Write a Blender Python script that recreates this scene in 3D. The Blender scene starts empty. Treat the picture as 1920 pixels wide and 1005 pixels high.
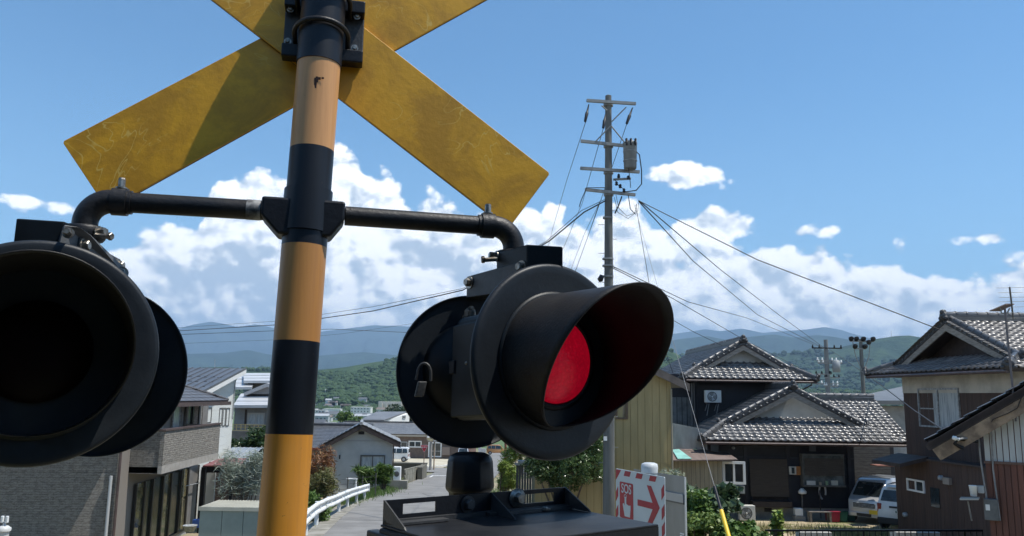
import bpy, math, random
import numpy as np
from mathutils import Vector, Matrix
random.seed(7)
rng = np.random.default_rng(11)
sc = bpy.context.scene
col = sc.collection
R = math.radians
# ------------------------------------------------------------------ camera
F, TH, RO = 1500.0, R(9.0), 0.015          # focal length in photo pixels (1920 wide), pitch, roll
cf = np.array([0, math.cos(TH), math.sin(TH)])
cu0 = np.array([0, -math.sin(TH), math.cos(TH)]); cr0 = np.array([1., 0, 0])
cr = cr0*math.cos(RO)+cu0*math.sin(RO); cu = -cr0*math.sin(RO)+cu0*math.cos(RO)
cam_d = bpy.data.cameras.new('camera'); cam = bpy.data.objects.new('camera', cam_d); col.objects.link(cam)
cam_d.sensor_width = 36.0; cam_d.lens = 36.0*F/1920; cam_d.clip_start = 0.05; cam_d.clip_end = 90000
m = Matrix.Identity(4)
for i in range(3):
    m[i][0] = cr[i]; m[i][1] = cu[i]; m[i][2] = -cf[i]
cam.matrix_world = m
sc.camera = cam
# ------------------------------------------------------------------ light
SUN_EL, SUN_AZ = R(66), R(-8)              # azimuth measured from +X towards +Y
S = Vector((math.cos(SUN_EL)*math.cos(SUN_AZ), math.cos(SUN_EL)*math.sin(SUN_AZ), math.sin(SUN_EL)))
sd = bpy.data.lights.new('sun', 'SUN'); sd.energy = 5.0; sd.angle = R(0.5); sd.color = (1.0, 0.95, 0.87)
so = bpy.data.objects.new('sun', sd); col.objects.link(so)
so.rotation_euler = S.to_track_quat('Z', 'Y').to_euler()
sc.view_settings.view_transform = 'Standard'; sc.view_settings.look = 'None'
sc.view_settings.gamma = 1; sc.view_settings.use_curve_mapping = False
sc.view_settings.exposure = 0.28
sc.cycles.use_denoising = True
sc.cycles.max_bounces = 8; sc.cycles.diffuse_bounces = 3; sc.cycles.glossy_bounces = 3
sc.cycles.transmission_bounces = 4; sc.cycles.transparent_max_bounces = 12; sc.cycles.volume_bounces = 0
sc.cycles.sample_clamp_indirect = 6

def ray(px, py): return cf+cr*(px-960)/F-cu*(py-502.5)/F
def pt(px, py, Y):
    d = ray(px, py); return Vector(d*(Y/d[1]))
def ptz(px, py, z):
    d = ray(px, py); return Vector(d*(z/d[2]))
def azel(px, py):
    d = ray(px, py); return math.degrees(math.atan2(d[0], d[1])), math.degrees(math.asin(d[2]/np.linalg.norm(d)))

# ------------------------------------------------------------------ node helper
class NT:
    def __init__(s, tree): s.t = tree; s.n = tree.nodes; s.l = tree.links
    def inp(s, sock, v):
        if v is None: return
        if isinstance(v, (int, float)): sock.default_value = v
        elif isinstance(v, (tuple, list)):
            v = tuple(v)
            sock.default_value = v if len(v) == len(sock.default_value) else v+(1,)
        else: s.l.new(v, sock)
    def M(s, op, a, b=None, c=None, clamp=False):
        n = s.n.new('ShaderNodeMath'); n.operation = op; n.use_clamp = clamp
        s.inp(n.inputs[0], a); s.inp(n.inputs[1], b); s.inp(n.inputs[2], c); return n.outputs[0]
    def V(s, op, a, b=None, sc_=None):
        n = s.n.new('ShaderNodeVectorMath'); n.operation = op
        s.inp(n.inputs[0], a); s.inp(n.inputs[1], b)
        if sc_ is not None: s.inp(n.inputs[3], sc_)
        return n.outputs['Value'] if op in ('DOT_PRODUCT', 'LENGTH') else n.outputs[0]
    def comb(s, x, y, z):
        n = s.n.new('ShaderNodeCombineXYZ'); s.inp(n.inputs[0], x); s.inp(n.inputs[1], y); s.inp(n.inputs[2], z); return n.outputs[0]
    def sep(s, v):
        n = s.n.new('ShaderNodeSeparateXYZ'); s.inp(n.inputs[0], v); return n.outputs
    def noise(s, vec, scale, detail=4, rough=.5, dist=0, out=0, dim='3D'):
        n = s.n.new('ShaderNodeTexNoise'); n.noise_dimensions = dim; s.inp(n.inputs['Vector'], vec); n.inputs['Scale'].default_value = scale
        n.inputs['Detail'].default_value = detail; n.inputs['Roughness'].default_value = rough; n.inputs['Distortion'].default_value = dist
        return n.outputs[out]
    def vor(s, vec, scale, feat='F1', detail=0, smooth=.5, out='Distance', rough=.5, dim='3D'):
        n = s.n.new('ShaderNodeTexVoronoi'); n.voronoi_dimensions = dim; n.feature = feat; s.inp(n.inputs['Vector'], vec); n.inputs['Scale'].default_value = scale
        n.inputs['Detail'].default_value = detail; n.inputs['Roughness'].default_value = rough
        if 'Smoothness' in n.inputs and feat == 'SMOOTH_F1': n.inputs['Smoothness'].default_value = smooth
        return n.outputs[out]
    def mix(s, f, a, b, typ='RGBA', blend='MIX'):
        n = s.n.new('ShaderNodeMix'); n.data_type = typ
        if typ == 'RGBA': n.blend_type = blend; i = (0, 6, 7); o = 2
        else: i = (0, 2, 3); o = 0
        s.inp(n.inputs[i[0]], f); s.inp(n.inputs[i[1]], a); s.inp(n.inputs[i[2]], b); return n.outputs[o]
    def ss(s, x, a, b, o0=0., o1=1.):
        n = s.n.new('ShaderNodeMapRange'); n.interpolation_type = 'SMOOTHSTEP'
        s.inp(n.inputs[0], x); s.inp(n.inputs[1], a); s.inp(n.inputs[2], b); s.inp(n.inputs[3], o0); s.inp(n.inputs[4], o1); return n.outputs[0]

# ------------------------------------------------------------------ world: sky with cumulus
w = bpy.data.worlds.new('World'); sc.world = w; w.use_nodes = True
T = NT(w.node_tree); T.n.clear()
out = T.n.new('ShaderNodeOutputWorld'); bg = T.n.new('ShaderNodeBackground')
T.l.new(bg.outputs[0], out.inputs[0])
sky = T.n.new('ShaderNodeTexSky'); sky.sky_type = 'NISHITA'; sky.sun_disc = False
sky.sun_elevation = SUN_EL; sky.sun_rotation = math.pi/2-SUN_AZ
sky.altitude = 500; sky.air_density = 1.0; sky.dust_density = 0.3; sky.ozone_density = 2.0
tc = T.n.new('ShaderNodeTexCoord'); D = tc.outputs['Generated']
dx, dy, dz = T.sep(T.V('NORMALIZE', D))
az = T.M('MULTIPLY', T.M('ARCTAN2', dx, dy), 57.2958)
el = T.M('MULTIPLY', T.M('ARCSINE', dz), 57.2958)
# height of the cloud bank's top along the horizon, read off the photograph, in degrees
tops = [(-150, 492), (0, 512), (90, 482), (180, 447), (230, 424), (300, 400), (370, 397), (395, 337), (425, 322), (465, 310), (520, 332), (560, 312), (600, 277), (640, 250), (672, 282), (700, 322), (740, 322), (775, 357), (820, 345), (870, 372), (930, 372), (1000, 368), (1040, 392), (1090, 400), (1150, 368), (1205, 400), (1245, 448), (1300, 462), (1380, 440), (1440, 472), (1510, 452), (1560, 467), (1620, 492), (1690, 467), (1740, 507), (1800, 500), (1860, 482), (1910, 477), (2050, 462)]
fc = T.n.new('ShaderNodeFloatCurve'); cv = fc.mapping.curves[0]
AZ0, AZ1, ELM = -60., 60., 30.
pts = [(0, .42), (.2, .38)]+[((azel(a, b)[0]-AZ0)/(AZ1-AZ0), azel(a, b)[1]/ELM) for a, b in tops]+[(.85, .36), (1, .42)]
while len(cv.points) < len(pts): cv.points.new(0.5, 0.5)
for p, q in zip(cv.points, pts): p.location = q; p.handle_type = 'AUTO'
fc.mapping.update()
T.inp(fc.inputs[1], T.M('DIVIDE', T.M('SUBTRACT', az, AZ0), AZ1-AZ0, clamp=True))
env = T.M('MULTIPLY', fc.outputs[0], ELM)
blobs = [(60, 377, 66, 14), (1290, 330, 80, 30), (1345, 428, 100, 34), (1505, 434, 48, 13), (1842, 448, 34, 11), (1240, 440, 40, 16), (1035, 400, 30, 34), (1290, 460, 60, 40)]
def cloud(vec, az_, el_):
    """coverage field in degrees, > 0 inside a cloud"""
    big = T.noise(vec, 7, 2, .5, dim='2D')
    puff = T.vor(vec, 15, 'F1', 3.0, rough=.52, dim='2D')
    fine = T.noise(vec, 50, 5, .52, dim='2D')
    fld = T.M('MULTIPLY', T.M('SUBTRACT', env, el_), 1.25)
    for (px, py, rx, ry) in blobs:
        a0, e0 = azel(px, py); k = 24.5*1.07
        u = T.M('DIVIDE', T.M('SUBTRACT', az_, a0), rx/k); v = T.M('DIVIDE', T.M('SUBTRACT', el_, e0), ry/k)
        d = T.M('SQRT', T.M('ADD', T.M('MULTIPLY', u, u), T.M('MULTIPLY', v, v)))
        fld = T.M('MAXIMUM', fld, T.M('MULTIPLY', T.M('SUBTRACT', 1.0, d), min(ry/k*2.9, 3.4)))
    rel = T.M('ADD', T.M('MULTIPLY', T.M('SUBTRACT', .50, puff), 2.6), T.M('MULTIPLY', T.M('SUBTRACT', fine, .5), 1.3))
    rel = T.M('ADD', T.M('ADD', rel, .25), T.M('MULTIPLY', T.M('SUBTRACT', big, .5), 2.2))
    return T.M('ADD', fld, rel), puff, fine, big
vec = T.comb(T.M('MULTIPLY', az, .01745), T.M('MULTIPLY', el, .0218), 0.0)
A, puff, fine, big = cloud(vec, az, el)
# the same relief a little towards the sun (up and to the right): the difference is the lit side of each billow
vs = T.V('ADD', vec, (0.007, 0.013, 0.0))
big2 = T.noise(vs, 7, 2, .5, dim='2D'); puff2 = T.vor(vs, 15, 'F1', 3.0, rough=.52, dim='2D'); fine2 = T.noise(vs, 50, 3, .52, dim='2D')
dif = T.M('ADD', T.M('MULTIPLY', T.M('SUBTRACT', puff2, puff), 1.7), T.M('ADD', T.M('MULTIPLY', T.M('SUBTRACT', fine, fine2), .55), T.M('MULTIPLY', T.M('SUBTRACT', big, big2), 1.1)))
cover = T.ss(A, -.28, .70)
soft = T.noise(T.V('MULTIPLY', vec, (1, 2.0, 1)), 4.2, 3, .5, dim='2D')
deep = T.ss(A, .8, 4.5)                                # thickness: bases and middles go blue-grey
shade = T.M('SUBTRACT', T.M('ADD', .90, T.M('MULTIPLY', dif, .95)), T.M('MULTIPLY', deep, T.M('MULTIPLY', T.ss(soft, .38, .62), .62)))
shade = T.M('SUBTRACT', shade, T.M('MULTIPLY', T.ss(A, .7, -.1), .12))
shade = T.ss(shade, .05, 1.12)
ccol = T.mix(shade, (.38, .46, .55), (1.0, 1.0, .98))
low = T.ss(el, 3.0, 8.5)
ccol = T.mix(low, T.mix(.12, ccol, (.66, .74, .82)), ccol)
CLOUD_K, SKY_K = 1.30, 0.121
ccol = T.V('SCALE', ccol, None, CLOUD_K)
skyc = T.V('MULTIPLY', T.V('SCALE', sky.outputs[0], None, SKY_K), (.66, 1.02, 1.15))
# thin veil low in the sky
skyc = T.mix(T.ss(el, 24, 4, 0, .30), skyc, (.36, .58, .80))
cover = T.M('MULTIPLY', cover, T.ss(el, 62, 34))
fin = T.mix(cover, skyc, ccol)
T.inp(bg.inputs[0], fin); bg.inputs[1].default_value = 1.0
w.cycles.sampling_method = 'MANUAL'; w.cycles.sample_map_resolution = 1024

# ------------------------------------------------------------------ materials
def mat(name, c, rough=.6, vary=.0, vscale=3., metal=0., bump=0., bscale=20., c2=None, spec=.5, stretch=(1, 1, 1), emit=None, estr=0., coat=0., vdet=5):
    mm = bpy.data.materials.new(name); mm.use_nodes = True; t = NT(mm.node_tree)
    b = t.n['Principled BSDF']; b.inputs['Roughness'].default_value = rough; b.inputs['Metallic'].default_value = metal
    b.inputs['Specular IOR Level'].default_value = spec; b.inputs['Coat Weight'].default_value = coat
    tcn = t.n.new('ShaderNodeTexCoord'); v = t.V('MULTIPLY', tcn.outputs['Object'], stretch)
    if vary > 0 or c2 is not None:
        nz = t.noise(v, vscale, vdet, .6)
        c2_ = c2 if c2 is not None else tuple(x*(1-vary) for x in c)
        c1_ = c if c2 is not None else tuple(min(1, x*(1+vary*.5)) for x in c)
        t.inp(b.inputs['Base Color'], t.mix(t.ss(nz, .33, .67), c1_, c2_))
    else: b.inputs['Base Color'].default_value = (*c, 1)
    if bump > 0:
        bn = t.n.new('ShaderNodeBump'); bn.inputs['Strength'].default_value = min(1, bump); bn.inputs['Distance'].default_value = .02
        t.inp(bn.inputs['Height'], t.noise(v, bscale, 4, .6)); t.l.new(bn.outputs[0], b.inputs['Normal'])
    if emit: b.inputs['Emission Color'].default_value = (*emit, 1); b.inputs['Emission Strength'].default_value = estr
    return mm

# ------------------------------------------------------------------ mesh builder
ORG = {}
class MB:
    def __init__(s): s.v = []; s.f = []; s.sm = []
    def add(s, vs, fs, smooth=False):
        k = len(s.v); s.v += [tuple(map(float, x)) for x in vs]; s.f += [tuple(i+k for i in f) for f in fs]; s.sm += [smooth]*len(fs); return s
    def hexa(s, p):   # 8 points: bottom 0-3 ring, top 4-7 ring
        return s.add(p, [(3, 2, 1, 0), (4, 5, 6, 7), (0, 1, 5, 4), (1, 2, 6, 5), (2, 3, 7, 6), (3, 0, 4, 7)])
    def obox(s, o, a, b, c):  # corner o and three edge vectors
        o, a, b, c = Vector(o), Vector(a), Vector(b), Vector(c)
        if a.cross(b).dot(c) < 0: a, b = b, a
        return s.hexa([o, o+a, o+a+b, o+b, o+c, o+a+c, o+a+b+c, o+b+c])
    def box(s, x0, x1, y0, y1, z0, z1): return s.obox((x0, y0, z0), (x1-x0, 0, 0), (0, y1-y0, 0), (0, 0, z1-z0))
    def prism(s, poly, vec):   # planar polygon (3D points) extruded by vec
        n = len(poly); poly = [Vector(p) for p in poly]; vec = Vector(vec)
        nn = Vector((0, 0, 0))
        for i in range(n): nn += poly[i].cross(poly[(i+1) % n])
        if nn.dot(vec) > 0: poly = poly[::-1]
        vs = poly+[p+vec for p in poly]
        return s.add(vs, [tuple(range(n)), tuple(range(2*n-1, n-1, -1))]+[((i+1) % n, i, i+n, (i+1) % n+n) for i in range(n)])
    def tube(s, pts, r, seg=10, cap=True, smooth=True):
        pts = [Vector(p) for p in pts]; rs = r if isinstance(r, (list, tuple)) else [r]*len(pts)
        vs = []; n = len(pts); up = None
        for i, p in enumerate(pts):
            d = (pts[min(i+1, n-1)]-pts[max(i-1, 0)]).normalized()
            if up is None: up = d.orthogonal().normalized()
            up = (up-d*up.dot(d)).normalized(); q = d.cross(up)
            for k in range(seg):
                a = 2*math.pi*k/seg; vs.append(p+(up*math.cos(a)+q*math.sin(a))*rs[i])
        fs = []
        for i in range(n-1):
            for k in range(seg):
                k2 = (k+1) % seg; fs.append((i*seg+k, i*seg+k2, (i+1)*seg+k2, (i+1)*seg+k))
        s.add(vs, fs, smooth)
        if cap:
            s.add(vs[:seg], [tuple(range(seg-1, -1, -1))]); s.add(vs[-seg:], [tuple(range(seg))])
        return s
    def lathe(s, o, ax, prof, seg=32, smooth=True, closed=False):
        """prof: (radius, distance along ax)"""
        o = Vector(o); ax = Vector(ax).normalized(); up = ax.orthogonal().normalized(); q = ax.cross(up); vs = []; fs = []; n = len(prof)
        for r_, h in prof:
            for k in range(seg):
                a = 2*math.pi*k/seg; vs.append(o+ax*h+(up*math.cos(a)+q*math.sin(a))*max(r_, 1e-5))
        for i in range(n-1):
            for k in range(seg):
                k2 = (k+1) % seg; fs.append((i*seg+k, i*seg+k2, (i+1)*seg+k2, (i+1)*seg+k))
        return s.add(vs, fs, smooth)
    def build(s, name, m, parent=None, world=True, bevel=0, bseg=2, kind=None, label=None, auto=False):
        o_ = Vector((0, 0, 0))
        if parent is not None and world: o_ = ORG.get(parent.name, Vector((0, 0, 0)))
        me = bpy.data.meshes.new(name); me.from_pydata([tuple(Vector(v)-o_) for v in s.v], [], s.f)
        me.polygons.foreach_set('use_smooth', s.sm); me.materials.append(m); me.update()
        ob = bpy.data.objects.new(name, me); col.objects.link(ob)
        if parent is not None: ob.parent = parent; ORG[ob.name] = o_
        if bevel:
            b = ob.modifiers.new('b', 'BEVEL'); b.width = bevel; b.segments = bseg; b.limit_method = 'ANGLE'; b.angle_limit = R(35)
            b.harden_normals = False
        if kind: ob['kind'] = kind
        if label: ob['label'] = label
        return ob
def thing(name, label, cat, loc=(0, 0, 0), group=None, rz=0):
    o = bpy.data.objects.new(name, None); col.objects.link(o); o.location = loc; o.rotation_euler = (0, 0, rz); o.empty_display_size = .2
    o['label'] = label; o['category'] = cat
    if group: o['group'] = group
    ORG[o.name] = Vector(loc); return o
def inst(src, name, parent, loc, rot=None):
    c = bpy.data.objects.new(name, src if isinstance(src, bpy.types.Mesh) else src.data); col.objects.link(c); c.parent = parent; c.location = loc
    if rot is not None:
        c.rotation_mode = 'QUATERNION'; c.rotation_quaternion = rot
    return c
def copy_tree(o, parent=None):
    c = o.copy(); col.objects.link(c)
    if parent: c.parent = parent
    for ch in list(o.children): copy_tree(ch, c)
    return c
def struct(ob): ob['kind'] = 'structure'; return ob
class Wall:
    """vertical plane through ground points a, b (left to right as seen)"""
    def __init__(s, a, b):
        s.a = Vector((a[0], a[1], 0)); b = Vector((b[0], b[1], 0)); s.e = (b-s.a).normalized(); s.L = (b-s.a).length
        s.n = Vector((s.e.y, -s.e.x, 0))
        if s.n.dot(-s.a) < 0: s.n = -s.n
    @classmethod
    def px(cls, p0, Y0, p1, Y1, py=800):
        A_, B_ = pt(p0, py, Y0), pt(p1, py, Y1); return cls((A_.x, A_.y), (B_.x, B_.y))
    def uv(s, px, py, d=0):
        r_ = Vector(ray(px, py)); P = r_*((s.a+s.n*d).dot(s.n)/r_.dot(s.n)); return (P-s.a).dot(s.e), P.z
    def p(s, u, z, d=0): return s.a+s.e*u+s.n*d+Vector((0, 0, z))
    def box(s, mb, u0, u1, z0, z1, d0, d1): return mb.obox(s.p(u0, z0, d0), s.e*(u1-u0), s.n*(d1-d0), (0, 0, z1-z0))
    def R(s, x0, y0, x1, y1, d=0):
        a = [s.uv(x, y, d) for x, y in ((x0, y0), (x1, y0), (x1, y1), (x0, y1))]
        return (a[0][0]+a[3][0])/2, (a[1][0]+a[2][0])/2, (a[2][1]+a[3][1])/2, (a[0][1]+a[1][1])/2
def window(W, par, r, fm, gm, fw=.05, dep=.06, mull=1, name='window', sill=False, sashes=None, bars=()):
    """framed window on wall W over rectangle r = (u0,u1,z0,z1): frame, then each pane as sub-part"""
    u0, u1, z0, z1 = r; f = MB()
    W.box(f, u0, u1, z0, z0+fw, .002, dep); W.box(f, u0, u1, z1-fw, z1, .002, dep)
    W.box(f, u0, u0+fw, z0+fw, z1-fw, .002, dep); W.box(f, u1-fw, u1, z0+fw, z1-fw, .002, dep)
    n = mull+1; us = [u0+fw+(u1-u0-2*fw)*i/n for i in range(n+1)]
    for i in range(1, n): W.box(f, us[i]-fw*.4, us[i]+fw*.4, z0+fw, z1-fw, .004, dep-.008)
    for zb in bars: W.box(f, u0+fw, u1-fw, z0+(z1-z0)*zb-.015, z0+(z1-z0)*zb+.015, .004, dep-.012)
    fo = f.build(name, fm, par)
    for i in range(n):
        g = MB(); W.box(g, us[i]+(fw*.4 if i else 0), us[i+1]-(fw*.4 if i < n-1 else 0), z0+fw, z1-fw, .003, .012+.006*(i % 2))
        g.build('pane', gm, fo)
    return fo
# ================================================================== materials
M = {}
M['black'] = mat('black_paint', (.005, .006, .009), .42, .5, 6, bump=.08, bscale=60, c2=(.009, .010, .013), spec=.3)
M['black2'] = mat('black_enamel', (.004, .007, .010), .45, .4, 9, spec=.22)
M['iron'] = mat('weathered_black_iron', (.005, .006, .008), .46, spec=.35, c2=(.016, .014, .013), vscale=8, bump=.15, bscale=90)
M['ash'] = mat('faded_black_steel', (.022, .023, .025), .5, c2=(.05, .05, .05), vscale=12, bump=.1, bscale=80)
M['zinc'] = mat('zinc_bolt', (.34, .33, .30), .4, c2=(.16, .13, .10), vscale=45, metal=.85)
M['grey_galv'] = mat('galvanised_steel', (.34, .36, .37), .5, .35, 12, metal=.25, bump=.1)
M['glass_dark'] = mat('window_glass', (.03, .04, .045), .08, .4, 1.5, spec=.7)
M['glass_curtain'] = mat('curtained_window_glass', (.28, .31, .32), .12, c2=(.48, .51, .52), vscale=5, stretch=(4, 4, .3), spec=.7)
M['white_frame'] = mat('white_aluminium_frame', (.72, .73, .72), .4)
M['alu_frame'] = mat('bronze_aluminium_frame', (.10, .10, .10), .4, metal=.3)
# aged yellow enamel: mottled wear and thin scratches
ym = bpy.data.materials.new('aged_yellow_enamel'); ym.use_nodes = True; t = NT(ym.node_tree); b = t.n['Principled BSDF']
tcn = t.n.new('ShaderNodeTexCoord'); v = tcn.outputs['Object']
n1 = t.noise(v, 5, 6, .65, .6); n2 = t.noise(v, 38, 5, .7); sc1 = t.noise(v, 4.5, 2, .5, 2.6)
c_ = t.mix(t.ss(n1, .38, .60), (.70, .345, .006), (.50, .24, .005))
c_ = t.mix(t.M('MULTIPLY', t.M('MULTIPLY', t.ss(t.M('ABSOLUTE', t.M('SUBTRACT', sc1, .5)), .011, .0), t.ss(t.noise(v, 3, 3, .5), .48, .62)), .55), c_, (.78, .56, .14))
c_ = t.mix(t.M('MULTIPLY', t.ss(n2, .66, .80), .35), c_, (.20, .11, .015))
t.inp(b.inputs['Base Color'], c_); b.inputs['Roughness'].default_value = .5
bn = t.n.new('ShaderNodeBump'); bn.inputs['Strength'].default_value = .12; bn.inputs['Distance'].default_value = .01
t.inp(bn.inputs['Height'], n2); t.l.new(bn.outputs[0], b.inputs['Normal']); M['yellow'] = ym
# pole paint: orange faded by the weather, fine vertical streaks
def pole_paint(name, c1, c2, c3):
    om = bpy.data.materials.new(name); om.use_nodes = True; t = NT(om.node_tree); b = t.n['Principled BSDF']
    tcn = t.n.new('ShaderNodeTexCoord'); v = tcn.outputs['Object']
    n1 = t.noise(t.V('MULTIPLY', v, (9, 9, .35)), 6, 6, .7); n2 = t.noise(v, 30, 5, .7); n3 = t.noise(v, 2.2, 3, .6)
    c_ = t.mix(t.ss(n1, .35, .7), c1, c2); c_ = t.mix(t.M('MULTIPLY', t.ss(n3, .45, .7), .6), c_, c3)
    c_ = t.mix(t.M('MULTIPLY', t.ss(t.M('ADD', n2, t.M('MULTIPLY', n3, .25)), .80, .84), .75), c_, (.08, .045, .025))
    t.inp(b.inputs['Base Color'], c_); b.inputs['Roughness'].default_value = .42; b.inputs['Specular IOR Level'].default_value = .35; return om
M['orange'] = pole_paint('faded_orange_paint', (.60, .255, .030), (.50, .215, .035), (.62, .30, .075))
M['orange_pale'] = pole_paint('reflection_paled_orange', (.58, .30, .12), (.50, .25, .10), (.64, .36, .18))  # pale brownish reflection on the upper band, put into its colour
M['navy_black'] = pole_paint('black_pole_paint', (.004, .006, .010), (.006, .008, .013), (.009, .011, .015))
M['rust'] = mat('rust', (.05, .02, .012), .8, .5, 30)
lm = mat('lit_red_lens', (.40, .004, .02), .4, emit=(1.0, .004, .040), estr=.25); t = NT(lm.node_tree); b = t.n['Principled BSDF']; v = t.n.new('ShaderNodeTexCoord').outputs['Object']
vr = t.vor(v, 95, 'F1'); n1 = t.noise(v, 9, 3, .6)
t.inp(b.inputs['Emission Strength'], t.M('ADD', .055, t.M('ADD', t.M('MULTIPLY', t.ss(vr, .6, .1), .06), t.M('MULTIPLY', n1, .18))))
bn = t.n.new('ShaderNodeBump'); bn.inputs['Strength'].default_value = .3; bn.inputs['Distance'].default_value = .003; t.inp(bn.inputs['Height'], vr); t.l.new(bn.outputs[0], b.inputs['Normal']); M['lens'] = lm
lm2 = mat('unlit_red_lens', (.004, .001, .0015), .6, .25, 22, spec=.1); M['lens_off'] = lm2

def bolt(mb, p, ax, r=.011, L=.02, washer=True):
    p = Vector(p); ax = Vector(ax).normalized()
    if washer: mb.lathe(p, ax, [(0, .004), (r*1.55, .004), (r*1.55, 0)], 16, False)
    mb.lathe(p, ax, [(0, L), (r*.85, L), (r, L*.85), (r, .003)], 6, False)

# ================================================================== level crossing signal
pb, ptop = Vector((-.697, 2.383, -2.45)), Vector((-.6492, 2.560, 1.62))
pdir = (ptop-pb).normalized()
def pole_at(z): return pb+(ptop-pb)*((z-pb.z)/(ptop.z-pb.z))
sig = thing('crossing_signal', 'orange and black banded railway crossing post with yellow crossed boards and round black lamps', 'crossing signal', pb)
Pr = .0705
zs = []
for yb, xb in ((105, 604), (272, 594), (458, 577), (640, 560), (815, 542)):
    zs.append(pt(xb, yb, 2.46).z)
zs = [ptop.z]+zs
M['orange_mid'] = pole_paint('brown_orange_paint', (.46, .215, .06), (.40, .185, .055), (.50, .26, .10))  # brownish reflection put into the colour of this middle orange band
seg_m = ['navy_black', 'orange_pale', 'navy_black', 'orange_mid', 'navy_black', 'orange', 'navy_black', 'orange', 'navy_black', 'orange']
while zs[-1] > pb.z+.3: zs.append(zs[-1]-.30)
zs[-1] = pb.z
for i in range(len(zs)-1):
    a, c = pole_at(zs[i+1]), pole_at(zs[i])
    mb = MB(); mb.tube([a, c], Pr if i else Pr+.003, 48, cap=(i == 0 or i == len(zs)-2))
    mb.build('pole_band', M[seg_m[i % len(seg_m)]], sig, label='topmost band, a black sleeve' if i == 0 else None)
mb = MB(); mb.lathe(ptop, pdir, [(Pr+.006, -.02), (Pr+.006, .0), (.05, .018), (0, .024)], 32); mb.build('pole_cap', M['navy_black'], sig)
q = pole_at(pt(607, 155, 2.46).z)+Vector((.012, -Pr-.0006, 0))
mb = MB()
for (a, c, h_) in ((0, 0, .035), (.004, .012, .02), (.012, .016, .009), (.022, .018, .006), (-.003, -.016, .012)):
    mb.obox(q+Vector((a-.004+.0, .0008+abs(a)*.15, c-h_/2)), (.008, 0, 0), (0, .001, 0), (0, 0, h_))
mb.build('rust_chip', M['rust'], sig)
# crossed boards
ph = R(12); bh = Vector((math.cos(ph), math.sin(ph), 0)); bn_ = Vector((math.sin(ph), -math.cos(ph), 0)); C0 = pt(614, 86, 2.66)
for k, (an, d0, Ln) in enumerate(((-35.2, .013, .895), (35.6, 0, .905))):
    a = R(an); ax = bh*math.cos(a)+Vector((0, 0, math.sin(a))); up = bn_.cross(ax); hw = .131
    # board with slightly clipped, worn corners
    outl = [(-Ln+.006, -hw), (Ln-.006, -hw), (Ln, -hw+.006), (Ln, hw-.006), (Ln-.006, hw), (-Ln+.006, hw), (-Ln, hw-.006), (-Ln, -hw+.006)]
    mb = MB(); mb.prism([C0+bn_*d0+ax*x+up*y for x, y in outl], bn_*.009)
    o = mb.build('crossed_board', M['yellow'], sig, bevel=.0015)
    e = MB()
    e.prism([C0+bn_*(d0-.006)+ax*x*1.001+up*(y*1.004) for x, y in outl], bn_*.0055)
    e.build('board_face', M['black'], o)
# bracket plate behind the pole, U bolts
pz = pole_at(pt(610, 60, 2.5).z)
bp = MB(); zc = pt(616, 62, 2.62).z; cc = Vector((C0.x, C0.y, zc))+bn_*.022-bh*.012
bp.obox(cc-bh*.135-Vector((0, 0, .10)), bh*.27, bn_*.010, (0, 0, .22)); bp.build('bracket_plate', M['ash'], sig, bevel=.004)
for s_ in (-1, 1):
    for zz in (-.095, .085):
        mb = MB(); o_ = cc+bh*(s_*.09-.045)+Vector((0, 0, zz-.02)); mb.obox(o_+bn_*.010, bh*.09, bn_*.055, (0, 0, .045)); mb.build('bracket_lug', M['black'], sig, bevel=.004)
for zz in (-.045, .075):
    c_ = pole_at(cc.z+zz); pts_ = []
    for k in range(25):
        a = math.pi*k/24; tilt = .02*math.sin(a)
        pts_.append(c_+bh*(math.cos(a)*.088)+bn_*(math.sin(a)*.084)+Vector((0, 0, tilt-.0)))
    dn = Vector((0, 0, -.012))
    pts_ = [pts_[0]-bn_*.075+dn]+pts_+[pts_[-1]-bn_*.075+dn]
    mb = MB(); mb.tube(pts_, .0085, 10); mb.build('clamp_hoop', M['iron'], sig)
    mb = MB()
    for s_ in (-1, 1):
        mb = MB(); bolt(mb, c_+bh*(s_*.112)-bn_*.052+Vector((0, 0, -.012)), bn_, .008, .012); mb.build('bolt', M['zinc'], sig)
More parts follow.
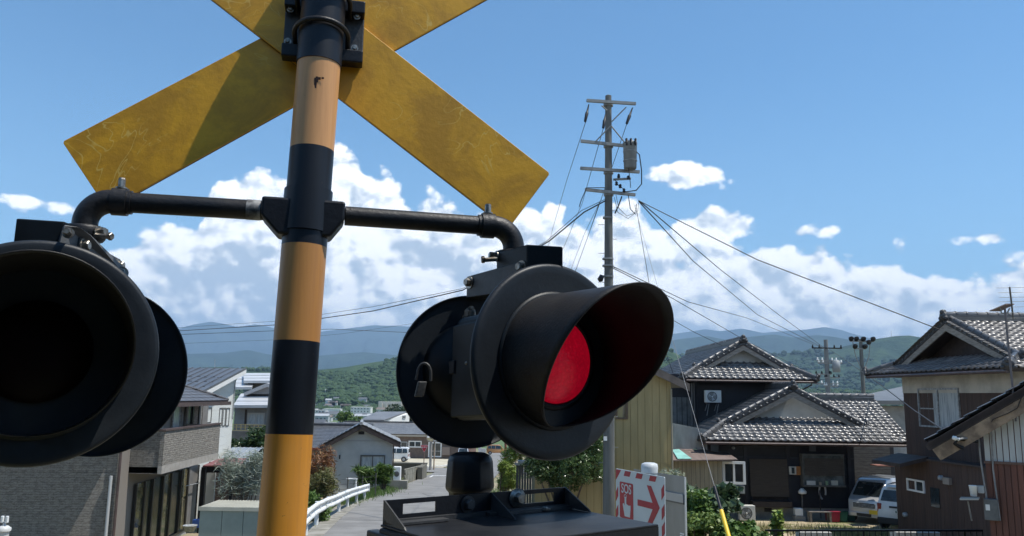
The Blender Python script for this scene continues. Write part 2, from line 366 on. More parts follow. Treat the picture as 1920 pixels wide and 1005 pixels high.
# junction boss and arms
aL, aR = Vector((-1.205, 2.395, .566)), Vector((-.085, 2.665, .566)); ad = (aR-aL).normalized(); an_ = Vector((ad.y, -ad.x, 0))
pj = pole_at(.566); aC = pj
J = MB(); hd = .055
poly = [(-.138, .036), (.118, .036), (.118, -.024), (.076, -.082), (-.085, -.082), (-.138, -.024)]
J.prism([aC+ad*x+Vector((0, 0, y))-an_*hd for x, y in poly], an_*hd*2); J.build('junction_boss', M['black'], sig, bevel=.008)
mb = MB(); mb.tube([pole_at(.50), pole_at(.64)], Pr+.006, 40); mb.build('junction_sleeve', M['navy_black'], sig, bevel=.002)
AR = .0315
def elbow_arm(end, s_, down):
    st = aC+ad*(s_*.12); st.z = .566
    arm = MB(); arm.tube([st, end], AR, 28); ao = arm.build('arm', M['iron'], sig)
    mb = MB(); mb.tube([end-ad*s_*.022, end+ad*s_*.022], AR+.011, 28); mb.tube([end-ad*s_*.034, end-ad*s_*.022], AR+.005, 28); mb.build('collar', M['iron'], ao, bevel=.002)
    # elbow
    r_ = .072; pts_ = []
    for k in range(13):
        a = math.pi/2*k/12; pts_.append(end+ad*s_*(.02+r_*math.sin(a))+Vector((0, 0, -r_*(1-math.cos(a)))))
    pts_.append(pts_[-1]+Vector((0, 0, -.02)))
    mb = MB(); mb.tube(pts_, AR+.005, 28); mb.build('elbow', M['iron'], ao)
    b_ = pts_[-1]
    mb = MB(); mb.lathe(b_, (0, 0, -1), [(AR+.006, -.012), (.056, -.008), (.060, .0), (.060, .026), (.054, .034), (.036, .036), (.036, .085), (.046, .085), (.046, .115), (.0, .115)], 40); mb.build('swivel_flange', M['iron'], ao)
    mb = MB(); bolt(mb, end+Vector((0, 0, AR+.010)), (0, 0, 1), .011, .034)
    sd_ = -1 if s_ > 0 else 1
    bolt(mb, b_+Vector((sd_*.056, -.022, -.012)), (sd_, -.35, .05), .012, .028); bolt(mb, b_+Vector((sd_*.05, -.035, -.024)), (sd_*1, -.2, -.12), .0075, .052, False); bolt(mb, b_+Vector((sd_*.094, -.04, -.027)), (sd_, -.2, -.12), .012, .014, False)
    for q in range(2): bolt(mb, b_+Vector((-.02+.05*q, -.05, -.10)), (0.1, -1, 0), .009, .014)
    mb.build('bolt_set', M['zinc'], ao, kind='stuff')
    return b_
nL = elbow_arm(aL, -1, 0); nR = elbow_arm(aR, 1, 0)
mb = MB(); mb.tube([aC+ad*-.142, aC+ad*-.185], AR+.0012, 28); mb.build('worn_patch', mat('bare_metal_wear', (.02, .02, .022), .5, c2=(.30, .30, .29), vscale=22), sig)

def axes(yaw): a = R(yaw); return Vector((math.sin(a), -math.cos(a), 0)), Vector((math.cos(a), math.sin(a), 0))
M['disc'] = mat('dusty_black_disc', (.007, .010, .014), .48, spec=.33, c2=(.015, .019, .024), vscale=5, bump=.05, bscale=80)
def disc(c, n, r, par):
    mb = MB(); mb.lathe(c, n, [(0, .0), (r-.03, .0), (r-.012, .003), (r-.004, .0), (r, -.007), (r, -.015), (r-.004, -.016), (r-.006, -.008), (r-.02, -.006), (0, -.006)], 96)
    return mb.build('backing_disc', M['disc'], par)
def hood(c, n, h, r, L, par, pw=.75):
    mb = MB(); N, K = 64, 8; up = Vector((0, 0, 1)); vs = []
    def Lf(a): return max(.004, L*(((math.cos(a)+1)/2)**pw))
    for rr in (r, r-.0045):
        for j in range(K+1):
            for i in range(N):
                a = 2*math.pi*i/N; vs.append(c+(h*math.sin(a)+up*math.cos(a))*rr*(1+.0*j)+n*(Lf(a)*j/K))
    fs = []; o2 = (K+1)*N
    for j in range(K):
        for i in range(N):
            i2 = (i+1) % N
            fs.append((j*N+i, j*N+i2, (j+1)*N+i2, (j+1)*N+i)); fs.append((o2+j*N+i2, o2+j*N+i, o2+(j+1)*N+i, o2+(j+1)*N+i2))
    for i in range(N):
        i2 = (i+1) % N; fs.append((K*N+i, K*N+i2, o2+K*N+i2, o2+K*N+i))
    mb.add(vs, fs, True)
    return mb.build('hood', M['hood'], par)
M['hood'] = mat('matt_black_hood', (.007, .007, .008), .55, spec=.35, c2=(.016, .015, .015), vscale=7, bump=.1, bscale=120)
def head(fc, fyaw, fr, rc, ryaw, rr, nb, lit, hoodL, side, lens=.135, hr=.205):
    fc, rc = Vector(fc), Vector(rc); n, h = axes(fyaw); rn, rh = axes(ryaw); ctr = (fc+rc)/2; ax = (fc-rc).normalized(); hx = Vector((-ax.y, ax.x, 0))
    if hx.x < 0: hx = -hx
    dep = (fc-rc).length
    hs = MB()   # casing between the two discs
    hs.obox(ctr-hx*.115-ax*(dep*.36)-Vector((0, 0, .17)), hx*.23, ax*dep*.72, (0, 0, .34))
    ho = hs.build('signal_head', M['black2'], sig, bevel=.03, bseg=4)
    # tapered barrels to each disc
    mb = MB(); mb.lathe(fc, -n, [(.19, .004), (.185, .05), (.11, .12), (0, .12)], 48); mb.lathe(rc, rn if (rn.dot(ax) > 0) else -rn, [(.17, .004), (.165, .05), (.1, .12), (0, .12)], 48); mb.build('lamp_barrel', M['black2'], ho)
    disc(fc, n, fr, ho); disc(rc, -rn, rr, ho)
    hood(fc+n*.001, n, h, hr, hoodL, ho, .58 if lit else .5)
    mb = MB(); mb.lathe(fc, n, [(hr+.010, .001), (hr+.010, .006), (hr-.001, .008)], 64); mb.build('hood_flange', M['black2'], ho)
    mb = MB(); mb.lathe(fc, n, [(lens, .002), (lens*.99, .012), (lens*.85, .030), (lens*.6, .045), (lens*.3, .053), (0, .056)], 48); mb.build('lens', M['lens' if lit else 'lens_off'], ho)
    if lit: mb = MB(); mb.lathe(fc, n, [(lens+.02, .001), (lens+.018, .012), (lens+.002, .014), (lens, .006)], 48); mb.build('lens_ring', M['black2'], ho)
    mb = MB(); mb.lathe(rc, -rn, [(.125, .002), (.12, .02), (.06, .045), (0, .05)], 40); mb.build('rear_lens', M['lens_off'], ho)
    hood(rc-rn*.001, -rn, rh, .15, .18, ho)
    # carrying bar on top, seen from the side
    top = nb+Vector((0, 0, -.10)); zt = top.z
    p0 = rc-ax*.0+Vector((0, 0, 0)); p1 = fc-ax*.10
    A_ = Vector((p0.x, p0.y, zt-.045))-hx*.035+ax*.02; B_ = Vector((p1.x, p1.y, zt-.01))-hx*.035
    brm = MB(); v_ = B_-A_
    brm.hexa([A_, A_+hx*.07, B_+hx*.07-Vector((0, 0, .035)), B_-Vector((0, 0, .035)), A_+Vector((0, 0, .075)), A_+hx*.07+Vector((0, 0, .075)), B_+hx*.07+Vector((0, 0, .06)), B_+Vector((0, 0, .06))])
    brm.build('carrying_bar', M['ash'], ho, bevel=.003)
    mb = MB(); sdir = -hx if side > 0 else hx
    fx = .002 if side > 0 else .072
    for (k_, zz) in ((.06, .03), (.93, .022)):
        mb = MB(); bolt(mb, A_+v_*k_+hx*(0 if side > 0 else .07)+Vector((0, 0, zz+.02)), sdir, .014, .02); mb.build('bolt', M['zinc'], ho)
    mb = MB(); bolt(mb, A_+v_*.10+hx*(0 if side > 0 else .07)+Vector((0, 0, -.06)), sdir, .017, .022); mb.build('bolt', M['zinc'], ho); mb = MB(); bolt(mb, A_+v_*.02+hx*(0 if side > 0 else .07)+Vector((0, 0, -.07)), sdir, .011, .014)
    mb.build('bolt', M['zinc'], ho)
    if side > 0: q_ = [pt(988, 458, 2.50), pt(1056, 462, 2.46), pt(1056, 505, 2.46), pt(988, 505, 2.50)]; dv_ = Vector((-.10, .16, 0))
    else: q_ = [pt(30, 409, 2.16), pt(121, 415, 2.20), pt(117, 458, 2.20), pt(24, 458, 2.16)]; dv_ = Vector((.0, .18, 0))
    mb = MB(); mb.prism(q_, dv_); mb.build('terminal_box', M['black2'], ho, bevel=.004)
    if side < 0:
        w_ = [(112, 456, 2.16), (121, 422, 2.17), (150, 426, 2.20), (170, 440, 2.25), (238, 506, 2.48), (238, 520, 2.48), (212, 522, 2.42)]
        mb = MB(); mb.prism([pt(*k_) for k_ in w_], (-.03, .04, 0)); mb.build('support_plate', mat('dull_steel_plate', (.10, .105, .11), .5, c2=(.14, .14, .14), vscale=9), ho, bevel=.002)
        mb = MB(); bolt(mb, pt(128, 437, 2.16), (.35, -1, .05), .010, .03); mb.build('bolt', M['zinc'], ho); mb = MB(); bolt(mb, pt(228, 512, 2.44), (.35, -1, .05), .013, .02); mb.build('bolt', M['zinc'], ho)
    return ho, ctr, ax, hx, dep
fR = pt(1041, 676, 2.45); rR = pt(880, 696, 2.80)
hR = head(fR, 35, .298, rR, 22, .262, nR, True, .385, 1, lens=.13, hr=.20)
fL = pt(68, 659, 2.13); rL = pt(190, 695, 2.52)
hL = head(fL, 29, .300, rL, 6, .262, nL, False, .34, -1, hr=.222)
# access door, rivets and padlock on the near side of the head with the lit lamp
ho, ctr, ax, hx, dep = hR
dn = -hx
base = ctr+dn*.118
mb = MB(); mb.obox(base-ax*.145-Vector((0, 0, .16)), ax*.20, dn*.012, (0, 0, .30)); mb.build('casing_door', M['black2'], ho, bevel=.02, bseg=4)
mb = MB()
for k in (-.06, -.03):
    mb = MB(); mb.lathe(base+ax*(k)+dn*.012+Vector((0, 0, .01)), dn, [(.006, 0), (.005, .003), (0, .004)], 12); mb.build('rivet', M['zinc'], ho)
mb = MB(); mb.obox(base+ax*.058+dn*.004+Vector((0, 0, -.02)), ax*.012, dn*.004, (0, 0, .055)); mb.build('nameplate', M['white_frame'], ho)
lk = Vector(pt(790, 722, 2.62)); sh = [lk+Vector((-.004+.022*math.cos(a)+.012, 0, .036+.03*math.sin(a)*1.15)) for a in [math.pi*k/10 for k in range(11)]]
mb = MB(); mb.tube([sh[0]+Vector((0, 0, -.022))]+sh+[sh[-1]+Vector((-.004, 0, -.02))], .0045, 8); mb.build('padlock_shackle', M['ash'], ho)
mb = MB(); mb.obox(lk+Vector((-.018, -.012, -.038)), (.028, .007, 0), (-.006, .018, 0), (.010, 0, .050)); mb.build('padlock_body', mat('padlock_casing', (.07, .07, .068), .6, .5, 30, metal=.3, bump=.3), ho, bevel=.004)
mb = MB(); mb.obox(base-ax*.19-Vector((0, 0, .02)), ax*.07, dn*.018, (0, 0, .045)); mb.build('hasp', M['black'], ho, bevel=.004)

# ---------------- direction indicator box under the right pair of lamps
zt_, zp_ = -.272, -.332
ra = pt(719, 938, 1); ra = ptz(719, 938, zt_); rb = ptz(1059, 913, zt_)
e_ = (rb-ra).normalized(); f_ = Vector((e_.y, -e_.x, 0)); LB = (rb-ra).length
def BX(u, v, z): return ra+e_*u+f_*v+Vector((0, 0, z-zt_))
bx = MB(); bx.obox(BX(-.012, .0, -.80), e_*(LB+.0), f_*.345, (0, 0, .80+zp_-.006)); bo = bx.build('indicator_box', M['black2'], sig, bevel=.008)
mb = MB(); mb.obox(BX(-.004, -.004, zp_-.006), e_*(LB+.012), f_*.375, (0, 0, .006)); mb.build('lid_plate', mat('dusty_black_lid', (.008, .009, .011), .45, spec=.3, c2=(.020, .021, .023), vscale=7, bump=.06), bo, bevel=.002)
mb = MB(); mb.obox(BX(-.004, .362, zp_-.055), e_*(LB+.012), f_*.009, (0, 0, .049)); mb.build('lid_lip', M['black'], bo)
# upright rail with two slots
rail = MB(); t_ = .005
def rbx(u0, u1, z0, z1, v0=.0, v1=t_): rail.obox(BX(u0, v0, z0), e_*(u1-u0), f_*(v1-v0), (0, 0, z1-z0))
s1, s2 = (.055, .155), (LB-.175, LB-.045)
zb, za = zp_+.012, zt_; sl0, sl1 = zp_+.022, zt_-.012
rbx(0, LB, sl1, za); rbx(0, LB, zb-.012, sl0)
for a, c in ((0, s1[0]), (s1[1], s2[0]), (s2[1], LB)): rbx(a, c, sl0, sl1)
rail.build('slotted_rail', M['black'], bo)
rail = MB(); rbx(0, .17, zp_+.002, zp_+.008, .0, .05); rbx(LB-.30, LB, zp_+.0005, zp_+.010, .0, .035); rbx(0, LB-.0, zp_, zp_+.012, 0.0051, .018); rail.build('rail_foot', M['ash'], bo)
for u in (0, .335, LB-.004):
    mb = MB(); mb.prism([BX(u, .005, zt_), BX(u, .005, zp_+.001), BX(u, .118, zp_+.001), BX(u, .110, zp_+.008)], e_*.004); mb.build('gusset', M['ash'], bo)
mb = MB(); bolt(mb, BX(.255, .006, zp_+.034), f_, .015, .02); mb.build('bolt', M['ash'], bo)
mb = MB(); bolt(mb, BX(.425, .006, zp_+.04), f_, .016, .024); mb.lathe(BX(.425, .005, zp_+.04), f_, [(.027, 0), (.027, .006), (0, .008)], 24); mb.build('bolt', M['zinc'], bo); mb = MB(); bolt(mb, BX(LB-.10, .03, zp_+.004), (0, 0, 1), .010, .008); mb.build('bolt', M['zinc'], bo)
mb = MB(); mb.obox(BX(-.02, -.05, -.62), e_*.035, f_*.15, (0, 0, .27)); mb.build('side_hinge', M['black'], bo, bevel=.005)
# arm that carries the box from the post
mb = MB(); mb.tube([pole_at(-.62), BX(.06, .1, -.62)], .03, 20); mb.build('box_arm', M['iron'], sig)
mb = MB(); mb.tube([pole_at(-.68), pole_at(-.56)], Pr+.007, 32); mb.build('arm_clamp', M['navy_black'], sig)
# black bell housing behind the rail
bc = pt(882, 860, 2.50); r_ = .075
mb = MB(); mb.lathe((bc.x, bc.y, bc.z+.02), (0, 0, -1), [(0, 0), (.045, .002), (.062, .010), (.070, .028), (.0725, .06), (.075, .10), (.072, .112), (.064, .118), (.064, .20), (.07, .21), (.07, .24), (0, .24)], 10, True)
mb.build('bell_housing', M['black'], sig, bevel=.006, bseg=3)
mb = MB(); mb.tube([(bc.x, bc.y, bc.z-.2), (bc.x, bc.y, -.62), tuple(BX(.25, .03, -.62))], .028, 16); mb.build('bell_arm', M['iron'], sig)
# ================================================================== terrain
def lerp(a, b, t): return a+(b-a)*t
def sst(x, a, b):
    t = np.clip((np.asarray(x, float)-a)/(b-a), 0, 1); return t*t*(3-2*t)
def gz(x, y):
    x = np.asarray(x, float); y = np.asarray(y, float)
    z = np.where(y < 50, -2.2-.075*y, np.where(y < 120, -5.95-.05*(y-50), -9.45-.056*(y-120)))
    z = np.maximum(z, -28.0)
    # plots left of the road lie lower
    k = sst(-x, 8.1, 9.6)*sst(y, 8, 14)*(1-sst(y, 46, 60)); k2 = sst(-x-(1.2-sst(y,18,28)*1.2), 5.4, 7.2)*(1-sst(y, 28, 36))*sst(y, 8, 14)*(1-sst(y, 46, 60))
    z = z-1.1*np.maximum(k, k2)
    # level yard on the right
    q = sst(x, 5.2, 6.4)*sst(y, 15, 20)*(1-sst(y, 42, 55)); z = z*(1-q)+(-4.52)*q
    return z
def gzf(x, y): return float(gz(x, y))
def vnoise(x, y, seed=0):
    xi = np.floor(x).astype(np.int64); yi = np.floor(y).astype(np.int64); fx = x-xi; fy = y-yi
    fx = fx*fx*(3-2*fx); fy = fy*fy*(3-2*fy)
    def h(a, b):
        n = (a*374761393+b*668265263+seed*974711) & 0x7fffffff; n = ((n ^ (n >> 13))*1274126177) & 0x7fffffff; return ((n ^ (n >> 16)) & 0xffff)/65535.
    return (h(xi, yi)*(1-fx)+h(xi+1, yi)*fx)*(1-fy)+(h(xi, yi+1)*(1-fx)+h(xi+1, yi+1)*fx)*fy
def fbm(x, y, o=5, seed=0):
    s = 0; a = .5
    for i in range(o): s = s+a*vnoise(x*2**i+i*17.3, y*2**i-i*9.1, seed+i); a *= .5
    return s
def gridmesh(name, X, Y, Z, m):
    ny, nx = X.shape; me = bpy.data.meshes.new(name)
    vs = np.stack([X, Y, Z], -1).reshape(-1, 3); idx = np.arange(nx*ny).reshape(ny, nx)
    fs = np.stack([idx[:-1, :-1], idx[:-1, 1:], idx[1:, 1:], idx[1:, :-1]], -1).reshape(-1, 4)
    me.from_pydata(vs.tolist(), [], fs.tolist()); me.polygons.foreach_set('use_smooth', [True]*len(fs)); me.materials.append(m); me.update()
    o = bpy.data.objects.new(name, me); col.objects.link(o); o['kind'] = 'structure'; return o
# ground: dry grass, earth, gravel
gm = bpy.data.materials.new('ground_earth_grass'); gm.use_nodes = True; t = NT(gm.node_tree); b = t.n['Principled BSDF']
v = t.n.new('ShaderNodeTexCoord').outputs['Object']
na = t.noise(v, .35, 6, .6); nb = t.noise(v, 5, 6, .7); nc = t.noise(v, 40, 4, .7)
cc_ = t.mix(t.ss(na, .40, .62), (.30, .24, .15), (.09, .12, .035)); cc_ = t.mix(t.ss(nb, .45, .68), cc_, (.36, .31, .22)); cc_ = t.mix(t.M('MULTIPLY', t.ss(nc, .4, .7), .4), cc_, (.12, .10, .07))
px_, py_, pz_ = t.sep(v)
cc_ = t.mix(t.ss(py_, 170, 330), cc_, t.mix(t.ss(na, .4, .6), (.055, .10, .030), (.10, .15, .05)))
t.inp(b.inputs['Base Color'], cc_); b.inputs['Roughness'].default_value = .9
bn = t.n.new('ShaderNodeBump'); bn.inputs['Strength'].default_value = .5; bn.inputs['Distance'].default_value = .04; t.inp(bn.inputs['Height'], nb); t.l.new(bn.outputs[0], b.inputs['Normal'])
ys = np.concatenate([np.arange(-25, 70, .75), np.geomspace(70, 40000, 90)]); us = np.concatenate([-np.geomspace(1, .35, 20), np.linspace(-.34, .62, 130), np.geomspace(.65, 1.3, 14)])
Yg, Ug = np.meshgrid(ys, us, indexing='ij')
W_ = np.maximum(Yg, 0)*1.6+26
Xg = Ug*W_; Zg = gz(Xg, Yg)+(fbm(Xg*.8, Yg*.8, 3)-.45)*.10*(np.abs(Yg) < 200)
gridmesh('ground', Xg, Yg, Zg, gm)
# road: asphalt lane running down to a cross street
asph = mat('worn_asphalt', (.155, .150, .142), .85, c2=(.215, .21, .20), vscale=.9, bump=.25, bscale=60, vdet=8)
# edges measured along the lane
RE = [(-8, .9, 5.0), (4, .1, 4.2), (10, -2.3, 2.4), (15.7, -3.75, .7), (21.9, -4.95, -.4), (28.6, -5.8, -1.1), (36, -6.6, -1.4), (45, -7.0, -1.5), (54, -7.2, -1.5), (64, -7.0, -1.3), (78, -6.8, -.9), (90, -6.4, -.5), (112, -6.2, .2), (150, -5.2, 1.6), (200, -3.0, 5.0)]
def strip(name, rows, lift, m, nx=8, sub=4):
    X, Y = [], []
    for (y0, a0, b0), (y1, a1, b1) in zip(rows[:-1], rows[1:]):
        for k in range(sub):
            t_ = k/sub; y = lerp(y0, y1, t_); X.append(np.linspace(lerp(a0, a1, t_), lerp(b0, b1, t_), nx)); Y.append(np.full(nx, y))
    X.append(np.linspace(rows[-1][1], rows[-1][2], nx)); Y.append(np.full(nx, rows[-1][0])); X = np.array(X); Y = np.array(Y)
    Zb = np.where(Y < 50, -2.2-.075*Y, np.where(Y < 120, -5.95-.05*(Y-50), -9.45-.056*(Y-120)))
    return gridmesh(name, X, Y, Zb+lift, m)
strip('road', RE, .075, asph)
st = [(84, -60, 34), (88.5, -60, 34)]
strip('cross_street', [(76, -24, 26), (86, -24, 26)], .088, asph, 60, 6)
lotm = mat('pale_gravel_lot', (.50, .46, .36), .9, c2=(.38, .34, .25), vscale=.5, bump=.3, bscale=40)
strip('parking_lot', [(86.4, -30, -6.9), (119, -30, -6.9)], .092, lotm, 20, 8)
wp = mat('white_road_paint', (.68, .68, .66), .7, .25, 6)
def paint(name, pts4, m=wp):
    mb = MB(); mb.add([(x, y, float(np.where(y < 50, -2.2-.075*y, -5.95-.05*(y-50)))+.10) for x, y in pts4], [(0, 1, 2, 3)]); return struct(mb.build(name, m))
sa = ptz(808, 891, -6.95+.1); sb_ = ptz(850, 889, -6.95)
paint('road_marking', [(-6.3, 68.6), (-3.6, 68.6), (-3.6, 69.3), (-6.3, 69.3)]); paint('road_marking', [(-6.45, 66.3), (-6.3, 66.3), (-6.3, 69.3), (-6.45, 69.3)])
kb = MB(); kerbm = mat('concrete_kerb', (.55, .54, .50), .8, .3, 3)
for (x0, y0), (x1, y1) in (((-12, 86.2), (-8.6, 86.6)), ((-8.6, 86.6), (-7.2, 88.4)), ((-7.2, 88.4), (-6.5, 93.0)), ((-6.5, 93), (-6.4, 112))):
    z0 = -5.95-.05*(y0-50); z1 = -5.95-.05*(y1-50); d = Vector((x1-x0, y1-y0, z1-z0)); nn = Vector((-d.y, d.x, 0)).normalized()*.35
    kb.obox((x0, y0, z0+.05), d, nn, (0, 0, .17))
struct(kb.build('kerb', kerbm))
# narrow concrete edge and gutter along the lane under the guardrail
gs = MB(); 
for (y0, a0, _), (y1, a1, _) in zip(RE[3:8], RE[4:9]):
    z0 = -2.2-.075*y0 if y0 < 50 else -5.95-.05*(y0-50); z1 = -2.2-.075*y1 if y1 < 50 else -5.95-.05*(y1-50)
    gs.hexa([(a0-.75, y0, z0-.5), (a0+.05, y0, z0-.5), (a1+.05, y1, z1-.5), (a1-.75, y1, z1-.5), (a0-.75, y0, z0+.088), (a0+.05, y0, z0+.083), (a1+.05, y1, z1+.083), (a1-.75, y1, z1+.088)])
struct(gs.build('road_edge', mat('stained_concrete_edge', (.30, .285, .25), .9, c2=(.16, .15, .12), vscale=2.2, bump=.3, bscale=20)))
# tar seam across the lane
mb = MB()
seam = [ptz(600+i*9, 958-.0*i, 0) if 0 else None for i in range(2)]
crk = [(-5.0, 47.5), (-4.4, 45.0), (-3.7, 43.6), (-3.1, 41.2), (-2.7, 40.4)]
for (x0, y0), (x1, y1) in zip(crk[:-1], crk[1:]):
    mb.add([(x0, y0, -2.2-.075*y0+.079), (x0+.07, y0, -2.2-.075*y0+.079), (x1+.07, y1, -2.2-.075*y1+.079), (x1, y1, -2.2-.075*y1+.079)], [(0, 1, 2, 3)])
for yy in (27.5,):
    mb.add([(-6.1, yy, -2.2-.075*yy+.079), (-1.2, yy+.4, -2.2-.075*(yy+.4)+.079), (-1.2, yy+.5, -2.2-.075*(yy+.5)+.079), (-6.1, yy+.1, -2.2-.075*(yy+.1)+.079)], [(0, 1, 2, 3)])
struct(mb.build('road_crack', mat('tar', (.04, .04, .042), .7)))
# yard surface in front of the tiled house
ym_ = bpy.data.materials.new('dry_yard_earth'); ym_.use_nodes = True; t = NT(ym_.node_tree); b = t.n['Principled BSDF']; v = t.n.new('ShaderNodeTexCoord').outputs['Object']
n1 = t.noise(v, .8, 6, .65); n2 = t.noise(v, 7, 5, .7); n3 = t.noise(t.V('MULTIPLY', v, (.5, 1.6, 1)), 1.1, 5, .6)
cc_ = t.mix(t.ss(n1, .40, .60), (.42, .35, .23), (.29, .24, .15)); cc_ = t.mix(t.ss(n3, .52, .62), cc_, (.13, .15, .05)); cc_ = t.mix(t.M('MULTIPLY', t.ss(n2, .5, .7), .5), cc_, (.20, .14, .08))
t.inp(b.inputs['Base Color'], cc_); b.inputs['Roughness'].default_value = .95
Xy, Yy = np.meshgrid(np.linspace(5.9, 16, 60), np.linspace(24.5, 31, 40)); gridmesh('yard', Xy, Yy, -4.47+(fbm(Xy*1.2, Yy*1.2, 3)-.45)*.07, ym_)
Xy, Yy = np.meshgrid(np.linspace(5.9, 16, 30), np.linspace(17.0, 24.7, 20)); gridmesh('lane', Xy, Yy, -4.455+0*Xy, mat('pale_lane_surface', (.34, .33, .30), .9, .25, 2.5, bump=.2))

# ================================================================== hills and mountains
def ridge(name, sil, yc, yf, m, zf=-34, seed=1, rough=.25, nxn=260, nyn=60, ext=None):
    """sil: skyline in the photograph; crest yc metres ahead, foot at yf"""
    A_ = [(azel(a, b)[0], math.tan(math.radians(azel(a, b)[1]))) for a, b in sil]
    aa = np.array([q[0] for q in A_]); tt = np.array([q[1] for q in A_])
    az_ = np.radians(np.linspace(min(aa[0], -52), max(aa[-1], 52), nxn)); tn = np.interp(np.degrees(az_), aa, tt)
    tn = tn*np.interp(np.degrees(az_), [-50, -38, 38, 50], [.8, 1, 1, .8])
    d = np.concatenate([np.linspace(0, 1, nyn), np.linspace(1.04, 1.5, 10)])
    AZ, Dg = np.meshgrid(az_, d); TNg = np.broadcast_to(tn, AZ.shape)
    rr = yf+(yc-yf)*Dg+ (fbm(AZ*9, AZ*0+seed, 3)-.5)*(yc-yf)*.25*(Dg*(Dg < 1.01)+1.0*(Dg >= 1.01))
    X = rr*np.sin(AZ); Y = rr*np.cos(AZ)
    top = TNg*rr
    sp = np.abs(fbm(AZ*38+seed, Dg*2.2, 5, seed)*2-1); sp2 = fbm(X/(yc*.02), Y/(yc*.02), 5, seed+5)-.5
    prof = np.where(Dg <= 1, Dg**1.15, 1-(Dg-1)*1.6)
    bump = Dg*(1-Dg)*4*(Dg < 1)
    H = zf+(top-zf)*np.clip(prof-bump*rough*(sp*1.0), -.2, 1.2)+ (top-zf)*sp2*rough*.5*bump
    return gridmesh(name, X, Y, H, m), (X, Y, H)
def leafy(name, c1, c2, c3, s1, s2, k=1.):
    mm = bpy.data.materials.new(name); mm.use_nodes = True; t = NT(mm.node_tree); b = t.n['Principled BSDF']; v = t.n.new('ShaderNodeTexCoord').outputs['Object']
    a1 = t.noise(v, s1, 6, .6); a2 = t.noise(v, s2, 5, .65)
    c_ = t.mix(t.ss(a1, .42, .58), c1, c2); c_ = t.mix(t.M('MULTIPLY', t.ss(a2, .5, .66), .8), c_, c3)
    t.inp(b.inputs['Base Color'], c_); b.inputs['Roughness'].default_value = .95; b.inputs['Specular IOR Level'].default_value = .1
    bn = t.n.new('ShaderNodeBump'); bn.inputs['Strength'].default_value = .8; bn.inputs['Distance'].default_value = .35/s2*k; t.inp(bn.inputs['Height'], a2); t.l.new(bn.outputs[0], b.inputs['Normal'])
    return mm
s4 = [(-200, 640), (200, 640), (330, 618), (360, 609), (395, 603), (420, 607), (445, 613), (480, 608), (505, 613), (530, 620), (600, 622), (650, 616), (700, 610), (745, 611), (790, 614), (900, 622), (1100, 630), (1240, 629), (1270, 625), (1300, 621), (1322, 617), (1350, 621), (1392, 616), (1430, 624), (1480, 620), (1510, 618), (1545, 613), (1575, 618), (1600, 626), (1640, 636), (1720, 642), (1900, 650), (2100, 650)]
s3 = [(-200, 670), (200, 668), (330, 664), (420, 662), (465, 656), (500, 664), (560, 670), (610, 666), (680, 660), (760, 668), (900, 670), (1100, 660), (1230, 642), (1290, 634), (1325, 630), (1360, 637), (1410, 631), (1450, 627), (1490, 633), (1530, 628), (1560, 631), (1620, 642), (1700, 650), (1900, 660), (2100, 660)]
s2 = [(-200, 700), (300, 696), (600, 692), (900, 680), (1100, 670), (1240, 668), (1300, 665), (1380, 662), (1450, 664), (1520, 658), (1560, 655), (1600, 645), (1640, 636), (1680, 630), (1705, 629), (1735, 634), (1780, 645), (1900, 652), (2100, 650)]
s1 = [(-200, 694), (200, 693), (340, 690), (420, 688), (500, 694), (560, 697), (610, 693), (650, 688), (690, 681), (730, 675), (765, 668), (800, 662), (860, 652), (930, 644), (1020, 640), (1120, 640), (1200, 644), (1240, 649), (1262, 660), (1290, 676), (1320, 700), (1380, 722), (1500, 733), (1700, 738), (2100, 740)]
m4 = leafy('hazed_far_forest', (.022, .045, .045), (.035, .06, .055), (.018, .038, .04), .0009, .004)  # part of the haze's blue is put into these slopes' forest colours
m3 = leafy('hazed_ridge_forest', (.022, .045, .038), (.032, .06, .045), (.016, .035, .03), .002, .008)
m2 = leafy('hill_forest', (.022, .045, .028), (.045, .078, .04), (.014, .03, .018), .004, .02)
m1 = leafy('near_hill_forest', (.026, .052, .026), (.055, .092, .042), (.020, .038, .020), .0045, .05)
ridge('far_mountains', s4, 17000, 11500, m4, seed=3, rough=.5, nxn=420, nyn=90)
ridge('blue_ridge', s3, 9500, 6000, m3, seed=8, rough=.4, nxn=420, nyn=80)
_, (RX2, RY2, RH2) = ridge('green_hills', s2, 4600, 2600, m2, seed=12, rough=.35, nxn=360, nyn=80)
_, (RX, RY, RH) = ridge('wooded_hill', s1, 2300, 1150, m1, seed=21, rough=.22, nxn=360, nyn=80)
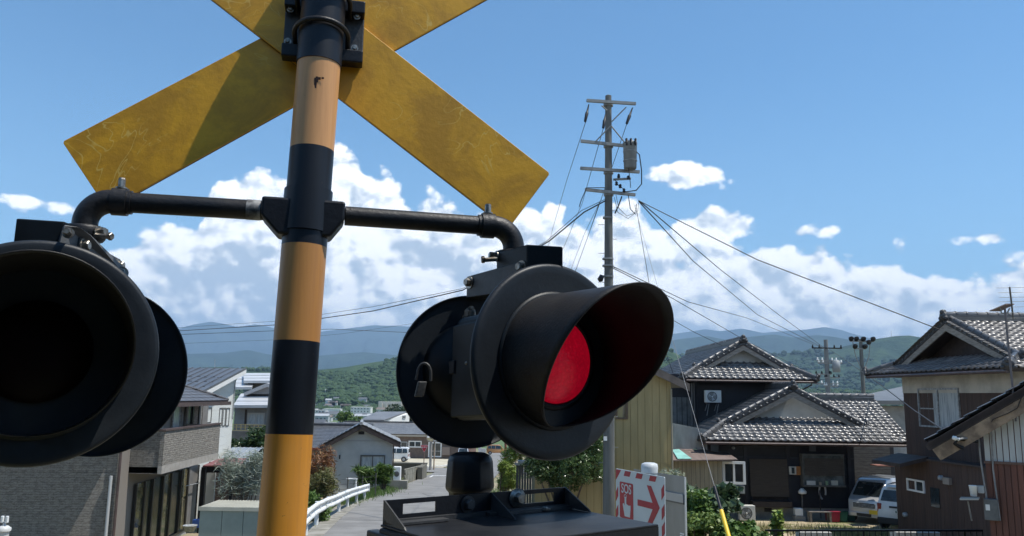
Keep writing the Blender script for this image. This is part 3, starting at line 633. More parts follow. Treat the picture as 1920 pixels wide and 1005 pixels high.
# tree crowns on the slopes: one object per hill
def blob():
    import bmesh as bm_
    bm = bm_.new(); bm_.ops.create_icosphere(bm, subdivisions=1, radius=1); vs = np.array([v.co for v in bm.verts]); fs = np.array([[v.index for v in f.verts] for f in bm.faces]); bm.free(); return vs, fs
BV, BF = blob()
def woods(name, GX, GY, GH, n, smin, smax, m, seed, thr=.47, ns=140., az=(-32, 36), rows=79):
    r = np.random.default_rng(seed); ny, nx = GX.shape
    i = r.random(n*3)*(rows-1); j = r.random(n*3)*(nx-2); i0 = i.astype(int); j0 = j.astype(int); a = i-i0; c = j-j0
    def s(G): return (G[i0, j0]*(1-c)+G[i0, j0+1]*c)*(1-a)+(G[i0+1, j0]*(1-c)+G[i0+1, j0+1]*c)*a
    x, y, z = s(GX), s(GY), s(GH); A_ = np.degrees(np.arctan2(x, y)); den = fbm(x/ns, y/ns, 4, seed)
    ok = (A_ > az[0]) & (A_ < az[1]) & (den > thr); x, y, z = x[ok][:n], y[ok][:n], z[ok][:n]; n = len(x)
    S_ = smin+(smax-smin)*r.random(n)**1.6
    V = BV[None]*(1+.35*(r.random((n, len(BV), 1))-.5))*S_[:, None, None]*np.array([1, 1, .85]); V[:, :, 0] += x[:, None]; V[:, :, 1] += y[:, None]; V[:, :, 2] += (z+S_*.45)[:, None]
    Fc = (BF[None]+(np.arange(n)*len(BV))[:, None, None]).reshape(-1, 3)
    me = bpy.data.meshes.new(name); me.vertices.add(n*len(BV)); me.vertices.foreach_set('co', V.ravel())
    me.loops.add(Fc.size); me.loops.foreach_set('vertex_index', Fc.ravel().astype(np.int32)); me.polygons.add(len(Fc)); me.polygons.foreach_set('loop_start', np.arange(0, Fc.size, 3, dtype=np.int32))
    me.update(calc_edges=True); me.materials.append(m); me.polygons.foreach_set('use_smooth', np.zeros(len(Fc), bool)); o = bpy.data.objects.new(name, me); col.objects.link(o); o['kind'] = 'stuff'; return o
def crownmat(name, a_, b_, c_, s):
    mm = bpy.data.materials.new(name); mm.use_nodes = True; t = NT(mm.node_tree); b = t.n['Principled BSDF']; v = t.n.new('ShaderNodeTexCoord').outputs['Object']
    q1 = t.noise(v, s, 4, .6); q2 = t.noise(v, s*9, 4, .7)
    cc = t.mix(t.ss(q1, .38, .62), a_, b_); cc = t.mix(t.ss(q2, .45, .65), cc, c_); t.inp(b.inputs['Base Color'], cc); b.inputs['Roughness'].default_value = .9; b.inputs['Specular IOR Level'].default_value = .15; return mm
woods('hillside_woods', RX, RY, RH, 19000, 3.5, 10, crownmat('hillside_crowns', (.020, .042, .020), (.036, .066, .028), (.062, .098, .040), .02), 4, .425, 130.)
woods('distant_woods', RX2, RY2, RH2, 7000, 8, 22, crownmat('distant_crowns', (.018, .038, .024), (.030, .058, .032), (.045, .078, .042), .01), 6, .46, 300., rows=79)
def valley_trees():
    r = np.random.default_rng(5); n = 900; Y = 160+r.random(n)**.8*1000; A_ = np.radians(r.uniform(-30, 34, n)); x = Y*np.tan(A_)
    GX = np.stack([x, x]); GY = np.stack([Y, Y]); return x, Y
# ================================================================== haze
hz = MB(); hz.box(-22000, 22000, -1500, 26500, -60, 1900)
hm = bpy.data.materials.new('haze'); hm.use_nodes = True; t = NT(hm.node_tree); t.n.clear(); o_ = t.n.new('ShaderNodeOutputMaterial'); pv = t.n.new('ShaderNodeVolumePrincipled')
pv.inputs['Color'].default_value = (.46, .69, .98, 1); pv.inputs['Density'].default_value = 6.6e-5; pv.inputs['Anisotropy'].default_value = .0; t.l.new(pv.outputs[0], o_.inputs['Volume'])
ho_ = hz.build('haze', hm); ho_['kind'] = 'stuff'
# ================================================================== houses: materials
M['ibushi'] = mat('dark_glazed_roof_tile', (.080, .080, .082), .40, c2=(.13, .128, .126), vscale=6, spec=.7)
M['ibushi2'] = mat('brown_glazed_roof_tile', (.105, .097, .093), .44, c2=(.16, .148, .14), vscale=5, spec=.6)
M['cap'] = mat('dark_ridge_tile', (.055, .055, .057), .30, c2=(.09, .088, .086), vscale=5, spec=.8)
M['roofdark'] = mat('ridge_mortar', (.05, .05, .052), .5, .4, 8)
M['plaster'] = mat('grey_white_plaster', (.46, .47, .45), .85, .12, 2, bump=.05)
M['oldwood'] = mat('weathered_bargeboard', (.20, .17, .14), .8, c2=(.30, .27, .23), vscale=4, stretch=(1, 1, 5), bump=.2)
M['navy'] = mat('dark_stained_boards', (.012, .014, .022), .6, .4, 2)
M['soffit'] = mat('dark_eaves_board', (.045, .032, .028), .7, .3, 5)
for k_ in ('ibushi', 'ibushi2', 'cap'):   # each tile fired a little differently
    t = NT(M[k_].node_tree); b = t.n['Principled BSDF']; oi = t.n.new('ShaderNodeObjectInfo').outputs['Random']; gi = t.n.new('ShaderNodeNewGeometry').outputs['Random Per Island']
    f_ = t.M('FRACT', t.M('ADD', oi, gi)); src = b.inputs['Base Color'].links[0].from_socket; t.inp(b.inputs['Base Color'], t.V('SCALE', src, None, t.M('ADD', .62, t.M('MULTIPLY', f_, .7))))
    t.inp(b.inputs['Roughness'], t.M('ADD', .30, t.M('MULTIPLY', t.M('FRACT', t.M('MULTIPLY', f_, 7.3)), .28)))
def profmesh(name, prof, L, lip=.03, back=0.):
    """curved roof tile: prof = (u, h) across, length L up the slope"""
    vs = []; fs = []; n = len(prof)
    for u, h in prof: vs.append((u, -.01, h+lip))
    for u, h in prof: vs.append((u, L+.045, h+back))
    for u, h in prof: vs.append((u, -.008, h+lip-.028))
    for i in range(n-1): fs += [(i, i+1, n+i+1, n+i), (2*n+i, 2*n+i+1, i+1, i)]
    return vs, fs
def sprof(w_): return [(0, .022), (.10*w_, .004), (.38*w_, 0), (.58*w_, .006), (.72*w_, .030), (.86*w_, .044), (1.02*w_, .030)]
def tile_mesh(tw, te, m, flat=False):
    pr = [(0, .004), (.08*tw, 0), (.9*tw, 0), (1.0*tw, .010)] if flat else sprof(tw)
    vs, fs = profmesh('roof_tile', pr, te, .026 if not flat else .018); me = bpy.data.meshes.new('roof_tile'); me.from_pydata(vs, [], fs); me.materials.append(m)
    if not flat: me.polygons.foreach_set('use_smooth', [i % 2 == 0 for i in range(len(fs))])
    me.update(); return me, np.array(vs), fs
def inpoly(u, v, poly):
    c = False; n = len(poly)
    for i in range(n):
        (x0, y0), (x1, y1) = poly[i], poly[(i+1) % n]
        if (y0 > v) != (y1 > v) and u < (x1-x0)*(v-y0)/(y1-y0)+x0: c = not c
    return c
class TiledRoof:
    """collects tile positions over roof planes; the nearest become parts, the rest one joined part"""
    def __init__(s, root, m, tw=.27, te=.235, flat=False): s.root, s.m, s.tw, s.te, s.flat = root, m, tw, te, flat; s.pos = []
    def plane(s, o, e, sl, poly, jit=0, inset=True):
        """o origin on the eave, e along the eave, sl up the slope (unit); poly in (u, v)"""
        o, e, sl = Vector(o), Vector(e).normalized(), Vector(sl).normalized(); nrm = e.cross(sl)
        if nrm.z < 0: e = -e; poly = [(-u, v) for u, v in poly]; nrm = e.cross(sl)
        us = [p[0] for p in poly]; vs = [p[1] for p in poly]
        mb = MB(); mb.prism([o+e*u+sl*v-nrm*.012 for u, v in poly], -nrm*.10); mb.build('roof_deck', M['soffit'], s.root)
        j = 0; v = min(vs)
        while v < max(vs)-.02:
            i = math.floor(min(us)/s.tw)
            while i*s.tw < max(us):
                u = i*s.tw
                if inpoly(u+s.tw*.5, v+s.te*.5, poly): s.pos.append((o+e*u+sl*v+nrm*.002, e, sl, nrm))
                i += 1
            v += s.te; j += 1
    def finish(s, nparts):
        me, vs, fs = tile_mesh(s.tw, s.te, s.m, s.flat)
        s.pos.sort(key=lambda q: q[0].length)
        org = ORG[s.root.name]
        for o, e, sl, n in s.pos[:nparts]:
            mt = Matrix((e, sl, n)).transposed(); r_ = random.Random(int(o.x*1000+o.z*777)); q = mt.to_quaternion() @ Matrix.Rotation(r_.uniform(-.012, .012), 3, 'Z').to_quaternion() @ Matrix.Rotation(r_.uniform(-.012, .012), 3, 'X').to_quaternion()
            inst(me, 'roof_tile', s.root, o-org, q)
        rest = s.pos[nparts:]
        if rest:
            V = np.concatenate([vs @ np.array([q[1], q[2], q[3]])+np.array(q[0]) for q in rest])-np.array(org)
            nv = len(vs); Fs = [tuple(i+k*nv for i in f) for k in range(len(rest)) for f in fs]
            m2 = bpy.data.meshes.new('roof_tiling'); m2.from_pydata(V.tolist(), [], Fs); m2.materials.append(s.m)
            if not s.flat: m2.polygons.foreach_set('use_smooth', [i % 2 == 0 for i in range(len(fs))]*len(rest))
            m2.update(); o_ = bpy.data.objects.new('roof_tiling', m2); col.objects.link(o_); o_.parent = s.root; o_['kind'] = 'stuff'
def ridge_caps(root, a, b, m, w_=.24, h=.16, r=.085, L=.30, parts=True, end='a', base=True):
    """ridge of stacked flat tiles with a row of half-round caps, and a rounded end tile"""
    a, b = Vector(a), Vector(b); d = (b-a); n = max(1, int(d.length/L)); u = d.normalized(); s_ = u.cross(Vector((0, 0, 1))).normalized(); up = s_.cross(u)
    if base:
        for k in range(3):
            mb = MB(); ww = w_-.035*k; mb.obox(a-s_*ww/2+up*(-.03+h/3*k), s_*ww, d, up*(h/3-.008)); mb.build('ridge_course', m, root)
    me = MB(); N = 8
    vs = []; Lc = d.length/n
    for y0, rr in ((0, r*1.13), (Lc*.18, r*1.13), (Lc*.2, r), (Lc*1.03, r)):
        for k in range(N+1):
            t_ = math.pi*k/N; vs.append((math.cos(t_)*rr, y0, math.sin(t_)*rr))
    fs = [(j*(N+1)+k, j*(N+1)+k+1, (j+1)*(N+1)+k+1, (j+1)*(N+1)+k) for j in range(3) for k in range(N)]+[tuple(range(N, -1, -1))]
    mt = Matrix((s_, u, up)).transposed(); q = mt.to_quaternion(); org = ORG[root.name]; o0 = h if base else 0
    mesh = bpy.data.meshes.new('ridge_cap'); mesh.from_pydata(vs, [], fs); mesh.materials.append(m); mesh.polygons.foreach_set('use_smooth', [True]*(len(fs)-1)+[False]); mesh.update()
    for i in range(n): inst(mesh, 'ridge_cap', root, a+u*(Lc*i)+up*(o0-.035)-org, q)
    for w__, e_, sg in ((a, 'a', -1), (b, 'b', 1)):
        if e_ in end:
            mb = MB(); c = w__+u*sg*.02+up*(o0*.5)
            mb.lathe(c, u*sg, [(0, .11), (.05, .10), (.075, .06), (.15, .05), (.165, .02), (.165, -.03), (0, -.03)], 14)
            mb.lathe(c+up*.13, u*sg, [(0, .10), (.06, .085), (.085, .04), (.085, -.05), (0, -.05)], 10)
            for q_ in (-1, 1): mb.lathe(c+s_*.13*q_-up*.06, u*sg, [(0, .08), (.05, .065), (.07, .03), (.07, -.03), (0, -.03)], 10)
            mb.build('ridge_end_tile', M['roofdark'], root)
def irimoya(root, tr, O, e, inn, W, Dp, ze, rise, g, ov, capm, gable_m, bargem, gable_inset=.0, caps=('ridge', 'hipL', 'hipR', 'vL', 'vR'), skirt_right=True, L=.30):
    """hip-and-gable roof. O = front-left eave corner (xy), e along the gable-side eave, inn into the house"""
    O = Vector((O[0], O[1], ze)); e, inn = Vector(e).normalized(), Vector(inn).normalized(); k = rise/(W/2); Z = Vector((0, 0, 1))
    def P(u, v): return O+e*u+inn*v+Z*(k*min(u, W-u, 1e9))   # point on the main slopes
    cs = math.sqrt(1+k*k)
    slope_f = (inn+Z*k)/cs; slope_l = (e+Z*k)/cs; slope_r = (-e+Z*k)/cs
    # skirt under the gable, rising to the gable wall
    gt = g+.12; tr.plane(O, e, slope_f, [(0, 0), (W, 0), (W-gt, gt*cs), (gt, gt*cs)])
    # left and right main slopes: coordinates (distance along inn, distance up)
    h2 = W/2*cs; gv = g-ov; hp = (gv)*1.0
    polyL = [(0, 0), (Dp, 0), (Dp, h2), (gv, h2), (gv, gv*cs)]
    tr.plane(O, inn, slope_l, polyL)
    if skirt_right: tr.plane(O+e*W, inn, slope_r, polyL)
    # gable wall
    gz0, apex = ze+k*g, ze+rise
    q = O+inn*(g+.02+gable_inset)
    A_ = q+e*(g+.15)+Z*(k*(g+.15)-.05); B_ = q+e*(W-g-.15)+Z*(k*(g+.15)-.05); C_ = q+e*(W/2)+Z*(rise-.10)
    mb = MB(); mb.prism([A_, B_, C_], inn*.15); mb.build('gable_wall', gable_m, root)
    # bargeboards following the slopes at the verge
    for sgn in (0, 1):
        a = O+inn*(gv+.01)+e*(gv if not sgn else W-gv)+Z*(k*gv); c = O+inn*(gv+.01)+e*(W/2)+Z*rise
        mb = MB(); mb.prism([a-Z*.12, c-Z*.12, c-Z*.34, a-Z*.30], inn*.05); mb.build('bargeboard', bargem, root)
        # row of round verge tile ends
        vt = MB(); d = c-a; n = int(d.length/.26)
        for i in range(n):
            p = a+d*((i+.5)/n)-Z*.04; vt.lathe(p-inn*.02, -inn, [(0, .03), (.045, .025), (.05, 0), (.05, -.1)], 8)
        vt.build('verge_tile_ends', capm, root, kind='stuff')
        vt = MB(); vt.obox(a-Z*.095-inn*.015, d, inn*.22, Z*.12); vt.build('verge_course', M['roofdark'], root)
        if ('vL', 'vR')[sgn] in caps: ridge_caps(root, a+inn*.16+Z*.02, c+inn*.16+Z*.02, capm, h=.10, r=.075, end='a', L=L)
        if ('hipL', 'hipR')[sgn] in caps:
            c0 = O if not sgn else O+e*W; c1 = O+inn*gv+e*(gv if not sgn else W-gv)+Z*(k*gv); ridge_caps(root, c0+Z*.02, c1+Z*.02, capm, h=.12, r=.08, end='a', L=L)
    if 'ridge' in caps: ridge_caps(root, O+inn*(gv)+e*(W/2)+Z*(rise+.02), O+inn*Dp+e*(W/2)+Z*(rise+.02), capm, h=.20, r=.09, end='a', L=L)
    # gutter along the front eave
    gt_ = MB(); gt_.tube([O-inn*.05-Z*.10, O+e*W-inn*.05-Z*.10], .05, 8); gt_.build('gutter', M['gutter'], root)
    mb = MB(); mb.obox(O+inn*.02-Z*.14+e*.02, e*(W-.04), inn*.04, Z*.11); mb.build('fascia', M['soffit'], root)
    return P
M['gutter'] = mat('brown_gutter', (.075, .05, .045), .5, .3, 4)
def boards(W_, root, r, wd, m, name='wall_board', d=.012, gap=.012, horiz=False, maxn=300):
    u0, u1, z0, z1 = r; n = max(1, round((z1-z0 if horiz else u1-u0)/wd)); step = (z1-z0 if horiz else u1-u0)/n
    for i in range(n):
        mb = MB(); rr = random.Random(i*31+int(u0*10)); dd = d+rr.uniform(-.002, .002)
        if horiz: W_.box(mb, u0, u1, z0+step*i, z0+step*(i+1)-gap, 0.001, dd)
        else: W_.box(mb, u0+step*i, u0+step*(i+1)-gap, z0, z1, 0.001, dd)
        mb.build(name, m, root)

# ================================================================== dark tiled house (two storeys behind, single storey in front)
yH = 30.5
hroot = thing('tiled_house', 'dark traditional house with two gabled tiled roofs and a navy front behind the yard', 'house', (10, 33, -4.52))
tr = TiledRoof(hroot, M['ibushi'])
O1 = (7.2, yH); ze1 = -1.57; W1 = 7.68; rise1 = 1.97
irimoya(hroot, tr, O1, (1, 0, 0), (0, 1, 0), W1, 5.3, ze1, rise1, 1.55, .50, M['cap'], M['plaster'], M['oldwood'], caps=('ridge', 'hipL', 'vL', 'vR'), skirt_right=False)
# wing to the right with its ridge parallel to the front
k1 = rise1/(W1/2); cs = math.sqrt(1+k1*k1); XR = 15.05; gt = 1.67
e1 = Vector((1, 0, 0)); sf = Vector((0, 1, k1)).normalized()
tr.plane((7.2+W1-gt, yH, ze1), e1, sf, [(0.0, 0), (gt, 0), (XR-7.2-W1+gt, 0), (XR-7.2-W1+gt, 3.05*cs), (-1.95, 3.05*cs), (.0, gt*cs)])
ridge_caps(hroot, (12.4, yH+3.05, ze1+k1*3.05), (XR, yH+3.05, ze1+k1*3.05), M['ibushi'], h=.22, end='')
# upper storey
yU = 34.0; ze2 = .80; XL2 = (1283-960)/1500*34.0-.03; W2 = 5.60; rise2 = 1.60
irimoya(hroot, tr, (XL2, yU), (1, 0, 0), (0, 1, 0), W2, 12.0, ze2, rise2, 1.25, .45, M['cap'], M['plaster'], M['oldwood'], L=.30)
# small cross ridge behind the lower gable
ridge_caps(hroot, (9.15, yH+4.7, ze1+rise1+.02), (11.0, yH+4.7, ze1+rise1+.08), M['ibushi'], h=.12, r=.07, end='')
tr.finish(300)
wl = MB(); GZ = -4.52
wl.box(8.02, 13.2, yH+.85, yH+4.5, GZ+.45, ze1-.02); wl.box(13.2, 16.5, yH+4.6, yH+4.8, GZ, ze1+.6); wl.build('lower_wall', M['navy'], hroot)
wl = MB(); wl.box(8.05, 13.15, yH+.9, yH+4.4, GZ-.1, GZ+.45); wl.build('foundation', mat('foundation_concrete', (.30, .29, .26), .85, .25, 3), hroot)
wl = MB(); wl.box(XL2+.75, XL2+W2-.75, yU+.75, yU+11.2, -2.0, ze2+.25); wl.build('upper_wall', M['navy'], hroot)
HW = Wall((8.02, yH+.85), (14.75, yH+.85))
def hr(x0, y0, x1, y1): return HW.R(x0, y0, x1, y1)
# posts and rails that divide the navy front
pm = mat('dark_timber_post', (.02, .021, .03), .55, .3, 4)
for x in (1330, 1398, 1478, 1502, 1592):
    u = HW.uv(x, 880)[0]; mb = MB(); HW.box(mb, u-.06, u+.06, GZ+.45, ze1-.05, .002, .05); mb.build('wall_post', pm, hroot)
for y in (838, 858):
    z = HW.uv(1450, y)[1]; mb = MB(); HW.box(mb, 0, 5.17, z-.03, z+.03, .002, .035); mb.build('wall_rail', pm, hroot)
# reed blinds
bl = mat('brown_reed_blind', (.085, .070, .058), .85, c2=(.06, .048, .04), vscale=14, stretch=(.2, .2, 4), bump=.3)
r1_ = hr(1404, 860, 1475, 930)
nsl = 56; mb = MB()
for i in range(nsl):
    za = r1_[2]+(r1_[3]-r1_[2])*i/nsl; HW.box(mb, r1_[0], r1_[1], za, za+(r1_[3]-r1_[2])/nsl*.8, .10+.12*(1-i/nsl), .112+.12*(1-i/nsl))
mb.build('reed_blind', bl, hroot, kind='stuff', label='large brown reed blind over the veranda opening')
r2_ = hr(1503, 858, 1575, 890)
mb = MB()
for i in range(28):
    za = r2_[2]+(r2_[3]-r2_[2])*i/28; HW.box(mb, r2_[0], r2_[1], za, za+(r2_[3]-r2_[2])/28*.8, .33, .342)
mb.build('reed_blind', bl, hroot, kind='stuff', label='smaller brown reed blind over the bay window')
r = hr(1410, 930, 1474, 938); mb = MB(); HW.box(mb, r[0], r[1], r[2], r[3], .05, .06); mb.build('blind_foot', M['soffit'], hroot)
r = hr(1406, 938, 1478, 948); mb = MB(); HW.box(mb, r[0], r[1], r[2], r[3], .0, .45); mb.build('veranda_step', M['soffit'], hroot)
# bay window with shelf of pots
r = hr(1500, 888, 1578, 908); W0 = r
mb = MB(); HW.box(mb, r[0], r[1], r[2]-.06, r[2], .0, .40); HW.box(mb, r[0], r[0]+.05, r[2], r[3]+.7, 0, .32); HW.box(mb, r[1]-.05, r[1], r[2], r[3]+.7, 0, .32); HW.box(mb, r[0], r[1], r[3]+.70, r[3]+.75, 0, .36); mb.build('bay_window', mat('bay_timber', (.10, .10, .095), .6, .3, 5), hroot)
g = MB(); HW.box(g, r[0]+.05, r[1]-.05, r[2], r[3]+.7, .26, .275); g.build('bay_glass', mat('bay_window_glass', (.06, .065, .065), .12, c2=(.15, .16, .15), vscale=3, spec=.8), hroot)
for a, b_, h_, c_ in ((.12, .45, .16, (.45, .46, .45)), (.6, .68, .12, (.3, .25, .2)), (.85, .93, .16, (.2, .3, .2)), (1.05, 1.3, .18, (.4, .4, .36))):
    mb = MB(); HW.box(mb, r[0]+a, r[0]+b_, r[2]+.001, r[2]+h_, .29, .38); mb.build('shelf_item', mat('shelf_item', c_, .5), hroot, bevel=.01)
# grey side part of the front, set back
sw = Wall((14.0, yH+1.6), (16.2, yH+1.6)); a = HW.uv(1592, 880)[0]
SW2 = Wall((HW.p(a, 0).x+.05, yH+4.55), (16.4, yH+4.55)); sm = mat('weathered_grey_boards', (.12, .115, .11), .8, c2=(.07, .066, .062), vscale=3, stretch=(1, 1, 8), bump=.2)
boards(SW2, hroot, (0, 16.3-SW2.a.x, GZ+.3, ze1+.3), .16, sm, horiz=True)
fr = MB()
for i in range(9):
    x = i*.19; fr.tube([SW2.p(x, GZ+.2, .15), SW2.p(x+.05, GZ+1.5+.1*math.sin(i*3), .2)], .02, 6)
# roof vent, exhaust and small fittings on the navy wall
r = hr(1517, 836, 1529, 846); mb = MB(); HW.box(mb, r[0], r[1], r[2], r[3], .0, .05); mb.build('wall_vent', mat('vent_grey', (.10, .11, .12), .6), hroot)
r = hr(1372, 836, 1378, 842); mb = MB(); mb.lathe(HW.p(r[0]+.05, r[2]+.05), (0, -1, 0), [(0, .12), (.05, .11), (.06, .02), (.06, 0)], 14); mb.build('exhaust_cap', M['grey_galv'], hroot)
# electric meter on an orange board
r = hr(1477, 874, 1501, 890); mb = MB(); HW.box(mb, r[0]+.2, r[1]+.02, r[2], r[3], .07, .10); mb.build('meter_board', mat('orange_board', (.42, .17, .05), .7, .2, 6), hroot)
mb = MB(); HW.box(mb, r[0], r[0]+.26, r[2]+.02, r[3], .101, .20); mo = mb.build('electric_meter', mat('meter_casing', (.45, .45, .42), .5, .15, 5), hroot, bevel=.01)
mb = MB(); HW.box(mb, r[0]+.08, r[0]+.19, r[2]+.06, r[2]+.28, .201, .206); mb.build('meter_window', M['glass_dark'], mo)
# vents in the foundation
r = hr(1432, 948, 1446, 954); mb = MB(); FW = Wall((8.05, yH+.9), (14.7, yH+.9)); FW.box(mb, r[0], r[1], GZ+.28, GZ+.42, .0, .015); mb.build('foundation_vent', M['black'], hroot)
# white corrugated wall left of the lower roof corner
CW = Wall.px(1258, 30.9, 1325, 30.9); cm = mat('pale_corrugated_sheet', (.40, .41, .40), .6, .2, 3, stretch=(1, 1, .3), bump=.1)
cb = MB(); zt1 = pt(1300, 806, 30.9).z; zb1 = pt(1300, 842, 30.9).z; L_ = CW.uv(1325, 820)[0]
ncr = 26
for i in range(ncr): CW.box(cb, L_*i/ncr, L_*(i+.5)/ncr, zb1, zt1+.25*(1-i/ncr), 0, .02); CW.box(cb, L_*(i+.5)/ncr, L_*(i+1)/ncr, zb1, zt1+.25*(1-i/ncr), 0, .006)
cb.build('corrugated_wall', cm, hroot, kind='stuff')
# upper left part of the house: shutters, drain pipes, air conditioner on a roof bracket
UW = Wall((XL2+.75, yU+.75), (XL2+W2-.75, yU+.75))
sh = Wall.px(1258, 34.9, 1300, 34.9); shm = mat('grey_storm_shutter', (.14, .15, .15), .6, .3, 3)
a0 = pt(1262, 740, 35.2); b0 = pt(1284, 700, 35.2)
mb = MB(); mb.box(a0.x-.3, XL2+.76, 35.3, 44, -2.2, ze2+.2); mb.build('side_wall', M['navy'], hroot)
S2 = Wall((a0.x-.3, 35.3), (XL2+.76, 35.3))
for i in range(5):
    mb = MB(); S2.box(mb, .05+i*.22, .05+i*.22+.19, -1.9+.6, .0, .002, .03); mb.build('shutter_panel', shm, hroot)
for x in (1297, 1301): 
    p = pt(x, 720, 34.6); mb = MB(); mb.tube([(p.x, 34.6, .62), (p.x, 34.6, -1.4)], .035, 8); mb.build('drain_pipe', M['alu_frame'], hroot)
mb = MB(); q0, q1 = pt(1528, 713, 34.2), pt(1494, 732, 34.9); mb.tube([pt(1522, 712, 34.1), pt(1522, 722, 34.1), pt(1496, 735, 34.8)], .03, 8); mb.build('drain_pipe', M['alu_frame'], hroot)
# lean-to with brown roof and a turquoise patch
LW = Wall.px(1262, 29.6, 1355, 29.6); lm_ = mat('beige_ribbed_wall', (.33, .30, .225), .8, c2=(.24, .215, .16), vscale=2, stretch=(3, 3, .3), bump=.1)
zb = GZ; zt_l = pt(1300, 864, 29.6).z; LL = LW.uv(1354, 880)[0]
lroot = thing('lean_to', 'beige lean-to with brown sheet roof and turquoise patch beside the yellow warehouse', 'lean-to', LW.p(LL/2, GZ))
boards(LW, lroot, (0, LL, GZ, zt_l), .155, lm_, 'wall_panel')
mb = MB(); mb.obox(LW.p(0, GZ, -1.9), LW.e*(HW.uv(1399, 880)[0]+8.02-LW.a.x), (0, 1.9, 0), (0, 0, zt_l-GZ)); mb.build('lean_to_core', M['soffit'], lroot)
rw = Wall.px(1252, 29.25, 1388, 29.25); A_ = pt(1254, 863, 29.2); B_ = pt(1383, 861, 29.2); C_ = pt(1365, 849, 31.2); D_ = pt(1258, 838, 31.2)
mb = MB(); mb.prism([A_, B_, C_, D_], (0, 0, -.04)); mb.build('sheet_roof', mat('brown_sheet_roof', (.14, .10, .085), .6, c2=(.20, .15, .125), vscale=1.5, stretch=(4, .5, 1), bump=.1), lroot)
sl_n = (B_-A_).cross(D_-A_).normalized(); 
if sl_n.z < 0: sl_n = -sl_n
tq = [pt(1270, 862.5, 29.25), pt(1296, 862, 29.25), pt(1272, 843, 31.0), pt(1260, 843, 31.0)]
def onp(px, py):
    r_ = Vector(ray(px, py)); return r_*(A_.dot(sl_n)/r_.dot(sl_n))
mb = MB(); mb.prism([onp(1271, 861.5)+sl_n*.004, onp(1297, 861)+sl_n*.004, onp(1273, 843)+sl_n*.004, onp(1260, 844)+sl_n*.004], sl_n*.02); mb.build('turquoise_sheet', mat('turquoise_sheet', (.25, .52, .46), .5, .2, 3), lroot)
ww = Wall.px(1352, 30.0, 1400, 30.0); window(ww, lroot, ww.R(1354, 865, 1397, 908), M['white_frame'], M['glass_dark'], .09, .08, 1)

# ================================================================== yellow-beige warehouse
WX0, WX1, WY = .85, (1258-960)/1500*27.0, 27.0
wr = thing('warehouse', 'mustard beige shed with vertical panel cladding and gable roof behind the concrete pole', 'shed', ((WX0+WX1)/2, WY, -4.5))
GW = Wall((WX0, WY), (WX1, WY)); beige = mat('mustard_panel', (.38, .30, .145), .6, c2=(.31, .245, .115), vscale=1.6, stretch=(2, 2, .35), bump=.06)
zc = pt(1258, 712, 27).z; sl = .479; xa = (WX0+WX1)/2; za = zc+sl*(WX1-xa); pw = .243; n = int((WX1-WX0)/pw)+1
def ztop(x): return zc+sl*(WX1-x) if x > xa else za-sl*(xa-x)
for i in range(n):
    a, b_ = WX0+i*pw, min(WX0+(i+1)*pw-.012, WX1)
    if b_-a < .03: continue
    mb = MB(); mb.prism([(a, WY-.012-.003*(i % 2), -4.6), (b_, WY-.012-.003*(i % 2), -4.6), (b_, WY-.012-.003*(i % 2), ztop(b_)-.02), (a, WY-.012-.003*(i % 2), ztop(a)-.02)], (0, .011, 0)); mb.build('wall_panel', beige, wr)
mb = MB(); mb.prism([(WX0, WY, -4.6), (WX1, WY, -4.6), (WX1, WY, zc), (xa, WY, za), (WX0, WY, zc)], (0, 3, 0)); mb.build('wall_core', mat('panel_backing', (.16, .135, .06), .8), wr)
for y in (868, 757): 
    z = pt(1200, y, 27).z; mb = MB(); GW.box(mb, 0, WX1-WX0, z, z+.012, .015, .022); mb.build('joint_flashing', beige, wr)
for s_ in (-1, 1):
    xe = WX1+.55 if s_ > 0 else WX0-.55; zz = zc-sl*.55
    mb = MB(); mb.prism([(xa, WY-.35, za+.02), (xe, WY-.35, zz+.02), (xe, WY-.35, zz+.12), (xa, WY-.35, za+.14)], (0, 3.7, 0)); mb.build('roof', mat('brown_metal_roof', (.16, .14, .13), .5, .2, 2), wr)
    mb = MB(); mb.prism([(xa, WY-.38, za-.16), (xe, WY-.38, zz-.12), (xe, WY-.38, zz+.13), (xa, WY-.38, za+.15)], (0, .028, 0)); mb.build('bargeboard', mat('brown_bargeboard', (.13, .105, .09), .6, .3, 3), wr)
window(GW, wr, GW.R(1154, 741, 1177, 786, .02), mat('brown_window_frame', (.12, .08, .05), .6), mat('tan_obscured_pane', (.30, .24, .16), .5, .2, 4), .06, .07, 0)
mb = MB(); p = pt(1259.5, 800, 26.93); mb.tube([(p.x, WY-.08, zc-.3), (p.x, WY-.08, -4.5)], .03, 8); mb.build('drain_pipe', mat('beige_pipe', (.30, .27, .2), .5), wr)
for x in (1096, 1130):
    pass

# ================================================================== brown house on the right
OB = (12.86, 29.0); eB = Vector((.042, -1, 0)).normalized(); iB = Vector((1, .042, 0)).normalized(); WB = 7.72
broot = thing('brown_house', 'two-storey brown boarded house with tiled hip and gable roof and curtained window', 'house', (16, 25, -4.5))
trb = TiledRoof(broot, M['ibushi2'], .275, .24)
irimoya(broot, trb, OB, eB, iB, WB, 8.5, .91, 1.62, 1.05, .40, M['cap'], M['soffit'], M['oldwood'], gable_inset=.35, L=.33)
trb.finish(300)
GB = Wall((13.72, 28.2), (14.02, 21.9)); zE = .85
bm_ = mat('brown_vertical_boards', (.075, .045, .034), .75, c2=(.045, .027, .022), vscale=3, stretch=(6, 6, .25), bump=.25)
wb = MB(); wb.prism([GB.p(0, -2.1), GB.p(GB.L, -2.1), GB.p(GB.L, -2.1)+iB*6, GB.p(0, -2.1)+iB*6], (0, 0, 2.1+.75)); wb.build('wall_core', bm_, broot)
zbd = GB.uv(1720, 737)[1]
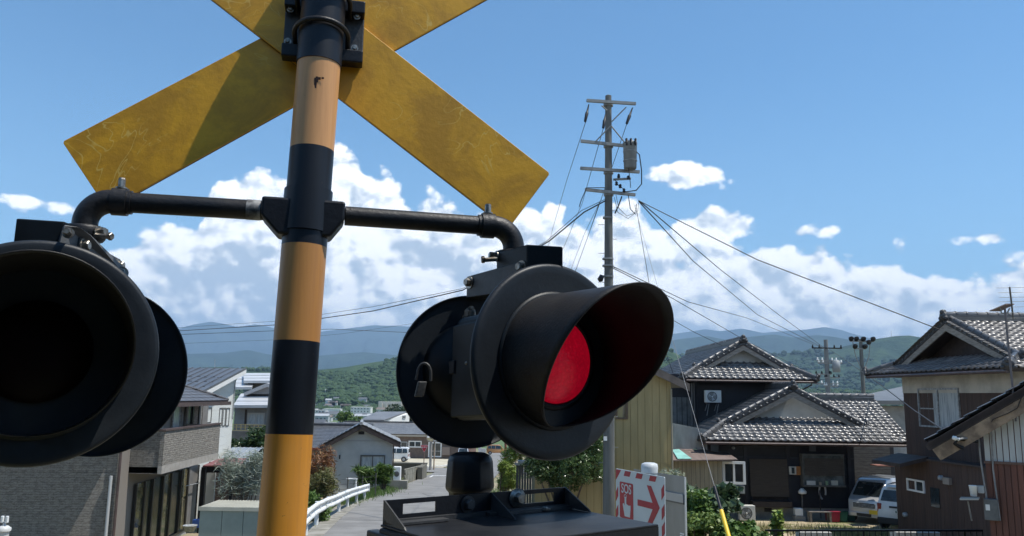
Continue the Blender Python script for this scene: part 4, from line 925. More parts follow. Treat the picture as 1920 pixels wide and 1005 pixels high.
mb = MB(); GB.box(mb, -.01, GB.L, zbd, .92, .002, .03); mb.build('white_frieze', mat('cream_plaster_band', (.44, .42, .37), .8, .2, 2), broot)
zl = GB.uv(1690, 849)[1]
boards(GB, broot, (0, GB.L, zl, zbd), .30, bm_, 'wall_board', gap=.006)
window(GB, broot, GB.R(1725, 728, 1802, 802), M['grey_galv'], M['glass_curtain'], .05, .07, 1)
g = MB(); rr = GB.R(1725, 728, 1760, 802); GB.box(g, rr[0], rr[1], rr[2]+(rr[3]-rr[2])*.47, rr[2]+(rr[3]-rr[2])*.50, .03, .05); g.build('window_bar', M['grey_galv'], broot)
# lower storey stands a little forward
GL = Wall((12.80, 27.2), (13.35, 21.7)); wb = MB(); wb.prism([GL.p(0, -4.6), GL.p(GL.L, -4.6), GL.p(GL.L, -4.6)+iB*5, GL.p(0, -4.6)+iB*5], (0, 0, 4.6+zl)); wb.build('lower_wall', bm_, broot)
boards(GL, broot, (0, GL.L, -4.55, zl-.02), .30, bm_, 'wall_board', gap=.006)
mb = MB(); GL.box(mb, -.1, GL.L, zl-.02, zl+.03, -.6, .10); mb.build('ledge_flashing', M['soffit'], broot)
mb = MB(); A_ = GL.p(.25, zl+.10, 0); mb.prism([A_, A_+GL.n*.95-Vector((0, 0, .22)), A_+GL.n*.95-Vector((0, 0, .33)), A_-Vector((0, 0, .12))], GL.e*1.6); mb.build('side_awning', M['soffit'], broot)
window(GL, broot, GL.R(1703, 899, 1735, 922), M['white_frame'], M['glass_dark'], .055, .06, 1)
r = GL.R(1747, 915, 1763, 951); mb = MB(); GL.box(mb, r[0], r[1], r[2], r[3], .005, .04); mb.build('dark_window', M['glass_dark'], broot)
for x, y in ((1767, 896), (1700, 965)):
    u, z = GL.uv(x, y); mb = MB(); mb.lathe(GL.p(u, z, .01), GL.n, [(0, .12), (.07, .10), (.08, .03), (.08, 0)], 14); mb.build('exhaust_cap', M['grey_galv'], broot)
u, z = GL.uv(1780, 902); mb = MB(); GL.box(mb, u-.15, u+.15, z-.1, z+.1, .01, .12); mb.build('utility_box', mat('box_tan', (.25, .22, .19), .6), broot, bevel=.01)
# ================================================================== nearest house on the far right
NY = 13.0; NX0 = (1832-960)/1500*NY
nroot = thing('gable_house', 'near house end with white ribbed upper wall, red-brown lower wall and sloping timber verge', 'house', (NX0+2, NY+1, -3.5))
ne = Vector((.835, -.55, 0)).normalized(); NW = Wall((NX0, NY), (NX0+5*ne.x, NY+5*ne.y)); nd = Vector((-ne.y, ne.x, 0)); wv = mat('white_ribbed_sheet', (.52, .54, .53), .6, c2=(.40, .41, .40), vscale=2, stretch=(3, 3, .3), bump=.06)
rb = mat('red_brown_ribbed_sheet', (.16, .058, .038), .6, c2=(.09, .036, .026), vscale=2, stretch=(4, 4, .3), bump=.06)
q0, q1 = NW.uv(1748, 843, .28), NW.uv(1922, 742, .28); slN = (q1[1]-q0[1])/(q1[0]-q0[0]); v0 = NW.p(q0[0], q0[1], .28)
zv = lambda u: q0[1]+slN*(u-q0[0])
zm = NW.uv(1870, 866)[1]
core = MB(); core.prism([NW.p(0, -4), NW.p(4, -4), NW.p(4, zv(4)-.1), NW.p(0, zv(0)-.1)], nd*7); core.build('wall_core', rb, nroot)
rib = .085
i = 0
while i*rib < 2.6:
    a = i*rib
    for z0, z1a, z1b, m_, nm in ((-4, zm-.03, zm-.03, rb, 'lower_panel'), (zm+.01, zv(a)-.13, zv(a+rib)-.13, wv, 'upper_panel')):
        mb = MB(); mb.prism([NW.p(a, z0, .001), NW.p(a+rib-.012, z0, .001), NW.p(a+rib-.012, z1b, .001), NW.p(a, z1a, .001)], NW.n*.02); mb.build(nm, m_, nroot)
    i += 1
mb = MB(); NW.box(mb, -.02, 4, zm-.03, zm+.01, .022, .05); mb.build('wall_flashing', mat('brown_flashing', (.12, .07, .055), .6), nroot)
u_ = (ne+Vector((0, 0, slN))).normalized(); nrm = nd.cross(u_)
if nrm.z < 0: nrm = -nrm
E_ = u_*4.6
mb = MB(); mb.prism([v0, v0+E_, v0+E_-nrm*.20, v0-nrm*.20], nd*.045); mb.build('verge_board', mat('sun_bleached_verge_board', (.30, .215, .14), .8, c2=(.13, .09, .06), vscale=5, bump=.3), nroot)
mb = MB(); mb.prism([v0+nrm*.01-u_*.05, v0+E_+nrm*.01, v0+E_+nrm*.10, v0+nrm*.10-u_*.05], nd*7.6); mb.build('roof_deck', M['soffit'], nroot)
tn = TiledRoof(nroot, M['ibushi2'], .27, .235)
tn.plane(v0+nrm*.13, nd, u_, [(0, 0), (7.3, 0), (7.3, 4.6), (0, 4.6)]); tn.finish(200)
cg = mat('grey_conduit', (.22, .22, .22), .55, .3, 8)
def NP(px, py, d): u, z = NW.uv(px, py, d); return NW.p(u, z, d)
for pts_ in ([(1835, 822), (1838, 858), (1851, 942)], [(1859, 806), (1862, 880), (1875, 976)]):
    mb = MB(); mb.tube([NP(x, y, .07) for x, y in pts_], .014, 8); mb.build('conduit', cg, nroot)
def nbox(x0, y0, x1, y1, d0, d1, nm, m_, par, bv=.01):
    r = NW.R(x0, y0, x1, y1, d1); mb = MB(); NW.box(mb, r[0], r[1], r[2], r[3], d0, d1); return mb.build(nm, m_, par, bevel=bv)
mo = nbox(1845, 936, 1872, 976, .022, .15, 'meter_box', mat('grey_meter_box', (.12, .125, .125), .55, .2, 6), nroot)
nbox(1848, 946, 1856, 957, .15, .16, 'meter_window', M['white_frame'], mo, .002)
nbox(1833, 911, 1845, 925, .022, .12, 'junction_box', mat('pale_grey_plastic', (.42, .43, .42), .5), nroot)
mb = MB(); mb.tube([NP(1834, 828, .03), NP(1828, 823, .1), NP(1806, 822, .35), NP(1795, 824, .45)], .016, 8); mb.build('service_bracket', cg, nroot)
mb = MB(); mb.tube([NP(1806, 840, .3), NP(1800, 838, .32), NP(1790, 832, .35), NP(1795, 822, .35), NP(1832, 828, .1)], .03, 8); mb.build('cable_coil', M['black'], nroot)
INS = NP(1792, 822, .45)
mb = MB(); mb.lathe(INS, (-1, 0, .3), [(0, .05), (.03, .045), (.035, 0), (.02, -.02), (.03, -.05), (0, -.06)], 12); mb.build('insulator', M['white_frame'], nroot)
mb = MB(); mb.tube([NP(1916, 742, .30), NP(1908, 765, .30), NP(1890, 775, .30), NP(1862, 786, .30), NP(1850, 808, .2), NP(1834, 826, .05)], .006, 6); mb.build('slack_cable', M['black'], nroot)
A_ = NP(1801, 936, .2); B_ = NP(1836, 936, .2)
st_ = thing('wall_shelf', 'pale bracket shelf fixed at the corner of the near house', 'shelf', A_)
sh_ = MB(); sh_.obox(A_-NW.n*.12, (B_-A_), NW.n*.26, (0, 0, .025)); sh_.build('shelf_board', mat('pale_board', (.34, .34, .32), .7), st_)
mb = MB(); mb.tube([NP(1815, 940, .2), NP(1822, 976, .05)], .012, 6); mb.build('shelf_strut', cg, st_)
bk = NP(1826, 934, .2)+Vector((0, 0, .03)); bt = thing('bucket', 'white plastic bucket standing on the small corner shelf', 'bucket', bk)
mb = MB(); mb.lathe(bk, (0, 0, 1), [(0, 0), (.045, 0), (.058, .15), (.062, .155), (.062, .165), (.054, .165), (.042, .01), (0, .01)], 24); mb.build('bucket_body', M['white_frame'], bt)
mb = MB(); mb.tube([bk+Vector((.06*math.cos(a_), -.02*math.sin(a_), .16-.03*math.sin(a_))) for a_ in [math.pi*k/8 for k in range(9)]], .003, 5); mb.build('bucket_handle', cg, bt)

# ================================================================== beige two-storey house on the left
sid = bpy.data.materials.new('split_stone_siding'); sid.use_nodes = True; t = NT(sid.node_tree); b = t.n['Principled BSDF']; v = t.n.new('ShaderNodeTexCoord').outputs['Object']
x_, y_, z_ = t.sep(v); uvv = t.comb(t.M('ADD', x_, y_), z_, 0.0)
n0 = t.noise(t.V('MULTIPLY', uvv, (1, 3.0, 1)), 9, 4, .6); br = t.n.new('ShaderNodeTexBrick'); t.inp(br.inputs['Vector'], t.V('ADD', uvv, t.V('SCALE', t.comb(n0, n0, 0.0), None, .14)))
br.inputs['Scale'].default_value = 1; br.inputs['Brick Width'].default_value = .42; br.inputs['Row Height'].default_value = .075; br.inputs['Mortar Size'].default_value = .012; br.inputs['Mortar Smooth'].default_value = .6
br.inputs['Color1'].default_value = (.9, .9, .9, 1); br.inputs['Color2'].default_value = (.35, .35, .35, 1); br.inputs['Mortar'].default_value = (0, 0, 0, 1)
hgt = t.M('ADD', t.M('MULTIPLY', t.sep(br.outputs['Color'])[0], .8), t.M('MULTIPLY', t.noise(t.V('MULTIPLY', uvv, (1, 2.6, 1)), 15, 5, .7), 2.2))
c_ = t.mix(t.ss(t.noise(t.V('MULTIPLY', uvv, (1, 2.6, 1)), 4.5, 5, .72), .36, .60), (.33, .305, .27), (.50, .47, .42)); c_ = t.mix(t.M('MULTIPLY', br.outputs['Fac'], .5), c_, (.14, .13, .12))  # crevice dirt, with relief shading between the stones put into the colour
t.inp(b.inputs['Base Color'], c_); b.inputs['Roughness'].default_value = .9; bn = t.n.new('ShaderNodeBump'); bn.inputs['Strength'].default_value = 1; bn.inputs['Distance'].default_value = .12
t.inp(bn.inputs['Height'], hgt); t.l.new(bn.outputs[0], b.inputs['Normal'])
LG = -6.2
lh = thing('stone_clad_house', 'beige stone-clad two-storey house with wraparound balcony and tall ground floor glazing', 'house', (-16, 30, LG))
W1 = Wall((-24, 25.3), (-12.55, 26.5)); W2_ = Wall((-12.55, 26.5), (-13.4, 34.5)); zF = -.55
core = MB(); core.prism([(-24, 25.34, LG), (-12.58, 26.52, LG), (-13.43, 34.4, LG), (-24, 34.4, LG)], (0, 0, zF-LG)); core.build('wall_core', mat('house_core', (.20, .18, .16), .9), lh)
# siding sheets on the near wall
u = W1.L; zsm = W1.uv(150, 885)[1]; k = 0
while u > 0.3:
    a = max(0, u-1.0)
    for z0, z1 in ((LG, zsm-.008), (zsm, zF)):
        mb = MB(); W1.box(mb, a+.008, u, z0, z1, .001, .02); mb.build('siding_sheet', sid, lh)
    u -= 1.0; k += 1
# side wall: stone pier at both ends, glazing between
uA = W2_.uv(366, 930)[0]; zs_ = W2_.uv(364, 973)[1]
mb = MB(); W2_.box(mb, uA, W2_.L, zs_-.25, zF, .001, .03); mb.build('siding_sheet', sid, lh)
mb = MB(); W2_.box(mb, 0, W2_.L, LG-.3, zs_-.22, .001, .05); mb.build('foundation', mat('pale_foundation', (.36, .36, .35), .85, .2, 2), lh)
secs = [(250, 267, 'g'), (267, 282, 'd'), (282, 301, 'd'), (301, 316, 'g'), (316, 334, 'd'), (334, 347, 'g'), (347, 366, 's')]
gl = mat('ground_floor_glass', (.05, .055, .04), .04, c2=(.22, .19, .10), vscale=.9, stretch=(1, 1, 2.2), spec=.9); dk = mat('dark_shaded_pane', (.018, .024, .022), .15, .3, 2, spec=.5); st2 = mat('grey_slatted_shutter', (.17, .165, .16), .6, .15, 3)
dkf = mat('black_bronze_frame', (.02, .02, .02), .4)
for a, b_, ty in secs:
    u0, u1 = W2_.uv(a, 930)[0], W2_.uv(b_, 930)[0]
    fo = MB(); W2_.box(fo, u0, u0+.07, zs_-.2, -3.2, .002, .10); W2_.box(fo, u1-.06, u1, zs_-.2, -3.2, .002, .10); W2_.box(fo, u0+.07, u1-.06, zs_-.2, zs_-.12, .002, .10); fo = fo.build('window', dkf, lh)
    g = MB(); W2_.box(g, u0+.07, u1-.06, zs_-.12, -3.2, .003, .03 if ty != 's' else .06); g.build('pane' if ty != 's' else 'storm_shutter', {'g': gl, 'd': dk, 's': st2}[ty], fo)
mb = MB(); mb.tube([W2_.p(W2_.uv(337, 905)[0], W2_.uv(337, 911)[1], .25), W2_.p(W2_.uv(370, 903)[0], W2_.uv(370, 904)[1], .25)], .02, 6); mb.build('drying_pole', M['grey_galv'], lh)
# balcony
bn0, bf0 = pt(310, 800, 27.4), pt(413, 800, 33.6); BWs = Wall((bn0.x, 27.4), (bf0.x, 33.6)); zt1 = pt(310, 805, 27.4).z; zb1 = pt(307, 889, 27.4).z
BF_ = Wall((bn0.x-1.35, 27.4), (bn0.x, 27.4))
nn = BWs.L
mb = MB(); mb.prism([(bn0.x-.02, 27.42, zb1+.02), (bf0.x-.02, 33.6, zb1+.02), (bf0.x-1.3, 33.6, zb1+.02), (bn0.x-1.35, 27.42, zb1+.02)], (0, 0, .2)); mb.build('balcony_floor', mat('balcony_soffit', (.28, .26, .23), .8), lh)
for i in range(4):
    mb = MB(); BWs.box(mb, nn*i/4+.004, nn*(i+1)/4-.004, zb1+.28, zt1-.06, -.14, .0); mb.build('balcony_panel', sid, lh)
    mb = MB(); BWs.box(mb, nn*i/4, nn*(i+1)/4, zb1, zb1+.272, -.14, -.004); mb.build('balcony_band', mat('balcony_band', (.34, .315, .28), .85, .15, 5), lh)
mb = MB(); BF_.box(mb, 0, 1.35-.141, zb1, zt1-.06, -.16, -.02); mb.build('balcony_panel', sid, lh)
mb = MB(); BWs.box(mb, -.02, nn+.03, zt1-.06, zt1, -.18, .04); mb.build('balcony_coping', M['gutter'], lh); mb = MB(); BF_.box(mb, 0, 1.30, zt1-.06, zt1-.002, -.19, .02); mb.build('balcony_coping', M['gutter'], lh)
mb = MB(); BWs.box(mb, nn-.14, nn, zb1, zt1-.06, -1.3, -.141); mb.build('balcony_panel', sid, lh)
# upper floor wall set back, with windows
UWl = Wall((-12.75, 26.8), (-13.5, 34.3)); gw = mat('grey_upper_wall', (.17, .165, .155), .8, .15, 3)
up = MB(); up.prism([(-24, 26.9, zF-.01), (-12.9, 26.9, zF-.01), (-13.6, 34.2, zF-.01), (-24, 34.2, zF-.01)], (0, 0, .25)); up.build('wall_head', gw, lh)
for a, b_, ty in ((289, 305, 'c'), (323, 338, 'c'), (347, 371, 'o'), (378, 388, 'p')):
    r = W2_.R(a, 752, b_, 800); r = (r[0], r[1], zt1-.9, zF-.06)
    if ty == 'c': window(W2_, lh, r, M['grey_galv'], M['glass_curtain'], .06, .06, 0)
    elif ty == 'o': window(W2_, lh, r, dkf, dk, .06, .08, 1)
    else:
        mb = MB(); W2_.box(mb, r[0], r[1], r[2], r[3], .002, .05); mb.build('wall_panel', gw, lh)
for a in (338, 347, 372):
    r = W2_.uv(a, 770)[0]; mb = MB(); W2_.box(mb, r, r+.28, zt1-.9, zF-.02, .002, .07); mb.build('wall_pilaster', gw, lh)
# hipped roof of flat tiles
ft = mat('slate_flat_tile', (.060, .058, .060), .38, c2=(.10, .095, .095), vscale=5, spec=.6)
tl = TiledRoof(lh, ft, .60, .30, True); ex, ey0, ey1 = -12.25, 25.6, 35.3; ez = -.42; kk = .40; csk = math.sqrt(1+kk*kk); hw_ = (ey1-ey0)/2
tl.plane((ex, ey0, ez), (0, 1, 0), Vector((-1, 0, kk)).normalized(), [(0, 0), (ey1-ey0, 0), (hw_, hw_*csk)])
tl.plane((-24, ey0, ez), (1, 0, 0), Vector((0, 1, kk)).normalized(), [(0, 0), (24+ex, 0), (24+ex-hw_, hw_*csk), (0, hw_*csk)])
tl.plane((-24, ey1, ez), (1, 0, 0), Vector((0, -1, kk)).normalized(), [(0, 0), (24+ex, 0), (24+ex-hw_, hw_*csk), (0, hw_*csk)])
tl.finish(0)
ap = Vector((ex-hw_, ey0+hw_, ez+kk*hw_))
for c in ((ex, ey0, ez), (ex, ey1, ez)):
    mb = MB(); mb.tube([Vector(c)+Vector((0, 0, .03)), ap+Vector((0, 0, .03))], .06, 6); mb.build('hip_cap', ft, lh)
mb = MB(); mb.box(ex-.02, ex+.10, ey0-.1, ey1+.1, ez-.20, ez-.05); mb.box(-24, ex-.03, ey0-.1, ey0+.02, ez-.20, ez-.05); mb.build('gutter', M['gutter'], lh)
mb = MB(); mb.box(-24, ex-.05, ey0+.05, ey1-.05, ez-.16, ez-.12); mb.build('soffit', gw, lh)
for px_, d in ((252, .09),):
    mb = MB(); mb.tube([W1.p(W1.L+.03, ez-.1, d), W1.p(W1.L+.03, LG, d)], .045, 8); mb.build('drain_pipe', M['gutter'], lh)
a = W1.uv(205, 893, .25); mb = MB(); mb.tube([W1.p(a[0], LG, .1), W1.p(a[0], a[1], .1)], .05, 10); mb.build('vent_pipe', mat('pale_vent_pipe', (.42, .43, .43), .6), lh)

# ================================================================== white house with single-pitch metal roof
wh = thing('white_sided_house', 'white two-storey house with single-pitch dark metal roof behind the stone-clad house', 'house', (-18, 41, -6.6))
wsd = mat('white_textured_siding', (.62, .63, .60), .85, c2=(.52, .53, .50), vscale=9, stretch=(1, 1, 3), bump=.5, bscale=14)
Wr = Wall((-14.55, 37.8), (-15.05, 44.2)); zH, zL = 1.06, -.08
core = MB(); core.prism([Wr.p(0, -7), Wr.p(Wr.L, -7), Wr.p(Wr.L, zH-.2), Wr.p(0, zL-.2)], (-9, 0, 0)); core.build('wall_core', wsd, wh)
rows = 16
for i in range(rows):
    z0 = -6.9+i*.455; z1 = z0+.449
    zs0, zs1 = min(z1, zL-.22), min(z1, zH-.22)
    if zs1 <= z0: continue
    if z1 <= zL-.22: poly = [(0, z0), (Wr.L, z0), (Wr.L, z1), (0, z1)]
    else:
        f0 = max(0, (z0-(zL-.22))/(zH-zL)); f1 = min(1, (z1-(zL-.22))/(zH-zL)); poly = [(Wr.L*f0, z0), (Wr.L, z0), (Wr.L, min(z1, zH-.22))]+([(Wr.L*f1, z1)] if f1 < 1 else [])
        if z0 < zL-.22: poly = [(0, z0), (Wr.L, z0), (Wr.L, min(z1, zH-.22))]+([(Wr.L*f1, z1)] if f1 < 1 else [])+[(0, zL-.22)]
    mb = MB(); mb.prism([Wr.p(u, z, .001) for u, z in poly], Wr.n*.02); mb.build('siding_board', wsd, wh)
hi0, lo0 = Wr.p(Wr.L+.5, zH+.10, .45), Wr.p(-.6, zL-.02, .45); d = lo0-hi0
mb = MB(); mb.prism([hi0, lo0, lo0-Vector((0, 0, .22)), hi0-Vector((0, 0, .22))], (-.04, 0, 0)); mb.build('verge_fascia', mat('white_fascia', (.66, .66, .64), .6), wh)
rm = mat('dark_metal_roofing', (.085, .09, .10), .4, .2, 2, spec=.6)
mb = MB(); mb.prism([hi0+Vector((0, 0, .01)), lo0+Vector((0, 0, .01)), lo0+Vector((-10, 0, .01)), hi0+Vector((-10, 0, .01))], (0, 0, .05)); mb.build('roof', rm, wh)
for i in range(24):
    o_ = hi0+Vector((-.02-i*.42, 0, .06)); mb = MB(); mb.obox(o_, d, (-.04, 0, 0), (0, 0, .045)); mb.build('standing_seam', rm, wh)
for (px_, py_) in ((344.5, 706), (357, 706.5), (372, 706), (384.5, 707), (399.5, 706.5), (411.5, 707.5), (356, 714.5), (368, 715.5), (384, 715), (396, 716), (380, 724.5)):
    r_ = Vector(ray(px_, py_)); nrm = d.cross(Vector((-1, 0, 0))); P_ = r_*((hi0+Vector((0, 0, .07))).dot(nrm)/r_.dot(nrm)); mb = MB(); mb.box(P_.x-.11, P_.x+.11, P_.y-.02, P_.y+.02, P_.z-.03, P_.z+.012); mb.build('snow_guard', M['black'], wh, bevel=.02)
for a, b_ in ((409.6, 415), (416.5, 421.5), (422.8, 428.5)): window(Wr, wh, Wr.R(a, 764.5, b_, 799), M['alu_frame'], M['glass_dark'], .05, .05, 0)
window(Wr, wh, (Wr.uv(387, 780)[0], Wr.uv(395, 780)[0], Wr.uv(391, 793)[1], Wr.uv(391, 764)[1]), M['alu_frame'], M['glass_curtain'], .05, .05, 0)
mb = MB(); p = Wr.uv(438, 720)[0]; mb.tube([Wr.p(p, zH-.4, .08), Wr.p(p, zH-2.6, .08)], .035, 6); mb.build('drain_pipe', M['grey_galv'], wh)

# ================================================================== house with pale sheet roofs behind the post
gh = thing('pale_roofed_house', 'grey house with stepped pale roofs and yellow balcony rail seen just beside the banded post', 'house', (-17, 54, -7))
Y0 = 51.0; pr = mat('pale_glossy_roofing', (.52, .53, .54), .35, c2=(.40, .41, .42), vscale=1.2, stretch=(.6, 4, 1), spec=.6); gwl = mat('grey_render', (.22, .225, .23), .8, .15, 2)
def slab(x0, y0p, Ya, x1, y1p, Yb, m_, nm='roof', x2=None, x3=None, th=.12, n=3):
    """roof plane from its eave (photo row y0p at distance Ya) to its top edge (row y1p at Yb), laid in courses"""
    A_, B_, C_, D_ = pt(x0, y0p, Ya), pt(x1, y0p, Ya), pt(x3 if x3 is not None else x1, y1p, Yb), pt(x2 if x2 is not None else x0, y1p, Yb)
    for i in range(n):
        f0, f1 = i/n, (i+1)/n; a, b_, c, dd = A_.lerp(D_, f0), B_.lerp(C_, f0), B_.lerp(C_, f1), A_.lerp(D_, f1); lift = Vector((0, 0, .05))
        mb = MB(); mb.hexa([a-Vector((0, 0, th)), b_-Vector((0, 0, th)), c-Vector((0, 0, th)), dd-Vector((0, 0, th)), a+lift, b_+lift, c+Vector((0, 0, .005)), dd+Vector((0, 0, .005))]); mb.build(nm+'_course', m_, gh)
slab(437, 761, Y0, 540, 738, Y0+4.6, pr, x2=452)
slab(457, 715, Y0+6.0, 540, 699.5, Y0+9.0, pr); slab(438, 727, Y0+5.5, 472, 704, Y0+9.5, pr, x2=447, x3=482)
Wg = Wall.px(438, Y0+.8, 532, Y0+.8); zA = pt(450, 765, Y0+.8).z
mb = MB(); mb.obox(Wg.p(0, -7.5), Wg.e*Wg.L, (0, 8, 0), (0, 0, zA+7.5)); mb.build('lower_wall', gwl, gh)
w3 = Wall.px(460, Y0+6.6, 532, Y0+6.6); mb = MB(); mb.obox(w3.p(0, -4), w3.e*w3.L, (0, 2.6, 0), (0, 0, pt(470, 718, Y0+6.6).z+4)); mb.build('upper_wall', mat('dark_gable_board', (.08, .075, .07), .8), gh)
window(Wg, gh, Wg.R(464, 774, 496, 797), mat('pale_window_frame', (.38, .38, .37), .5), M['glass_curtain'], .09, .06, 1)
r = Wg.R(459, 768, 462, 797); mb = MB(); Wg.box(mb, r[0], r[1], r[2], r[3], .002, .05); mb.build('wall_post', M['soffit'], gh)
g0 = pt(503, 721, Y0+3.2); gl_ = pt(460, 739, Y0+3.2); gr_ = pt(546, 739, Y0+3.2)
mb = MB(); mb.prism([g0, gl_, gr_], (0, 2.5, 0)); mb.build('small_gable', mat('small_gable_board', (.20, .20, .20), .7), gh)
for q in (gl_, gr_):
    mb = MB(); mb.prism([g0+Vector((0, -.3, .10)), q+Vector((0, -.3, .10)), q+Vector((0, -.3, -.12)), g0+Vector((0, -.3, -.15))], (0, 3.2, 0)); mb.build('gable_verge', mat('verge_grey', (.34, .34, .34), .5), gh)
Wb = Wall.px(434, Y0-.6, 532, Y0-.6); r = Wb.R(434, 796, 532, 808); yr = mat('ochre_balcony_rail', (.36, .30, .15), .6)
for zz in (r[2], (r[2]+r[3])/2, r[3]-.05):
    mb = MB(); Wb.box(mb, 0, r[1], zz, zz+.05, 0, .05); mb.build('balcony_rail', yr, gh)
for i in range(12):
    mb = MB(); Wb.box(mb, r[1]*i/12, r[1]*i/12+.05, r[2]+.001, r[3], -.06, -.002); mb.build('balcony_post', yr, gh)
mb = MB(); Wb.box(mb, 0, r[1], r[2]-.75, r[2]-.02, -.3, .06); mb.build('balcony_wall', mat('stained_balcony_wall', (.17, .165, .16), .8, .3, 1.5), gh)
mb = MB(); Wb.box(mb, 0, r[1], -8, r[2]-.76, -.5, -.25); mb.build('base_wall', gwl, gh)

# ================================================================== small white gabled house by the lane
Yw = 53.0; sm_ = thing('small_gabled_house', 'small grey-white gabled house with a broad window behind bushes at the lane', 'house', (-10, 55, -6.4))
SW = Wall.px(613, Yw-.35, 738, Yw+.35); sn = -SW.n; zg = -6.6; apx = SW.uv(677, 797); ls = SW.uv(600, 839); rs = SW.uv(751, 832); rend = mat('grey_white_render', (.43, .44, .43), .85, c2=(.37, .38, .37), vscale=1.2, bump=.04)
uw = SW.L; slp = (apx[1]-rs[1])/(rs[0]-apx[0]); slpl = (apx[1]-ls[1])/(apx[0]-ls[0])
mb = MB(); mb.prism([SW.p(0, zg), SW.p(uw, zg), SW.p(uw, apx[1]-slp*(uw-apx[0])-.1), SW.p(apx[0], apx[1]-.1), SW.p(0, apx[1]-slpl*apx[0]-.1)], sn*7); mb.build('wall', rend, sm_)
zj = SW.uv(680, 827)[1]; mb = MB(); SW.box(mb, .02, uw-.02, zj, zj+.03, .002, .02); mb.build('wall_joint', mat('joint_grey', (.26, .26, .26), .8), sm_)
for q, nm in ((ls, 'l'), (rs, 'r')):
    a = SW.p(apx[0], apx[1], .45); c = SW.p(q[0], q[1], .45)
    mb = MB(); mb.prism([a-Vector((0, 0, .02)), c-Vector((0, 0, .02)), c-Vector((0, 0, .24)), a-Vector((0, 0, .26))], sn*.04); mb.build('bargeboard', M['soffit'], sm_)
    mb = MB(); mb.prism([a+Vector((0, .0, .0)), c, c+Vector((0, 0, .06)), a+Vector((0, 0, .06))], sn*4.4); mb.build('roof_deck', M['soffit'], sm_)
gt_ = mat('grey_roof_tile', (.20, .205, .21), .35, c2=(.28, .285, .29), vscale=4, spec=.7); dt_ = mat('slate_blue_roof_tile', (.07, .075, .085), .35, c2=(.11, .115, .125), vscale=4, spec=.7)
ts = TiledRoof(sm_, gt_, .33, .30); a = SW.p(apx[0], apx[1], .45); c = SW.p(rs[0], rs[1], .45); sl_ = (a-c); Lr = sl_.length
ts.plane(c+Vector((0, 0, .09)), sn, sl_.normalized(), [(0, 0), (4.3, 0), (4.3, Lr), (0, Lr)])
c2_ = SW.p(ls[0], ls[1], .45); sl2 = a-c2_; ts.plane(c2_+Vector((0, 0, .09)), sn, sl2.normalized(), [(0, 0), (3.2, 0), (3.2, sl2.length), (0, sl2.length)]); ts.finish(0)
mb = MB(); mb.tube([a-sn*.05+Vector((0, 0, .12)), a+sn*4.3+Vector((0, 0, .12))], .11, 8); mb.build('ridge', gt_, sm_)
r = SW.R(672, 809, 683, 814.5); mb = MB(); SW.box(mb, r[0], r[1], r[2], r[3], .002, .05); mb.build('gable_vent', M['black'], sm_)
window(SW, sm_, SW.R(675, 853, 722, 885), M['alu_frame'], M['glass_curtain'], .09, .07, 1)
mb = MB(); u = SW.uv(637, 857); mb.tube([SW.p(u[0], u[1]-.12, .06), SW.p(u[0], u[1]+.14, .06)], .04, 6); mb.build('wall_lamp', M['black'], sm_)
mb = MB(); mb.tube([SW.p(uw+.05, rs[1]-.1, .1), SW.p(uw+.05, zg, .1)], .045, 6); mb.build('drain_pipe', M['soffit'], sm_)
# its main roof, ridge along the street
tm = TiledRoof(sm_, dt_, .33, .30, True); A_ = pt(520, 841, 55.0); B_ = pt(640, 838, 55.0); C_ = pt(690, 796, 59.5); D_ = pt(520, 796, 59.5); A_.z = B_.z = (A_.z+B_.z)/2; C_.z = D_.z
sl3 = Vector((0, C_.y-A_.y, C_.z-A_.z)); tm.plane(A_, (1, 0, 0), sl3.normalized(), [(0, 0), (C_.x-A_.x+.4, 0), (C_.x-A_.x+.4, sl3.length), (0, sl3.length)]); tm.finish(0)
mb = MB(); mb.tube([Vector((A_.x, C_.y, C_.z+.1)), Vector((C_.x+.4, C_.y, C_.z+.1))], .12, 8); mb.build('ridge', dt_, sm_)
mb = MB(); mb.box(A_.x, C_.x+.2, 55.6, 60.5, -7, A_.z-.1); mb.build('main_wall', rend, sm_)
mb = MB(); mb.box(A_.x, B_.x-1.0, 54.85, 55.0, A_.z-.16, A_.z-.02); mb.build('red_gutter', mat('rust_red_gutter', (.22, .055, .04), .6), sm_)

# ================================================================== brown building across the street
Yb = 118.0; bb = thing('brown_building', 'brown brick single-storey building with grey tiled roof across the gravel lot', 'building', (-13, 120, -9.3))
BWl = Wall((-24.5, Yb), (-5.9, Yb)); zb0 = -9.5; zt0 = pt(780, 818, Yb).z; brk = mat('brown_brick_wall', (.115, .085, .07), .85, c2=(.15, .115, .095), vscale=2)
mb = MB(); mb.obox(BWl.p(0, zb0), BWl.e*BWl.L, (0, 7, 0), (0, 0, zt0-zb0)); mb.build('wall', brk, bb)
mb = MB(); BWl.box(mb, -.3, BWl.L+.3, zt0-.02, zt0+.30, .0, .6); mb.build('eaves_band', mat('cream_eaves', (.40, .39, .36), .7), bb)
tb = TiledRoof(bb, mat('mid_grey_tile', (.12, .125, .135), .4, c2=(.18, .185, .19), vscale=2), .5, .42, True); zr = pt(780, 793, 122.6).z; sl4 = Vector((0, 122.6-117.2, zr-zt0-.3))
tb.plane((-25, 117.2, zt0+.33), (1, 0, 0), sl4.normalized(), [(0, 0), (19.6, 0), (19.6, sl4.length), (0, sl4.length)]); tb.finish(0)
mb = MB(); mb.box(-24.8, -5.7, 122.4, 122.9, zt0+.3, zr+.18); mb.build('ridge', M['roofdark'], bb)
window(BWl, bb, BWl.R(766, 826.5, 790.5, 839), M['white_frame'], M['glass_dark'], .14, .1, 1, name='window')
window(BWl, bb, BWl.R(751, 828, 764, 840), M['grey_galv'], M['glass_dark'], .12, .1, 0, name='window')
